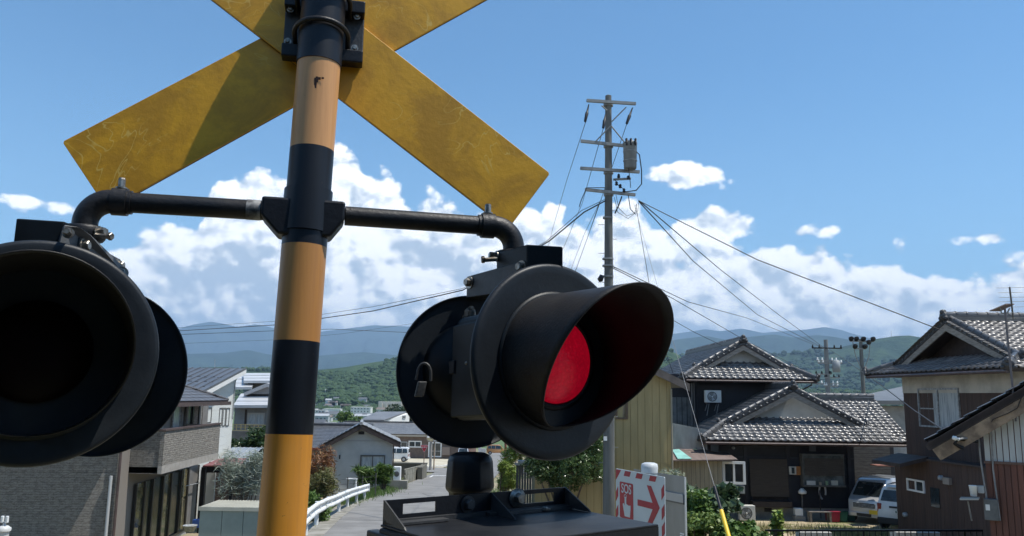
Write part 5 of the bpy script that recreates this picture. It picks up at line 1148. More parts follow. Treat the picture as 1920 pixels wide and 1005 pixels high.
window(BWl, bb, BWl.R(803, 829, 828, 857), M['white_frame'], M['glass_dark'], .16, .1, 1, name='door', bars=(.4,))
for a, b_, y0_, y1_, c in ((829, 843.5, 838, 853, (.24, .19, .16)),):
    r = BWl.R(a, y0_, b_, y1_); mb = MB(); BWl.box(mb, r[0], r[1], r[2], r[3], .01, .3); mb.build('wall_cabinet', mat('tan_cabinet', c, .8), bb)
# ================================================================== grey-roofed house on the rise behind it
Yt = 136.0; th_ = thing('low_pitched_house', 'white house with low-pitched grey roof standing behind the brown building', 'house', (-20, 138, -9.5))
pts4 = [pt(676, 787, Yt), pt(720, 787, Yt), pt(762, 771.6, Yt+9), pt(706, 771.6, Yt+9)]
mb = MB(); mb.prism(pts4, (0, 0, -.25)); mb.build('roof', mat('grey_metal_roof', (.15, .155, .165), .45, .2, .5), th_)
q = [pts4[1]+Vector((-.3, .3, -.3)), pts4[2]+Vector((.6, -.3, -.3))]
mb = MB(); mb.prism([q[0], q[1], Vector((q[1].x, q[1].y, -11)), Vector((q[0].x, q[0].y, -11))], (-4, 0, 0)); mb.build('white_wall', mat('bright_white_render', (.70, .70, .67), .8), th_)
mb = MB(); mb.box(pts4[0].x+.4, pts4[1].x-.3, Yt+.4, Yt+5, -11, pts4[0].z-.28); mb.build('front_wall', mat('grey_brown_render', (.22, .21, .20), .8), th_)
Wt = Wall((q[0].x+.01, q[0].y), (q[1].x+.01, q[1].y)); window(Wt, th_, Wt.R(754, 779, 760, 785), M['grey_galv'], M['glass_dark'], .15, .1, 1)
bl_ = thing('blue_roofed_shed', 'small shed with pale blue roof beyond the brown building', 'shed', (-16.5, 140, -9.5))
a, b_ = pt(777, 794, 138), pt(800, 783, 142); mb = MB(); mb.prism([a, Vector((b_.x+2, a.y, a.z)), Vector((b_.x+2, b_.y, b_.z)), Vector((b_.x, b_.y, b_.z))], (0, 0, -.2)); mb.build('roof', mat('pale_blue_roof', (.38, .46, .55), .5), bl_)
mb = MB(); mb.box(a.x+.3, b_.x+1.8, 138.4, 142, -11, a.z-.2); mb.build('wall', gwl, bl_)
# ================================================================== plants
def leafmat(name, c1, c2, rough=.5, k=None):
    mm = bpy.data.materials.new(name); mm.use_nodes = True; t = NT(mm.node_tree); b = t.n['Principled BSDF']; v = t.n.new('ShaderNodeTexCoord').outputs['Object']
    oi = t.n.new('ShaderNodeNewGeometry').outputs['Random Per Island']
    c_ = t.mix(t.ss(oi, 0, 1), c1, c2); c_ = t.mix(t.M('MULTIPLY', t.ss(t.noise(v, 2.5, 3, .6), .4, .7), .35), c_, tuple(x*.5 for x in c1))
    t.inp(b.inputs['Base Color'], c_); b.inputs['Roughness'].default_value = rough; b.inputs['Specular IOR Level'].default_value = .4
    tr_ = t.n.new('ShaderNodeBsdfTranslucent'); t.inp(tr_.inputs[0], t.mix(.0, c_, c_)); ad_ = t.n.new('ShaderNodeMixShader'); ad_.inputs[0].default_value = .22
    t.l.new(b.outputs[0], ad_.inputs[1]); t.l.new(tr_.outputs[0], ad_.inputs[2]); t.l.new(ad_.outputs[0], t.n['Material Output'].inputs[0]); return mm
LM = {'olive': leafmat('silver_olive_leaves', (.22, .27, .22), (.36, .40, .34)), 'green': leafmat('green_leaves', (.055, .11, .022), (.12, .20, .04)), 'dark': leafmat('dark_glossy_leaves', (.030, .065, .022), (.07, .12, .04), .3),
      'gloss': leafmat('camellia_leaves', (.040, .085, .028), (.13, .19, .075), .25), 'bright': leafmat('bright_yellow_green_leaves', (.14, .21, .035), (.26, .34, .07)), 'red': leafmat('rusty_red_leaves', (.20, .075, .035), (.26, .15, .06)), 'ochre': leafmat('dry_olive_leaves', (.17, .15, .06), (.12, .14, .045)),
      'mixed': leafmat('green_and_lime_leaves', (.06, .11, .025), (.20, .27, .06)), 'conifer': leafmat('conifer_needles', (.022, .045, .02), (.035, .065, .028), .7), 'dry': leafmat('dry_grass_blades', (.36, .31, .16), (.22, .24, .09), .8), 'pale': leafmat('pale_stone_and_leaf', (.34, .36, .28), (.18, .22, .12), .7)}
BARK = mat('grey_brown_bark', (.11, .085, .065), .9, .4, 12, bump=.4)
def leaves(name, blobs, n, ls, m, par, seed=0, shape=.5, droop=.0, shell=.55, kind='stuff', elong=1.7):
    """leaf quads through the volume of several ellipsoids: (centre, radii)"""
    r = np.random.default_rng(seed); w_ = np.array([b[1][0]*b[1][2] for b in blobs]); cnt = (w_/w_.sum()*n).astype(int)+1; P_ = []
    for (c, rad), k in zip(blobs, cnt):
        d = r.normal(size=(k, 3)); d /= np.linalg.norm(d, axis=1)[:, None]; rr = (1-shell)+shell*r.random((k, 1))**.6; rr *= 1+.16*np.sin(d[:, :1]*7+seed)+.12*np.cos(d[:, 2:]*9+d[:, 1:2]*5)
        P_.append(np.array(c)[None]+d*rr*np.array(rad)[None])
    P_ = np.concatenate(P_); k = len(P_); a = r.normal(size=(k, 3)); a[:, 2] = a[:, 2]*.6-droop; a /= np.linalg.norm(a, axis=1)[:, None]; b_ = np.cross(a, r.normal(size=(k, 3))*[.7, .7, 1.5]); b_ /= np.linalg.norm(b_, axis=1)[:, None]
    s = ls*(.6+.8*r.random((k, 1))); nn = np.cross(a, b_)
    V = np.stack([P_-a*s*elong*.5, P_+b_*s*shape*.5+nn*s*.1, P_+a*s*elong*.5, P_-b_*s*shape*.5+nn*s*.1], 1).reshape(-1, 3)-np.array(ORG[par.name])[None]
    me = bpy.data.meshes.new(name); F_ = np.arange(4*k).reshape(k, 4); me.vertices.add(4*k); me.vertices.foreach_set('co', V.ravel()); me.loops.add(4*k); me.loops.foreach_set('vertex_index', F_.ravel().astype(np.int32)); me.polygons.add(k); me.polygons.foreach_set('loop_start', np.arange(0, 4*k, 4, dtype=np.int32)); me.update(calc_edges=True)
    me.materials.append(m); o = bpy.data.objects.new(name, me); col.objects.link(o); o.parent = par; o['kind'] = kind; return o
def stems(par, base, tops, r0=.03, name='stem', seed=0):
    mb = MB(); rr = random.Random(seed)
    for tp in tops:
        tp = Vector(tp); b_ = Vector(base)+Vector((rr.uniform(-.1, .1), rr.uniform(-.1, .1), 0)); mid = b_.lerp(tp, .5)+Vector((rr.uniform(-.12, .12), rr.uniform(-.12, .12), .1)); mb.tube([b_, mid, tp], [r0, r0*.6, r0*.25], 6)
    return mb.build(name, BARK, par, kind='stuff')
def bush(name, label, cat, c, rad, n, ls, mk, seed, nb=6, group=None, zb=None, stem=True, **kw):
    c = Vector(c); g = gzf(c.x, c.y) if zb is None else zb; root = thing(name, label, cat, (c.x, c.y, g), group); rr = random.Random(seed); bl = []
    for i in range(nb):
        f = rr.uniform(.35, .7); bl.append(((c.x+rr.uniform(-.7, .7)*rad[0], c.y+rr.uniform(-.6, .6)*rad[1], c.z+rr.uniform(-.75, .7)*rad[2]), (rad[0]*f, rad[1]*f, rad[2]*f)))
    leaves('foliage', bl, n, ls, LM[mk] if isinstance(mk, str) else mk, root, seed, **kw)
    if stem: stems(root, (c.x, c.y, g), [b[0] for b in bl], .02+.012*rad[2], seed=seed)
    return root
bush('olive_shrub', 'silver-leaved olive shrub behind the green-grey garden shed', 'shrub', pt(455, 888, 27.6), (.75, .6, .75), 2600, .10, 'olive', 3, 18, shape=.22, elong=3.0, shell=.95)
bush('red_shrub', 'rust-red nandina shrub between the banded post and the small gabled house', 'shrub', pt(592, 880, 36), (.85, .8, .95), 3000, .11, 'red', 5, 16, shape=.35, elong=2.2, shell=.95)
bush('olive_brown_shrub', 'dry olive-brown shrub in front of the rust-red one', 'shrub', pt(598, 908, 33), (.80, .6, .60), 2200, .10, 'ochre', 6, 14, shape=.35, elong=2.2, shell=.95)
bush('green_shrub', 'upright green bush below the broad window, nearer its middle', 'shrub', pt(684, 893, 48.5), (.72, .6, .52), 1500, .17, 'green', 8, 14, shape=.26, elong=2.8, shell=.95)
bush('green_shrub', 'upright green bush at the window corner nearest the lane', 'shrub', pt(722, 890, 48.5), (.58, .5, .62), 1500, .17, 'green', 9, 14, shape=.26, elong=2.8, shell=.95)
bush('low_shrub', 'low green and pale undergrowth beside the guardrail', 'shrub', pt(588, 948, 27), (.40, .8, .45), 2600, .09, 'green', 10, 9)
bush('hedge_shrub', 'round yellow-green hedge beside the lane behind the black bell housing', 'shrub', pt(945, 889, 33.5), (.50, .55, .62), 4200, .085, 'bright', 12, 8, shape=.3, elong=2.4)
bush('bright_bush', 'taller yellow-green bush above the round hedge', 'shrub', pt(968, 842, 37), (.62, .6, .85), 3600, .10, 'bright', 13, 8, shape=.35, elong=2)
bt_ = thing('camellia_tree', 'dense dark green tree hanging over the beige shed beside the concrete pole', 'tree', (1.25, 25.6, -4.3))
bl = []; rr = random.Random(3)
for (x, y, ry) in ((1003, 872, .45), (1022, 884, .45), (1045, 885, .55), (1075, 882, .6), (1105, 870, .6), (1118, 845, .55), (1060, 850, .8), (1010, 840, .7), (1090, 820, .8), (1045, 905, .35), (1070, 905, .35), (1120, 890, .3), (1012, 850, .45)):
    c = pt(x, y, 25.6+rr.uniform(-.5, .7)); bl.append((tuple(c), (ry*rr.uniform(.8, 1.1), ry, ry*.8)))
leaves('crown', bl, 26000, .062, LM['gloss'], bt_, 4, shape=.5, shell=.45); stems(bt_, (1.6, 25.9, -4.4), [b[0] for b in bl[:5]], .05, 'trunk')
gt2 = thing('garden_tree', 'dark green garden trees below the yellow balcony rail', 'tree', (-15.2, 47, -6.8)); bl = [(tuple(pt(x, y, 47)), (r_, r_, r_*.9)) for x, y, r_ in ((487, 822, .75), (500, 835, .7), (478, 838, .5), (452, 842, .7), (465, 850, .7), (440, 848, .4), (490, 850, .6), (455, 858, .5))]
leaves('foliage', bl, 6500, .16, LM['dark'], gt2, 6); stems(gt2, (-15.2, 47, -6.9), [b[0] for b in bl], .06)
# foreground plants at the lower right
bush('broadleaf_bush', 'dark broad-leaved bush between the bare sign back and the guy wire', 'bush', pt(1328, 934, 20.5), (.80, .7, .38), 1700, .19, leafmat('broad_leaves', (.045, .085, .035), (.12, .17, .09), .35), 21, 9, zb=-4.1, shape=.8, elong=1.1, droop=.5)
bush('yellow_green_bush', 'sunlit yellow-green bush at the foot of the yellow guy wire guard', 'bush', pt(1318, 990, 16.5), (.50, .6, .26), 2600, .075, 'mixed', 22, 9, zb=-3.5, shape=.7, elong=1.2)
bush('green_bush', 'mid green leafy bush at the end of the black fence', 'bush', pt(1385, 1000, 16), (.55, .5, .30), 2200, .10, 'green', 23, 8, zb=-3.7, shape=.8, elong=1.2)
bush('undergrowth', 'dark green undergrowth directly behind the bare sign back', 'bush', pt(1292, 968, 17.5), (.40, .5, .45), 2600, .08, 'green', 24, 8, zb=-3.8, shape=.7)
bush('young_plant', 'single young plant with pale shoots standing before the yard', 'plant', pt(1455, 985, 17.2), (.16, .16, .26), 260, .085, 'bright', 25, 5, zb=-3.9, shape=.75)
bush('tall_weed', 'pale weeds rising above the bare sign back', 'plant', pt(1262, 895, 12), (.28, .2, .10), 300, .05, 'pale', 26, 5, zb=-3.2, shape=.4)
# grass verge and weeds: single masses
gr = bpy.data.objects.new('verge_anchor', None); 
def grass(name, spots, n, h, m, seed):
    r = np.random.default_rng(seed); V = []
    for (x, y, rx, ry), k in zip(spots, [n//len(spots)]*len(spots)):
        px_ = x+r.normal(size=k)*rx*.5; py_ = y+r.normal(size=k)*ry*.5; z = gz(px_, py_)+.03; hh = h*(.5+r.random(k)); a = r.random(k)*6.28; w2 = .012+.01*r.random(k); lean = r.normal(size=(k, 2))*.35*hh[:, None]
        b0 = np.stack([px_-np.cos(a)*w2, py_-np.sin(a)*w2, z], 1); b1 = np.stack([px_+np.cos(a)*w2, py_+np.sin(a)*w2, z], 1); tp = np.stack([px_+lean[:, 0], py_+lean[:, 1], z+hh], 1); V.append(np.stack([b0, b1, tp], 1).reshape(-1, 3))
    V = np.concatenate(V); me = bpy.data.meshes.new(name); me.from_pydata(V.tolist(), [], np.arange(len(V)).reshape(-1, 3).tolist()); me.materials.append(m); o = bpy.data.objects.new(name, me); col.objects.link(o); o['kind'] = 'stuff'
grass('verge_grass', [(-7.6, 47, 1.0, 6), (-7.9, 52, .8, 5), (-7.6, 41, .7, 5), (-7.8, 36, .9, 5), (-8.0, 57, .5, 6), (-1.0, 34, 1.0, 8), (-1.0, 42, .8, 8), (-.6, 28, 1, 6)], 22000, .22, LM['green'], 3)
grass('dry_weeds', [(-9.5, 44, 1.5, 5), (-8.6, 50, 1.2, 5), (-8.2, 32, 1.2, 6), (-7.4, 27, 1, 5), (9, 28.5, 3, .8), (12, 27.8, 2, .7)], 9000, .20, LM['dry'], 4)
grass('roadside_grass', [(4.5, 16, 1.0, 2), (3.6, 13, .8, 2), (5.0, 18.5, 1.4, 1.5)], 9000, .35, LM['green'], 5)
# trees farther down the valley
def tree(name, label, px_, py_, Y, rx, rz, mk, seed, cat='tree', group=None, n=1500, ls=.45):
    c = pt(px_, py_, Y); g = gzf(c.x, c.y); return bush(name, label, cat, c, (rx, rx, rz), n, ls, mk, seed, 8, group=group, zb=g, shape=.7)
tree('broadleaf_tree', 'round green tree beyond the small gabled house, against the white town', 650, 786, 240, 3.0, 2.4, 'green', 41)
tree('broadleaf_tree', 'lower green tree just right of the round one before the grey-roofed house'.replace('just right of', 'beside'), 668, 789, 230, 2.4, 1.5, 'green', 42)
tree('conifer_tree', 'dark conifer cluster beside the low-pitched house, under the black lamp', 770, 775, 190, 2.6, 3.4, 'conifer', 43)
tree('conifer_tree', 'dark conifer clump above the grey roof ridge of the low-pitched house', 738, 766, 260, 5.2, 2.2, 'conifer', 44)

# ================================================================== power poles
conc = mat('pale_concrete_pole', (.13, .137, .133), .85, c2=(.075, .08, .078), vscale=1.5, stretch=(3, 3, .4), bump=.1)
galv = mat('galvanised_crossarm', (.20, .21, .21), .5, .2, 5, metal=.3)
PX, PY = pt(1141, 940, 24.3).x, 24.3; ztop = pt(1143, 180, 24.3).z; gp = -4.15
up = thing('utility_pole', 'tall concrete power pole with four crossarms and a grey can transformer', 'power pole', (PX, PY, gp))
mb = MB(); mb.tube([(PX, PY, gp-.3), (PX+.02, PY, -1), (PX+.045, PY, ztop)], [.185, .165, .098], 28); mb.build('pole', conc, up)
mb = MB(); mb.tube([(PX+.045, PY, ztop), (PX+.045, PY, ztop+.03)], [.10, .05], 20); mb.build('pole_cap', galv, up)
arms = []
for (xa, ya, xb, yb) in ((1100, 191, 1192, 197), (1089, 267, 1172, 276), (1088, 318, 1199, 325), (1097, 358, 1191, 368)):
    a, b_ = pt(xa, ya, 24.0), pt(xb, yb, 24.25); d = (b_-a); s_ = Vector((d.y, -d.x, 0)).normalized()
    mb = MB(); mb.obox(a-s_*.04, d, s_*.08, (0, 0, .09)); mb.build('crossarm', galv, up); arms.append((a, b_, s_))
    m_ = (Vector((PX+.04, 24.3, a.z+d.z*.5))); mb = MB(); mb.tube([m_-Vector((0, 0, .03)), m_+Vector((0, 0, .05))], .155, 16); mb.build('arm_band', galv, up)
for x0, y0, x1, y1 in ((1174, 201, 1147, 228), (1145, 236, 1116, 266), (1146, 236, 1172, 268), (1128, 198, 1138, 207)):
    mb = MB(); mb.tube([pt(x0, y0, 24.0), pt(x1, y1, 24.05)], .022, 6); mb.build('arm_brace', galv, up)
tcx, tcz = pt(1181, 293, 24.0).x, pt(1181, 318, 24.0).z
mb = MB(); mb.lathe((tcx, 23.95, tcz), (0, 0, 1), [(0, 0), (.17, .0), (.195, .03), (.215, .78), (.225, .80), (.225, .84), (.12, .90), (0, .90)], 28); to = mb.build('transformer', mat('grey_transformer_can', (.13, .145, .15), .45, .15, 3, metal=.2), up)
for a_ in (-.14, 0, .14):
    mb = MB(); p = Vector((tcx+a_, 23.95-.17, tcz+.80)); mb.tube([p, p+Vector((0, -.04, .10)), p+Vector((0, -.05, -.10))], [.045, .04, .025], 8); mb.build('bushing', M['black'], to)
for z_ in (.25, .55): 
    mb = MB(); mb.tube([(tcx, 23.95, tcz+z_), (tcx, 23.95, tcz+z_+.02)], .22, 24); mb.build('band', galv, to)
for (x, y, x2, y2) in ((1104, 196, 1097, 228), (1136, 212, 1131, 240), (1186, 202, 1175, 232)):
    a, b_ = pt(x, y, 23.9), pt(x2, y2, 23.8); mb = MB(); mb.tube([a, a.lerp(b_, .45), a.lerp(b_, .5), b_], [.018, .035, .055, .04], 8); mb.build('strain_insulator', M['black'], up)
for x, y in ((1160, 330), (1178, 333), (1163, 349), (1170, 357), (1156, 344)):
    p = pt(x, y, 23.95); mb = MB(); mb.lathe(p, (0, 0, 1), [(0, -.07), (.04, -.06), (.055, -.02), (.03, 0), (.05, .03), (0, .08)], 10); mb.build('insulator', M['black'], up)
mb = MB(); mb.obox(pt(1150, 338, 24.1), (.55, 0, .04), (0, .06, 0), (0, 0, .06)); mb.build('side_bracket', galv, up)
for y in (410, 487, 500, 520): 
    zc_ = pt(1141, y, 24.3).z; mb = MB(); mb.tube([(PX+.01, PY, zc_), (PX+.01, PY, zc_+.05)], .172 if y > 450 else .155, 20); mb.build('pole_band', galv, up)
for i in range(18):
    z_ = gp+2.2+i*.45; sg = 1 if i % 2 else -1; mb = MB(); mb.tube([(PX+.1*sg, PY, z_), (PX+.29*sg, PY, z_)], .009, 5); mb.build('climbing_step', galv, up)
mb = MB(); mb.lathe(pt(1127, 521, 24.1), (-.5, 0, -1), [(0, -.1), (.07, -.08), (.09, .08), (0, .14)], 10); mb.build('cable_clamp', M['black'], up)
mb = MB(); a = pt(1135, 823, 24.1); mb.box(a.x-.05, a.x+.05, 24.08, 24.12, a.z-.05, a.z+.07); mb.build('pole_tag', M['white_frame'], up)
def loops(pts_, r_=.010):
    mb = MB(); mb.tube([pt(x, y, Y) for x, y, Y in pts_], r_, 5); mb.build('jumper_wire', M['black'], up)
loops([(1190, 282, 23.9), (1199, 290, 23.9), (1203, 320, 23.9), (1203, 345, 23.9), (1193, 357, 23.9), (1172, 360, 23.9)], .018)
loops([(1172, 275, 23.9), (1178, 310, 23.8), (1182, 345, 23.9), (1182, 352, 23.9)], .012)
loops([(1152, 336, 23.9), (1160, 348, 23.9), (1172, 356, 23.9)]); loops([(1134, 352, 23.9), (1120, 352, 23.9), (1100, 352, 23.9), (1090, 375, 23.9), (1086, 388, 23.9)], .014)
loops([(1155, 366, 23.9), (1160, 390, 23.8), (1175, 405, 23.8), (1190, 400, 23.8), (1194, 382, 23.8)], .008); loops([(1152, 370, 23.9), (1158, 398, 23.8), (1178, 410, 23.8), (1196, 395, 23.8), (1197, 380, 23.8)], .008)
loops([(1178, 366, 23.9), (1182, 392, 23.9), (1192, 402, 23.9)], .014); loops([(1166, 368, 24), (1160, 385, 24), (1153, 400, 24)], .022)
def lattice_pole(px_, ptop_, pbot, Y, label, flood=False):
    x = pt(px_, 700, Y).x; zt = pt(px_, ptop_, Y).z; g = gzf(x, Y); ro = thing('floodlight_pole' if flood else 'utility_pole', label, 'power pole' if not flood else 'light pole', (x, Y, g))
    mb = MB(); mb.tube([(x, Y, g), (x, Y, zt)], [.30, .19], 12); mb.build('pole', conc if flood else mat('distant_pole_grey', (.16, .17, .17), .8), ro); return ro, x, zt, g
fp, fx, fz, fg = lattice_pole(1617, 636, 745, 92, 'tall floodlight mast with two tiers of lamps beyond the tiled house', True)
mb = MB(); z1 = pt(1617, 640, 92).z; mb.box(fx-1.35, fx+1.35, 91.75, 91.85, z1-.08, z1+.08); mb.build('lamp_bar', galv, fp)
mb = MB(); z2 = pt(1617, 654, 92).z; mb.box(fx-.9, fx+.5, 91.75, 91.85, z2-.08, z2+.08); mb.build('lamp_bar', galv, fp)
for dx_, zz in ((-1.25, z1), (-.65, z1), (.15, z1), (1.25, z1), (-.85, z2), (.3, z2), (.75, z2+.5)):
    mb = MB(); c = Vector((fx+dx_, 91.6, zz+.25)); mb.lathe(c, (.2, -1, -.45), [(0, -.35), (.15, -.3), (.30, 0), (.31, .06), (0, .06)], 12); mb.build('floodlight', M['black'], fp)
for s_ in (-1, 1): 
    mb = MB(); mb.tube([(fx+1.0*s_, 91.8, z1-.1), (fx+.75*s_, 91.8, z2-.9), (fx+.15*s_, 91.8, z2-2.4)], .05, 6); mb.build('brace', galv, fp)
dp, dxp, dzp, dg = lattice_pole(1551, 637, 750, 78, 'dark grey power pole with many crossarms beyond the tiled house')
for i, (y, wl, wr_) in enumerate(((653, 1.45, 1.45), (677, 1.0, .9), (681, .9, 1.4), (702, 1.2, .3), (708, .3, 1.1), (720, 1.3, .9), (724, .4, .9))):
    z_ = pt(1551, y, 78).z; mb = MB(); mb.box(dxp-wl, dxp+wr_, 77.75, 77.87, z_-.06, z_+.06); ao = mb.build('crossarm', galv if i > 0 else M['black'], dp)
    for k in (-wl*.95, -wl*.5, wr_*.5, wr_*.95): mb = MB(); mb.lathe((dxp+k, 77.8, z_+.05), (0, 0, 1), [(0, 0), (.09, .02), (.09, .12), (.05, .16), (.07, .25), (0, .28)], 8); mb.build('insulator', M['black'] if i in (0, 3, 4) else M['white_frame'], ao)
zt_ = pt(1562, 690, 78).z; mb = MB(); mb.lathe((dxp+.75, 77.6, zt_-.4), (0, 0, 1), [(0, 0), (.35, 0), (.38, 1.1), (0, 1.15)], 14); mb.build('transformer', mat('transformer_far', (.22, .24, .25), .5), dp)
lp, lpx, lpz, lpg = lattice_pole(1003, 585, 745, 70, 'power pole far down the lane hidden behind the red lamp')
mb = MB(); mb.box(lpx-1, lpx+1, 69.8, 69.92, lpz-.5, lpz-.38); mb.build('crossarm', galv, lp)
# ---- wires: each its own span
wm = mat('black_cable', (.02, .02, .022), .6)
def wire(label, ctrl, r_, sag=0, name='power_line', group=None):
    P_ = [pt(x, y, Y) if not isinstance(x, Vector) else x for x, y, Y in ctrl]; pts_ = []
    for a, b_ in zip(P_[:-1], P_[1:]):
        for k in range(10):
            t_ = k/10; q = a.lerp(b_, t_); q.z -= sag*4*t_*(1-t_); pts_.append(q)
    pts_.append(P_[-1]); ro = MB().tube(pts_, r_, 5).build(name, wm); ro['label'] = label; ro['category'] = 'cable'
    if group: ro['group'] = group
    return ro
wire('top overhead line from the concrete pole down to the brown house ridge', [(1197, 376, 24.0), (1420, 487, 22.6), (1762, 618, 22.2)], .014)
wire('line sloping from the concrete pole to the dark grey power pole, steeper one', [(1198, 378, 24.0), (1300, 490, 38), (1420, 590, 55), (1549, 655, 78)], .020)
wire('line from the concrete pole to the crossarm of the dark grey power pole, shallower one', [(1199, 377, 24.0), (1350, 505, 40), (1460, 590, 58), (1545, 652, 78)], .020)
wire('service cable from the dark grey power pole down to the bleached verge board', [(1551, 652, 77), (1640, 713, 35), (1715, 770, 20), (INS, 0, 0)], .016)
wire('thin line running out from the black clamp on the concrete pole above the hood', [(1150, 500, 24.1), (1290, 566, 32), (1400, 596, 45), (1549, 655, 78)], .014)
wire('lower line running out from the black clamp across the tiled house', [(1150, 503, 24.1), (1262, 560, 30), (1400, 640, 40), (1520, 700, 60)], .014)
wire('faint line passing down in front of the upper tiled roof', [(1235, 585, 27), (1300, 622, 31), (1354, 648, 34)], .011)
wire('heavy bundled cable climbing from the far lane to the concrete pole', [(-200, 640, 70), (340, 620, 60), (520, 609, 48), (700, 583, 38), (868, 544, 30), (1030, 452, 25.5), (1095, 398, 24.2), (1136, 376, 24.1)], .022)
wire('thinner carrier wire above the heavy bundled cable', [(-200, 634, 70), (340, 614, 60), (520, 602, 48), (700, 575, 38), (868, 541, 30), (1025, 452, 25.4), (1090, 395, 24.2), (1134, 374, 24.1)], .010)
wire('straight cable low across the blue mountains', [(-200, 640, 62), (340, 627, 60), (520, 620, 60), (620, 617, 60), (800, 625, 65), (1003, 600, 70)], .018)
wire('faint lower cable across the blue mountains', [(-200, 660, 70), (340, 644, 70), (520, 637, 70), (640, 626, 70), (820, 600, 70), (1003, 590, 70)], .010)
for k, (x0, y0, mx, my, x1, y1) in enumerate(((1098, 229, 1062, 340, 1036, 430), (1131, 241, 1092, 380, 1050, 480), (1175, 233, 1118, 400, 1080, 505))):
    wire(('bare high line from the outermost insulator on the top crossarm', 'bare high line from the insulator nearest the pole top', 'bare high line from the insulator above the transformer')[k], [(x0, y0, 23.8), (mx, my, 34), (x1, y1, 48), (1003-6+6*k, 588, 70)], .011)
wire('slack drop wire hanging from the third crossarm, closer to the pole', [(1128, 372, 24), (1095, 440, 30), (1065, 520, 40), (1003, 640, 66)], .008); wire('slack drop wire hanging from the lowest crossarm, outer one', [(1124, 380, 24), (1100, 450, 30), (1075, 520, 40), (1006, 640, 66)], .008)
wire('twin drop wire beside the guy wire, falling behind the red hood', [(1192, 384, 24), (1212, 500, 25), (1228, 600, 26), (1262, 700, 27)], .009)
# guy wire with guard
a, b_ = pt(1188, 380, 24.1), pt(1396, 1110, 12.6); gw_ = thing('guy_wire', 'steel guy wire with black sleeve and yellow guard rising from the bushes', 'guy wire', (b_.x, b_.y, -3.1))
def gpt(py): 
    best = min((abs(py-(502.5-F*float(np.dot(np.array(a.lerp(b_, t_)), cu))/float(np.dot(np.array(a.lerp(b_, t_)), cf)))), t_) for t_ in [i/800 for i in range(801)]); return a.lerp(b_, best[1])
mb = MB(); mb.tube([a, gpt(915)], .0055, 6); mb.build('wire', mat('bare_steel_wire', (.20, .20, .20), .5, metal=.3), gw_)
mb = MB(); mb.tube([gpt(912), gpt(958)], .026, 10); mb.build('black_sleeve', M['black'], gw_)
mb = MB(); mb.tube([gpt(957), b_], .036, 12); mb.build('yellow_guard', mat('yellow_plastic_guard', (.72, .48, .02), .45, .1, 6), gw_)

# ================================================================== guardrail
gwp = mat('white_guardrail_paint', (.74, .76, .76), .5, c2=(.64, .66, .65), vscale=1.5, bump=.03); gr_ = thing('guardrail', 'white two-wave guardrail curving down along the lane edge', 'guardrail', (-6.5, 28, -4.5))
def roadz(y): return -2.2-.075*y if y < 50 else -5.95-.05*(y-50)
line = [(8, -1.95), (11, -2.85), (15.7, -4.1), (19, -4.78), (21.9, -5.27), (24.5, -5.68), (27.2, -5.98), (29.2, -6.12), (32, -6.40), (35, -6.66), (38, -6.82), (40.8, -6.95)]
def gx(y): return float(np.interp(y, [p[0] for p in line], [p[1] for p in line]))
prof = [(0, .0), (.05, .02), (.075, .06), (.05, .105), (.005, .135), (-.005, .175), (.005, .215), (.05, .245), (.075, .29), (.05, .33), (0, .35)]
segs = [10, 13.6, 17.2, 20.6, 23.8, 26.9, 29.4, 33.2, 37.0, 40.8]
for s0, s1 in zip(segs[:-1], segs[1:]):
    mb = MB(); n_ = 6; ys_ = np.linspace(s0, s1+.06, n_+1); rows = []
    for y in ys_:
        x = gx(y); d = Vector((gx(y+.3)-gx(y-.3), .6, 0)).normalized(); o_ = Vector((d.y, -d.x, 0)); z0 = roadz(y)+.44; rows.append([Vector((x, y, z0))+o_*(u-.02)+Vector((0, 0, v)) for u, v in prof])
    k = len(prof); vs = [p for r_ in rows for p in r_]; fs = [(i*k+j, i*k+j+1, (i+1)*k+j+1, (i+1)*k+j) for i in range(n_) for j in range(k-1)]; mb.add(vs, fs, True)
    o = mb.build('rail_beam', gwp, gr_); sm_m = o.modifiers.new('s', 'SOLIDIFY'); sm_m.thickness = .008
for y in [11.8, 15.4, 19, 22.2, 25.4, 28.2, 31.4, 34.4, 37.4, 40.2]:
    x = gx(y)-.09; z = roadz(y); mb = MB(); mb.tube([(x, y, z-.4), (x, y, z+.78)], .065, 12); po = mb.build('rail_post', gwp, gr_); mb = MB(); mb.box(x+.03, x+.12, y-.05, y+.05, z+.52, z+.72); mb.build('spacer', gwp, po)
ye = 40.86; mb = MB(); mb.box(gx(ye)-.03, gx(ye)+.06, ye, ye+.05, roadz(ye)+.43, roadz(ye)+.80); mb.build('end_plate', gwp, gr_)

# ================================================================== emergency sign and the sign back beside it
red = mat('sign_red', (.34, .018, .03), .5, .1, 8); wht = mat('sign_white', (.52, .58, .60), .45, c2=(.47, .53, .55), vscale=3)
tube_c = pt(1218, 890, 4.75); es = thing('emergency_sign', 'white and red SOS emergency button sign with a hand and an arrow', 'sign', (tube_c.x, tube_c.y, -2.6))
mb = MB(); ztp = pt(1218, 868, 4.75).z; mb.tube([(tube_c.x, tube_c.y, -2.6), (tube_c.x, tube_c.y, ztp-.045)], .044, 28); mb.build('post', mat('grey_painted_post', (.36, .40, .42), .5, .15, 4), es)
mb = MB(); mb.lathe((tube_c.x, tube_c.y, ztp-.055), (0, 0, 1), [(.047, 0), (.049, .03), (.045, .05), (.03, .056), (0, .058)], 28); mb.build('post_cap', mat('pale_plastic_cap', (.50, .53, .54), .5, .15, 8), es)
TL, TR = pt(1154.5, 876, 4.78), pt(1246, 897, 4.30); SWp = Wall((TL.x, TL.y), (TR.x, TR.y)); H0 = (TL.z+TR.z)/2; Wd = SWp.L; Hh = .318
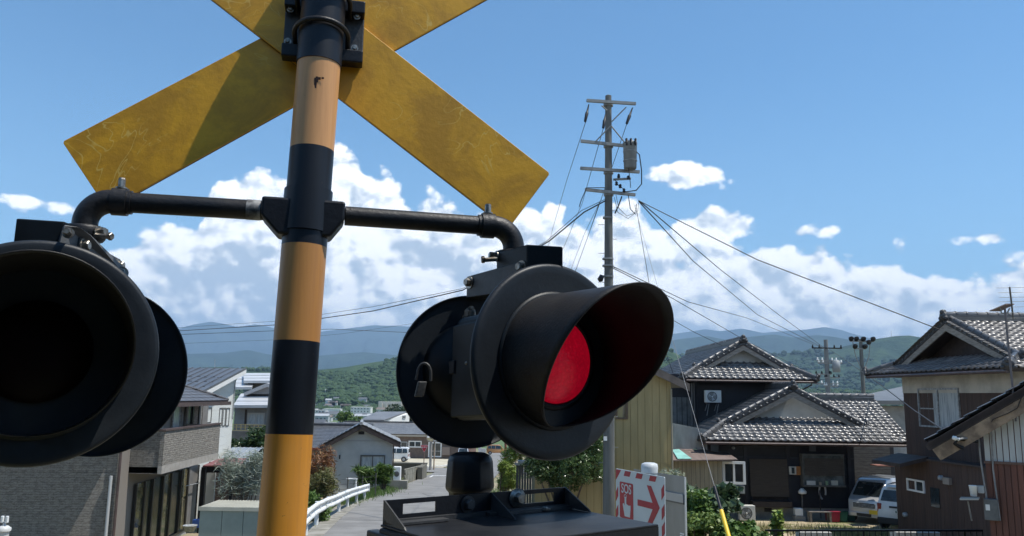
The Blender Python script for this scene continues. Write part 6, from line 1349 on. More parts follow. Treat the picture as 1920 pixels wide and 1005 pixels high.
sp = lambda s_, t__, d=0: SWp.p(s_*Wd, H0-Hh+Hh*t__, d)
mb = MB(); mb.prism([sp(.01, 0), sp(.99, 0), sp(1, .012), sp(1, .988), sp(.99, 1), sp(.01, 1), sp(0, .988), sp(0, .012)], -SWp.n*.004); pl = mb.build('sign_plate', wht, es)
def flat(poly, nm, m_, d=.0006): 
    mb = MB(); mb.prism([sp(u, v, d) for u, v in poly], SWp.n*.0006); return mb.build(nm, m_, pl)
for u in (.18, .43, .70): 
    flat([(u, .895), (u+.125, .895), (u+.155, .985), (u+.03, .985)], 'red_stripe', red); 
for u in (.18, .43, .67): flat([(u, .015), (u+.125, .015), (u+.155, .105), (u+.03, .105)], 'red_stripe', red)
flat([(.005, .80), (.075, .985), (.005, .985)], 'red_stripe', red); flat([(.005, .80), (.07, .90), (.12, .985), (.005, .985)], 'red_stripe', red, .0002)
for v in (.42, .10): flat([(.004, v), (.055, v+.10), (.055, v+.27), (.004, v+.17)], 'red_stripe', red); 
for v in (.62, .30, .02): flat([(.94, v), (.993, v+.09), (.993, v+.27), (.94, v+.18)], 'red_stripe', red)
flat([(.105, .16), (.365, .16), (.38, .18), (.38, .765), (.365, .785), (.105, .785), (.09, .765), (.09, .18)], 'sos_panel', red)
hand = [(.20, .28), (.31, .28), (.325, .40), (.325, .465), (.30, .475), (.285, .455), (.275, .48), (.255, .465), (.245, .485), (.235, .475), (.235, .57), (.215, .585), (.20, .57), (.20, .44), (.175, .47), (.162, .455), (.18, .36)]
for q in ([(u_, .20+(v_-.28)*1.12) for u_, v_ in q_] for q_ in ([(.20, .28), (.31, .28), (.325, .40), (.325, .465), (.285, .455), (.235, .475), (.20, .44), (.18, .36)], [(.20, .44), (.235, .475), (.235, .57), (.2175, .585), (.20, .57)], [(.18, .36), (.20, .44), (.175, .48), (.158, .46)])):
    flat(q, 'hand_symbol', wht, .0014)
ring = MB(); N = 20
for k in range(N):
    a0, a1 = 2*math.pi*k/N, 2*math.pi*(k+1)/N; c = (.2175, .545)
    ring.add([sp(c[0]+.030*math.cos(a0), c[1]+.034*math.sin(a0), .0022), sp(c[0]+.030*math.cos(a1), c[1]+.034*math.sin(a1), .0022), sp(c[0]+.022*math.cos(a1), c[1]+.025*math.sin(a1), .0022), sp(c[0]+.022*math.cos(a0), c[1]+.025*math.sin(a0), .0022)], [(0, 1, 2, 3)])
ring.build('button_ring', wht, pl)
flat([(.47, .44), (.80, .44), (.80, .545), (.47, .545)], 'arrow_shaft', red)
flat([(.66, .815), (.745, .815), (.90, .50), (.90, .48), (.795, .48)], 'arrow_head', red, .0003); flat([(.66, .175), (.745, .175), (.90, .48), (.90, .50), (.795, .50)], 'arrow_head', red, .0009)
def text(s_, u, v, size, m_, par, W_, origin, nm='lettering', ext=.0004, squash=1, d=.0016):
    cu_ = bpy.data.curves.new(nm, 'FONT'); cu_.body = s_; cu_.size = size; cu_.align_x = 'CENTER'; cu_.extrude = ext; cu_.offset = size*.012
    to_ = bpy.data.objects.new('tmp', cu_); col.objects.link(to_); dg_ = bpy.context.evaluated_depsgraph_get(); me = bpy.data.meshes.new_from_object(to_.evaluated_get(dg_)); bpy.data.objects.remove(to_)
    me.name = nm; me.materials.clear(); me.materials.append(m_); n_ = len(me.vertices); co = np.zeros(n_*3); me.vertices.foreach_get('co', co); co = co.reshape(-1, 3); base = W_.p(u, v, d); org = ORG[par.name]
    out_ = [base+W_.e*(c[0]*squash)+Vector((0, 0, c[1]))+W_.n*c[2]-org for c in co]; me.vertices.foreach_set('co', np.array([tuple(o) for o in out_]).ravel()); me.update(); o = bpy.data.objects.new(nm, me); col.objects.link(o); o.parent = par; return o
ORG[pl.name] = ORG[es.name]
text('SOS', Wd*.235, H0-Hh+Hh*.60, .072, wht, pl, SWp, None, squash=.9)
text('\u30fb\u30fb\u30fb', Wd*.30, H0-Hh+Hh*.09, .010, M['black'], pl, SWp, None)
# bare back of another sign
ms = mat('bare_sign_back', (.26, .265, .265), .38, c2=(.20, .205, .20), vscale=4, metal=.55, stretch=(1, 1, .3)); bs = thing('sign_back', 'bare grey metal back of a rectangular sign beside the SOS sign', 'sign', (pt(1240, 900, 5.3).x, 5.3, -2.6))
bl0, br0 = pt(1188, 877, 5.55), pt(1285, 897, 5.05); BWk = Wall((bl0.x, bl0.y), (br0.x, br0.y)); hb = (bl0.z+br0.z)/2
mb = MB(); BWk.box(mb, 0, BWk.L, hb-.62, hb, -.003, 0); mb.build('plate', ms, bs, bevel=.001)
for z_ in (-.105, -.42): mb = MB(); BWk.box(mb, .01, BWk.L-.01, hb+z_-.05, hb+z_, .0005, .014); mb.build('channel_rail', mat('pale_channel_rail', (.34, .345, .35), .4, metal=.5), bs)
mb = MB(); BWk.box(mb, .01, BWk.L-.01, hb-.165, hb-.152, .0005, .010); mb.build('rail_lip', M['alu_frame'], bs)
mb = MB(); BWk.box(mb, BWk.L-.005, BWk.L+.003, hb-.62, hb, -.004, .006); mb.build('edge_strip', mat('bright_edge', (.5, .52, .52), .4, metal=.4), bs)
for z_ in (-.235, -.26): mb = MB(); BWk.box(mb, .015, .07, hb+z_-.008, hb+z_, .001, .03); mb.build('clip', M['grey_galv'], bs)
for i in range(3): mb = MB(); BWk.box(mb, BWk.L-.06, BWk.L-.02, hb-.345-.014*i, hb-.338-.014*i, .0005, .002); mb.build('maker_label', M['white_frame'], bs)
mb = MB(); p = BWk.p(BWk.L*.5, 0, -.05); mb.tube([(p.x, p.y, -2.7), (p.x, p.y, hb-.08)], .03, 16); mb.build('post', M['grey_galv'], bs)

# ================================================================== black fence along the bottom edge
fb = thing('black_fence', 'black metal fence with thin balusters along the lane before the yard', 'fence', (7, 16.6, -3.6)); fa, fbp = pt(1434, 993, 16.6), pt(1842, 993, 16.2); FWl = Wall((fa.x, fa.y), (fbp.x, fbp.y)); zf = (fa.z+fbp.z)/2; zf0, zf1 = fa.z, fbp.z
def fz_(u): return zf0+(zf1-zf0)*u/FWl.L
for dz_, hh in ((0, .035), (-.82, .03)):
    mb = MB(); a = FWl.p(0, fz_(0)+dz_); b_ = FWl.p(FWl.L, fz_(FWl.L)+dz_); mb.obox(a-FWl.n*.02, b_-a, FWl.n*.04, (0, 0, -hh)); mb.build('rail', M['black'], fb)
n_ = int(FWl.L/.112)
for i in range(n_+1):
    u = i*.112; wdt = .03 if i % 17 == 0 else .014; mb = MB(); FWl.box(mb, u-wdt/2, u+wdt/2, fz_(u)-.82 if i % 17 else -4.5, fz_(u)-.03, -wdt/2, wdt/2); mb.build('post' if i % 17 == 0 else 'baluster', M['black'], fb)
# low pale kerb blocks behind the fence
for x0, x1 in ((1500, 1560), (1680, 1765)):
    a, b_ = pt(x0, 998, 18.2), pt(x1, 998, 18.2); w_b = thing('concrete_slab', 'pale concrete slab behind the black fence, '+('before the parked cars' if x0 < 1600 else 'before the brown house'), 'slab', (a.x, 18.2, -4.45)); mb = MB(); mb.box(a.x, b_.x, 18.2, 18.5, -4.6, a.z); mb.build('slab_block', mat('pale_concrete', (.42, .40, .36), .85, .2, 4), w_b)

# ================================================================== things round the tiled house
def ac_unit(loc, w_, h_, label, yaw=0, brackets=False, d_=.30):
    ro = thing('air_conditioner', label, 'air conditioner', loc, 'outdoor air conditioning units', rz=yaw); cs_ = mat('cream_appliance_casing', (.56, .57, .54), .5, .08, 4)
    mb = MB(); mb.box(-w_/2, w_/2, -d_/2, d_/2, .05, h_); mb.build('casing', cs_, ro, world=False, bevel=.015); cx = -w_*.08; rr_ = h_*.36
    mb = MB(); mb.lathe((cx, -d_/2-.002, h_*.53), (0, -1, 0), [(0, .004), (rr_*.97, .004), (rr_, .012), (rr_*1.03, 0)], 32); fo = mb.build('fan_guard', mat('fan_shadow_grey', (.10, .105, .105), .6), ro, world=False)
    for k in range(1, 7): 
        mb = MB(); mb.lathe((cx, -d_/2-.010, h_*.53), (0, -1, 0), [(rr_*k/7-.004, 0), (rr_*k/7, .006), (rr_*k/7+.004, 0)], 28); mb.build('guard_ring', cs_ if k % 2 else M['grey_galv'], fo, world=False)
    for k in range(3):
        a_ = 2*math.pi*k/3+.4; mb = MB(); mb.prism([(cx, -d_/2-.007, h_*.53), (cx+rr_*.9*math.cos(a_), -d_/2-.007, h_*.53+rr_*.9*math.sin(a_)), (cx+rr_*.9*math.cos(a_+.8), -d_/2-.007, h_*.53+rr_*.9*math.sin(a_+.8))], (0, .002, 0)); mb.build('fan_blade', M['grey_galv'], fo, world=False)
    mb = MB(); mb.lathe((cx, -d_/2-.012, h_*.53), (0, -1, 0), [(0, .012), (rr_*.16, .008), (rr_*.18, 0)], 14); mb.build('fan_hub', cs_, fo, world=False)
    for s_ in (-1, 1): mb = MB(); mb.box(s_*w_*.36-.05, s_*w_*.36+.05, -d_/2-.01, d_/2+.01, 0, .05); mb.build('foot', M['soffit'], ro, world=False)
    if brackets:
        for s_ in (-1, 1): mb = MB(); mb.tube([(s_*w_*.3, -d_/2, 0), (s_*w_*.3-.1, -d_/2, -.5)], .015, 6); mb.tube([(s_*w_*.3, d_/2, 0), (s_*w_*.3-.1, d_/2, -.3)], .015, 6); mb.build('bracket_leg', galv, ro, world=False)
    return ro
p = pt(1397, 966, 30.6); ac_unit((p.x, 30.4, -4.46), .56, .58, 'cream air conditioner unit on the ground by the veranda step')
p = pt(1336, 757, 34.3); ac_unit((p.x, 34.25, p.z), .66, .56, 'cream air conditioner unit on legs above the lower tiled roof', brackets=True)
p = pt(1385, 928, 31.1); ac_unit((p.x, 31.15, p.z), .46, .34, 'small yellowed air conditioner unit below the white framed window', d_=.2)
def binb(px_, py_, Y, w_, h_, c, label, name='plastic_bin'):
    p = pt(px_, py_, Y); ro = thing(name, label, 'bin', (p.x, Y, -4.45)); mb = MB(); a, t2 = w_*.42, w_*.5
    mb.hexa([(p.x-a, Y-a*.7, -4.45), (p.x+a, Y-a*.7, -4.45), (p.x+a, Y+a*.7, -4.45), (p.x-a, Y+a*.7, -4.45), (p.x-t2, Y-t2*.7, -4.45+h_), (p.x+t2, Y-t2*.7, -4.45+h_), (p.x+t2, Y+t2*.7, -4.45+h_), (p.x-t2, Y+t2*.7, -4.45+h_)]); m_ = mat(name+'_plastic', c, .5, .1, 4)
    mb.build('bin_body', m_, ro, bevel=.02); mb = MB(); mb.box(p.x-t2-.015, p.x+t2+.015, Y-t2*.7-.015, Y+t2*.7+.015, -4.45+h_+.002, -4.45+h_+.04); mb.build('bin_lid', m_ if h_ > .3 else M['black'], ro, bevel=.01)
binb(1564, 958, 30.6, .34, .34, (.36, .02, .05), 'red plastic bin beside the green bin at the dark wall'); binb(1580, 958, 30.7, .30, .32, (.03, .12, .08), 'dark green plastic bin next to the red bin'); binb(1594, 957, 30.9, .32, .30, (.025, .09, .07), 'darker green plastic bin nearest the silver van')
binb(1552, 960, 30.8, .2, .34, (.16, .015, .03), 'dark red narrow bin half behind the bright red bin')
p = pt(1497, 955, 30.9); wb_ = thing('water_pump', 'small white boxed pump on a block by the foundation', 'pump', (p.x, 30.9, -4.45)); mb = MB(); mb.box(p.x-.15, p.x+.15, 30.8, 31.05, -4.30, -4.02); mb.build('pump_case', M['white_frame'], wb_, bevel=.03); mb = MB(); mb.box(p.x-.2, p.x+.2, 30.75, 31.1, -4.48, -4.30); mb.build('pump_block', mat('block_grey', (.25, .24, .22), .9), wb_)
p = pt(1536, 958, 30.6); be = thing('wooden_bench', 'low weathered bench in front of the bay window', 'bench', (p.x, 30.6, -4.45)); bw = mat('grey_weathered_wood', (.22, .20, .18), .85, .3, 8)
for i in range(3): mb = MB(); mb.box(p.x-.42, p.x+.42, 30.42+i*.12, 30.53+i*.12, -4.12, -4.08); mb.build('seat_plank', bw, be)
for s_ in (-.36, .36):
    for yy in (30.45, 30.70): mb = MB(); mb.box(p.x+s_-.035, p.x+s_+.035, yy, yy+.07, -4.46, -4.121); mb.build('leg', bw, be)
for k, (x, y) in enumerate(((1506, 920), (1546, 920))):
    p = pt(x, y, 31.0); hs = thing('garden_tool' if k == 0 else 'coiled_hose', ('white-headed broom leaning on the dark wall below the bay window', 'pale coiled hose hanging on the dark wall below the bay window')[k], ('broom', 'hose')[k], (p.x, 31.1, -4.45)); mb = MB()
    if k == 0: mb.tube([(p.x-.05, 31.05, -4.4), (p.x+.02, 31.2, -3.5)], .02, 6); mb.build('handle', bw, hs); mb = MB(); mb.lathe((p.x+.02, 31.15, -3.55), (0, 0, 1), [(0, 0), (.14, .02), (.16, .10), (.05, .22), (0, .22)], 10); mb.build('broom_head', M['white_frame'], hs)
    else:
        mb.tube([(p.x+.12*math.cos(a_), 31.2, p.z-.05+.28*math.sin(a_)) for a_ in np.linspace(-.5, 4.6, 16)], .035, 6); mb.build('hose_loop', mat('pale_hose', (.42, .43, .45), .6), hs); mb = MB(); mb.tube([(p.x-.15, 31.1, p.z), (p.x-.18, 31.0, -4.4)], .02, 6); mb.build('hose_tail', M['soffit'], hs)
# plank screen and bench roof in front of the side wall, below the awning
fs_ = thing('plank_stack', 'stack of thin grey planks against the side wall behind the silver van', 'plank stack', (14.1, 30.9, -4.45)); rr = random.Random(5)
for i in range(14):
    mb = MB(); x0 = 13.15+rr.uniform(0, .3); z_ = -3.1-i*.085; mb.obox((x0, 30.95-.02*i, z_), (rr.uniform(.9, 1.4), 0, rr.uniform(-.05, .05)), (0, .12, 0), (0, 0, .035)); mb.build('plank', sm, fs_)
p = pt(1655, 874, 29.8); br_ = thing('rusty_awning', 'small rusty red sheet lying level beside the side wall above the van', 'sheet', (p.x, 29.8, p.z)); mb = MB(); mb.box(p.x-.28, p.x+.35, 29.6, 30.2, p.z, p.z+.04); mb.build('sheet', mat('rusty_red_sheet', (.25, .10, .06), .7, .3, 6), br_)

# ================================================================== vehicles (built along +x = front, then turned)
def car_shell(prof, W_, zb_, taper):
    """side outline (x, z) extruded to the width; upper part leans in"""
    mb = MB(); n_ = len(prof); vs = []
    zs_ = [p[1] for p in prof]; zt = max(zs_)
    def hw_(x, z): 
        w2 = W_/2
        if z > zb_: w2 -= taper*(z-zb_)/(zt-zb_)
        xe = max(p[0] for p in prof)-x; xr = x-min(p[0] for p in prof); w2 -= .10*max(0, 1-xe/.35)**2+.07*max(0, 1-xr/.3)**2; return w2
    for s_ in (-1, 1):
        for x, z in prof: vs.append((x, s_*hw_(x, z), z))
    fs = [tuple(range(n_)), tuple(range(2*n_-1, n_-1, -1))]+[((i+1) % n_, i, n_+i, n_+(i+1) % n_) for i in range(n_)]
    mb.add(vs, fs); return mb, hw_
def make_car(name, label, loc, yaw, kind, paint, group=None, plate=(.75, .75, .73), ptxt='', scale=1.):
    ro = thing(name, label, 'van' if kind == 'van' else 'car', loc, group, rz=yaw); bd = mat(name+'_paint', paint, .28, .06, 3, coat=.6, metal=.35 if paint[0] < .6 and paint[0] > .2 else 0)
    gls = mat('car_glass', (.02, .026, .028), .06, .4, 2, spec=.8); tyre = mat('tyre_rubber', (.02, .02, .02), .8); rim = mat('steel_rim', (.35, .36, .37), .4, metal=.6); trim = mat('black_trim', (.025, .025, .027), .6)
    if kind == 'van': L_, W_, H_ = 3.4, 1.48, 1.72; prof = [(1.70, .28), (1.72, .55), (1.66, .92), (1.30, 1.02), (.80, 1.62), (.60, 1.71), (-1.45, 1.72), (-1.62, 1.62), (-1.69, .95), (-1.70, .28)]; zb_ = .98; ws = [(1.27, 1.05), (.83, 1.58)]; rw = [(-1.665, 1.08), (-1.62, 1.52)]; sd_ = [[(1.05, 1.02), (.68, 1.56), (-.10, 1.57), (-.10, 1.02)], [(-.18, 1.02), (-.18, 1.57), (-.86, 1.57), (-.86, 1.02)], [(-.94, 1.02), (-.94, 1.57), (-1.46, 1.55), (-1.56, 1.04)]]; wx = (1.18, -1.12); rr_ = .27
    else: L_, W_, H_ = 3.9, 1.62, 1.50; prof = [(1.92, .25), (1.94, .50), (1.86, .78), (1.05, .94), (.48, 1.42), (.20, 1.49), (-1.35, 1.49), (-1.62, 1.42), (-1.86, .98), (-1.90, .85), (-1.94, .42), (-1.88, .25)]; zb_ = .92; ws = [(1.02, .97), (.52, 1.39)]; rw = [(-1.85, 1.0), (-1.66, 1.36)]; sd_ = [[(.88, .96), (.44, 1.38), (-.28, 1.39), (-.28, .96)], [(-.36, .96), (-.36, 1.39), (-1.12, 1.38), (-1.25, .96)], [(-1.32, .98), (-1.2, 1.36), (-1.50, 1.33), (-1.62, 1.04)]]; wx = (1.25, -1.25); rr_ = .29
    mb, hw_ = car_shell(prof, W_, zb_, .16); bo_ = mb.build('body', bd, ro, world=False, bevel=.05, bseg=3)
    for p_ in bo_.data.polygons: p_.use_smooth = True
    # windscreen and rear window, proud of the shell by a few millimetres
    def pane(a, b_, nm, outx):
        d = Vector((b_[0]-a[0], 0, b_[1]-a[1])); nn_ = Vector((d.z, 0, -d.x)).normalized()
        if nn_.x*outx < 0: nn_ = -nn_
        g = MB(); wa, wb2 = hw_(*a)-.10, hw_(*b_)-.10; g.prism([Vector((a[0], -wa, a[1]))+nn_*.006, Vector((a[0], wa, a[1]))+nn_*.006, Vector((b_[0], wb2, b_[1]))+nn_*.006, Vector((b_[0], -wb2, b_[1]))+nn_*.006], nn_*.008); return g.build(nm, gls, ro, world=False, bevel=.004)
    def profx(z, front):  # outline x at height z
        best = None
        for (x0, z0), (x1, z1) in zip(prof, prof[1:]+prof[:1]):
            if min(z0, z1) <= z <= max(z0, z1) and abs(z1-z0) > 1e-6:
                x = x0+(x1-x0)*(z-z0)/(z1-z0)
                if best is None or (x > best if front else x < best): best = x
        return best
    fw = [(profx(ws[0][1], True), ws[0][1]), (profx(ws[1][1], True), ws[1][1])]; rw = [(profx(rw[0][1], False), rw[0][1]), (profx(rw[1][1], False), rw[1][1])]
    wsn = pane(fw[0], fw[1], 'windscreen', 1); rwn = pane(rw[0], rw[1], 'rear_window', -1)
    for s_ in (-1, 1):
        for q in sd_:
            g = MB(); ps = [Vector((x, s_*(hw_(x, z)+.004), z)) for x, z in q]; g.prism(ps, (0, s_*.008, 0)); g.build('side_window', gls, ro, world=False)
        for x in wx:
            wv_ = MB(); wv_.lathe((x, s_*(W_/2-.16), rr_), (0, s_, 0), [(0, 0), (rr_*.9, 0), (rr_, .03), (rr_, .13), (rr_*.92, .165), (rr_*.62, .165), (rr_*.60, .12)], 28); wo = wv_.build('wheel', tyre, ro, world=False)
            rv = MB(); rv.lathe((x, s_*(W_/2-.16), rr_), (0, s_, 0), [(0, .155), (rr_*.2, .155), (rr_*.3, .13), (rr_*.55, .135), (rr_*.62, .16), (rr_*.64, .12)], 20); rv.build('rim', rim, wo, world=False)
            ar = MB(); ar.lathe((x, s_*(W_/2-.075), rr_+.01), (0, s_, 0), [(rr_*.9, 0), (rr_*1.2, .0), (rr_*1.22, .078), (rr_*.95, .078)], 28); ar.build('wheel_arch', trim, ro, world=False)
        hx_ = profx(.68, True); mb = MB(); mb.obox((hx_-.05, s_*(W_/2-.40)-.14, .58), (.07, 0, 0), (0, .28, 0), (-.02, 0, .24)); mb.build('headlight', mat('clear_lamp', (.60, .62, .62), .12, spec=.8), ro, world=False, bevel=.03)
        tx = profx(.85, False); mb = MB(); mb.obox((tx-.012, s_*(W_/2-.13)-.075, .62), (.06, 0, 0), (0, .15, 0), (.0, 0, .30)); mb.build('tail_light', mat('red_lamp', (.25, .012, .018), .2), ro, world=False, bevel=.02)
        mb = MB(); mb.obox((.98 if kind == 'van' else .62, s_*(W_/2-.02)-.08, 1.0), (.12, 0, 0), (0, .16, 0), (0, 0, .15)); mb.build('door_mirror', bd if kind != 'van' else trim, ro, world=False, bevel=.03)
    fx_ = profx(.5, True); rx_ = profx(.5, False)
    mb = MB(); mb.box(fx_-.04, fx_+.02, -W_/2+.30, W_/2-.30, .62, .80); mb.build('grille', trim, ro, world=False, bevel=.01)
    for k in range(3): mb = MB(); mb.box(fx_+.02, fx_+.026, -W_/2+.32, W_/2-.32, .645+.05*k, .665+.05*k); mb.build('grille_bar', M['grey_galv'], ro, world=False)
    mb = MB(); mb.box(fx_-.02, fx_+.035, -W_/2+.08, W_/2-.08, .26, .44); mb.build('front_bumper', bd, ro, world=False, bevel=.03); mb = MB(); mb.box(fx_+.028, fx_+.042, -.30, .30, .28, .40); mb.build('air_intake', trim, ro, world=False)
    mb = MB(); mb.box(rx_-.05, rx_+.03, -W_/2+.06, W_/2-.06, .24, .46); mb.build('rear_bumper', trim if kind == 'car' else bd, ro, world=False, bevel=.03)
    pm_ = mat('plate_colour', plate, .5)
    mb = MB(); mb.box(fx_+.043, fx_+.050, -.17 if kind == 'car' else .22, .17 if kind == 'car' else .55, .40, .56); mb.build('number_plate', pm_, ro, world=False)
    mb = MB(); mb.box(rx_-.062, rx_-.045, -.17, .17, .62, .79); po = mb.build('number_plate', pm_, ro, world=False); mb = MB(); mb.box(rx_-.06, rx_-.03, -.32, .32, .80, .86); mb.build('plate_garnish', trim, ro, world=False)
    mb = MB()
    for k in range(4): mb.box(rx_-.0645, rx_-.0625, -.12+.065*k, -.08+.065*k, .65, .72)
    for k in range(3): mb.box(rx_-.0645, rx_-.0625, -.07+.05*k, -.04+.05*k, .74, .77)
    mb.build('plate_characters', mat('plate_green', (.03, .12, .06), .6), po, world=False)
    if kind == 'car':
        mb = MB(); mb.box(-1.70, -1.50, -.5, .5, 1.455, 1.485); mb.build('roof_spoiler', bd, ro, world=False, bevel=.01); mb = MB(); mb.tube([(rx_-.03, .0, .72), (rw[1][0]-.03, .0, 1.28)], .01, 6)
        mb = MB(); mb.box(-1.66, -1.64, -.12, .12, 1.40, 1.44); mb.build('high_brake_light', mat('red_lamp', (.2, .01, .02), .2), ro, world=False)
    else:
        mb = MB(); mb.box(.2, .25, -W_/2+.15, W_/2-.15, 1.715, 1.745); mb.build('roof_rib', bd, ro, world=False)
        for k in range(3): mb = MB(); mb.box(-1.3+.4*k, -1.25+.4*k, -W_/2+.18, W_/2-.18, 1.715, 1.74); mb.build('roof_rib', bd, ro, world=False)
    mb = MB(); mb.tube([(fx_-.25, .0, 1.02), (fx_-.62, .25, 1.45)], .008, 5); mb.build('wiper', trim, wsn, world=False)
    return ro
def faceyaw(nx, ny): return math.atan2(ny, nx)
fy = faceyaw(-.70, -.71); p = pt(1612, 960, 30.6)
make_car('silver_van', 'small silver van parked nose out beside the brown boarded wall', (14.1, 31.4, -4.46), fy, 'van', (.46, .47, .48), plate=(.72, .50, .03))
fy2 = faceyaw(.70, .71); p = pt(1642, 980, 28.4)
make_car('white_car', 'white hatchback parked tail out in front of the silver van', (14.75, 29.7, -4.46), fy2, 'car', (.74, .75, .75))
bpy.data.objects['silver_van'].scale = (.88, .88, .9)
gk = roadz(103)+.17
k1 = make_car('white_car', 'small white boxy car seen from its side on the gravel lot', (pt(768, 850, 103).x-1.72, 103, gk), faceyaw(-1, .03), 'van', (.66, .68, .70))
k2_ = make_car('silver_minivan', 'silver minivan facing the lane beside the salmon fence', (pt(867, 850, 108).x, 110, roadz(110)+.17), faceyaw(.05, -1), 'van', (.45, .47, .50))
k3 = make_car('orange_van', 'orange-brown van at the far bend of the road', (pt(930, 840, 150).x, 150, roadz(150)+.15), faceyaw(1, .1), 'van', (.42, .20, .07))

# ================================================================== lane furniture and distance
sf_ = thing('salmon_fence', 'salmon pink ribbed fence beside the silver minivan', 'fence', (pt(884, 840, 112).x, 112, -9)); a, b_ = pt(875, 848, 112), pt(893, 833, 112); n_ = 8
for i in range(n_): mb = MB(); mb.box(a.x+(b_.x-a.x)*i/n_, a.x+(b_.x-a.x)*(i+.85)/n_, 112, 112.06, -9.4, b_.z); mb.build('fence_panel', mat('salmon_sheet', (.42, .22, .17), .7), sf_)
gp_ = thing('gate_post', 'pale white gate pillar with low wing beyond the salmon fence', 'gate post', (pt(901, 840, 108).x, 108, -9)); a = pt(901, 834, 108); mb = MB(); mb.box(a.x-.28, a.x+.1, 108, 108.4, -9.3, a.z); mb.build('pillar', mat('pale_pillar', (.5, .49, .47), .8), gp_); mb = MB(); mb.box(a.x+.11, a.x+.7, 108.05, 108.3, -9.3, a.z-.5); mb.build('wing_wall', mat('pale_pillar_wing', (.46, .45, .43), .8), gp_)
rp = thing('rusty_post', 'thin rusty post at the lane edge above the round hedge', 'post', (pt(948, 862, 52).x, 52, -6)); a, b_ = pt(948, 822, 52), pt(948, 872, 52); mb = MB(); mb.tube([b_-Vector((0, 0, .8)), a], .075, 8); mb.build('post_shaft', mat('rusty_pipe', (.20, .08, .05), .8, .3, 4), rp); mb = MB(); mb.tube([a, a+Vector((0, 0, .05))], .09, 8); mb.build('post_cap', M['rust'], rp)
# round traffic mirrors
for k, (x, y, rr_, wd, yw, lab) in enumerate(((807, 821, .36, .13, -8, 'round traffic mirror on the thicker grey pole at the junction'), (819, 821, .34, .06, 52, 'round traffic mirror turned aside on the thin pole at the junction'))):
    c = pt(x, y, 80+k); g = roadz(80); ro = thing('traffic_mirror', lab, 'traffic mirror', (c.x, c.y, g)); nn_, hh_ = axes(yw); pxx = c.x+(.07 if k == 0 else -.22)
    mb = MB(); mb.tube([(pxx, c.y+.12, g-.2), (pxx, c.y+.12, c.z+(.0 if k == 0 else .35))], wd, 10); mb.build('pole', mat('mirror_pole_%s' % ('grey' if k == 0 else 'brown'), (.30, .28, .25) if k == 0 else (.26, .17, .10), .7, .2, 2), ro)
    mb = MB(); mb.lathe(c, nn_, [(rr_, -.06), (rr_*1.08, 0), (rr_*1.08, .05), (rr_, .06), (rr_*.97, .03)], 28); mb.build('mirror_rim', mat('faded_mirror_rim', (.42, .33, .24), .6), ro)
    mb = MB(); mb.lathe(c, nn_, [(rr_*.97, .03), (rr_*.7, .06), (rr_*.35, .08), (0, .085)], 28); mb.build('mirror_glass', mat('mirror_glass', (.6, .6, .6), .08, metal=.9), ro); mb = MB(); mb.lathe(c, -nn_, [(rr_*1.0, .05), (rr_*.5, .12), (0, .13)], 24); mb.build('mirror_back', mat('mirror_back', (.36, .36, .33), .6), ro)
    if k == 0: 
        mb = MB(); mb.obox(c+hh_*.3+Vector((0, 0, -.32)), hh_*.7, nn_*.03, (0, 0, .07)); mb.build('nameboard', M['white_frame'], ro)
# triangular stop sign
c = pt(795.5, 840.5, 66); g = roadz(66); ss_ = thing('stop_sign', 'red inverted triangle stop sign on a thin pole by the block wall', 'stop sign', (c.x, 66, g)); SWs = Wall((c.x-1, 66), (c.x+1, 66)); uc = 1.0
mb = MB(); mb.tube([(c.x, 66.06, g-.2), (c.x, 66.06, c.z+.25)], .035, 8); mb.build('pole', mat('sign_pole_brown', (.16, .10, .08), .7), ss_)
tri = lambda s_, d: [SWs.p(uc-.30*s_, c.z+.20*s_, d), SWs.p(uc-.24*s_, c.z+.235*s_, d), SWs.p(uc+.24*s_, c.z+.235*s_, d), SWs.p(uc+.30*s_, c.z+.20*s_, d), SWs.p(uc+.03*s_, c.z-.27*s_, d), SWs.p(uc-.03*s_, c.z-.27*s_, d)]
mb = MB(); mb.prism(tri(1.08, .0), SWs.n*.01); so_ = mb.build('sign_border', M['white_frame'], ss_); ORG[so_.name] = ORG[ss_.name]
mb = MB(); mb.prism(tri(1.0, .0105), SWs.n*.004); mb.build('sign_face', mat('stop_red', (.45, .02, .04), .5), so_)
text('\u6b62\u307e\u308c', uc, c.z+.03, .15, M['white_frame'], so_, SWs, None, ext=.002, d=.018)
# block wall beside the lane
bwm = mat('mossy_concrete_block', (.25, .24, .20), .9, c2=(.16, .155, .12), vscale=1.5, bump=.3, bscale=12); a = ptz(759.5, 905, roadz(57)); b_ = ptz(793, 893, roadz(65)); WL = Wall((a.x, a.y), (b_.x, b_.y)); bw_ = thing('block_wall', 'low mossy concrete block wall beside the lane leading to the stop sign', 'wall', (a.x, a.y, a.z))
nb_ = int(WL.L/.40)
for i in range(nb_):
    zg_ = roadz(WL.p((i+.5)*.4, 0).y)
    for j in range(5):
        off = .2*(j % 2); mb = MB(); WL.box(mb, i*.4+off, i*.4+off+.388, zg_+.0+j*.195, zg_+j*.195+.186, -.10, 0+.004*((i*7+j*3) % 3)); mb.build('block', bwm, bw_)
    mb = MB(); WL.box(mb, i*.4, i*.4+.399, zg_+.978, zg_+1.02, -.11, .015); mb.build('coping', bwm, bw_)
mb = MB(); WL.box(mb, .02, WL.L-.05, roadz(60)-1, roadz(WL.a.y+6)+.55, -.085, -.02); mb.build('mortar_core', mat('mortar', (.2, .2, .18), .9), bw_)
a, b_ = pt(736, 867, 67), pt(800, 867, 67); rt = thing('retaining_wall', 'dark stained retaining wall below the gravel lot', 'wall', (a.x, 67, roadz(67))); rwm = mat('dark_stained_concrete', (.085, .08, .065), .9, c2=(.14, .13, .10), vscale=1, bump=.2)
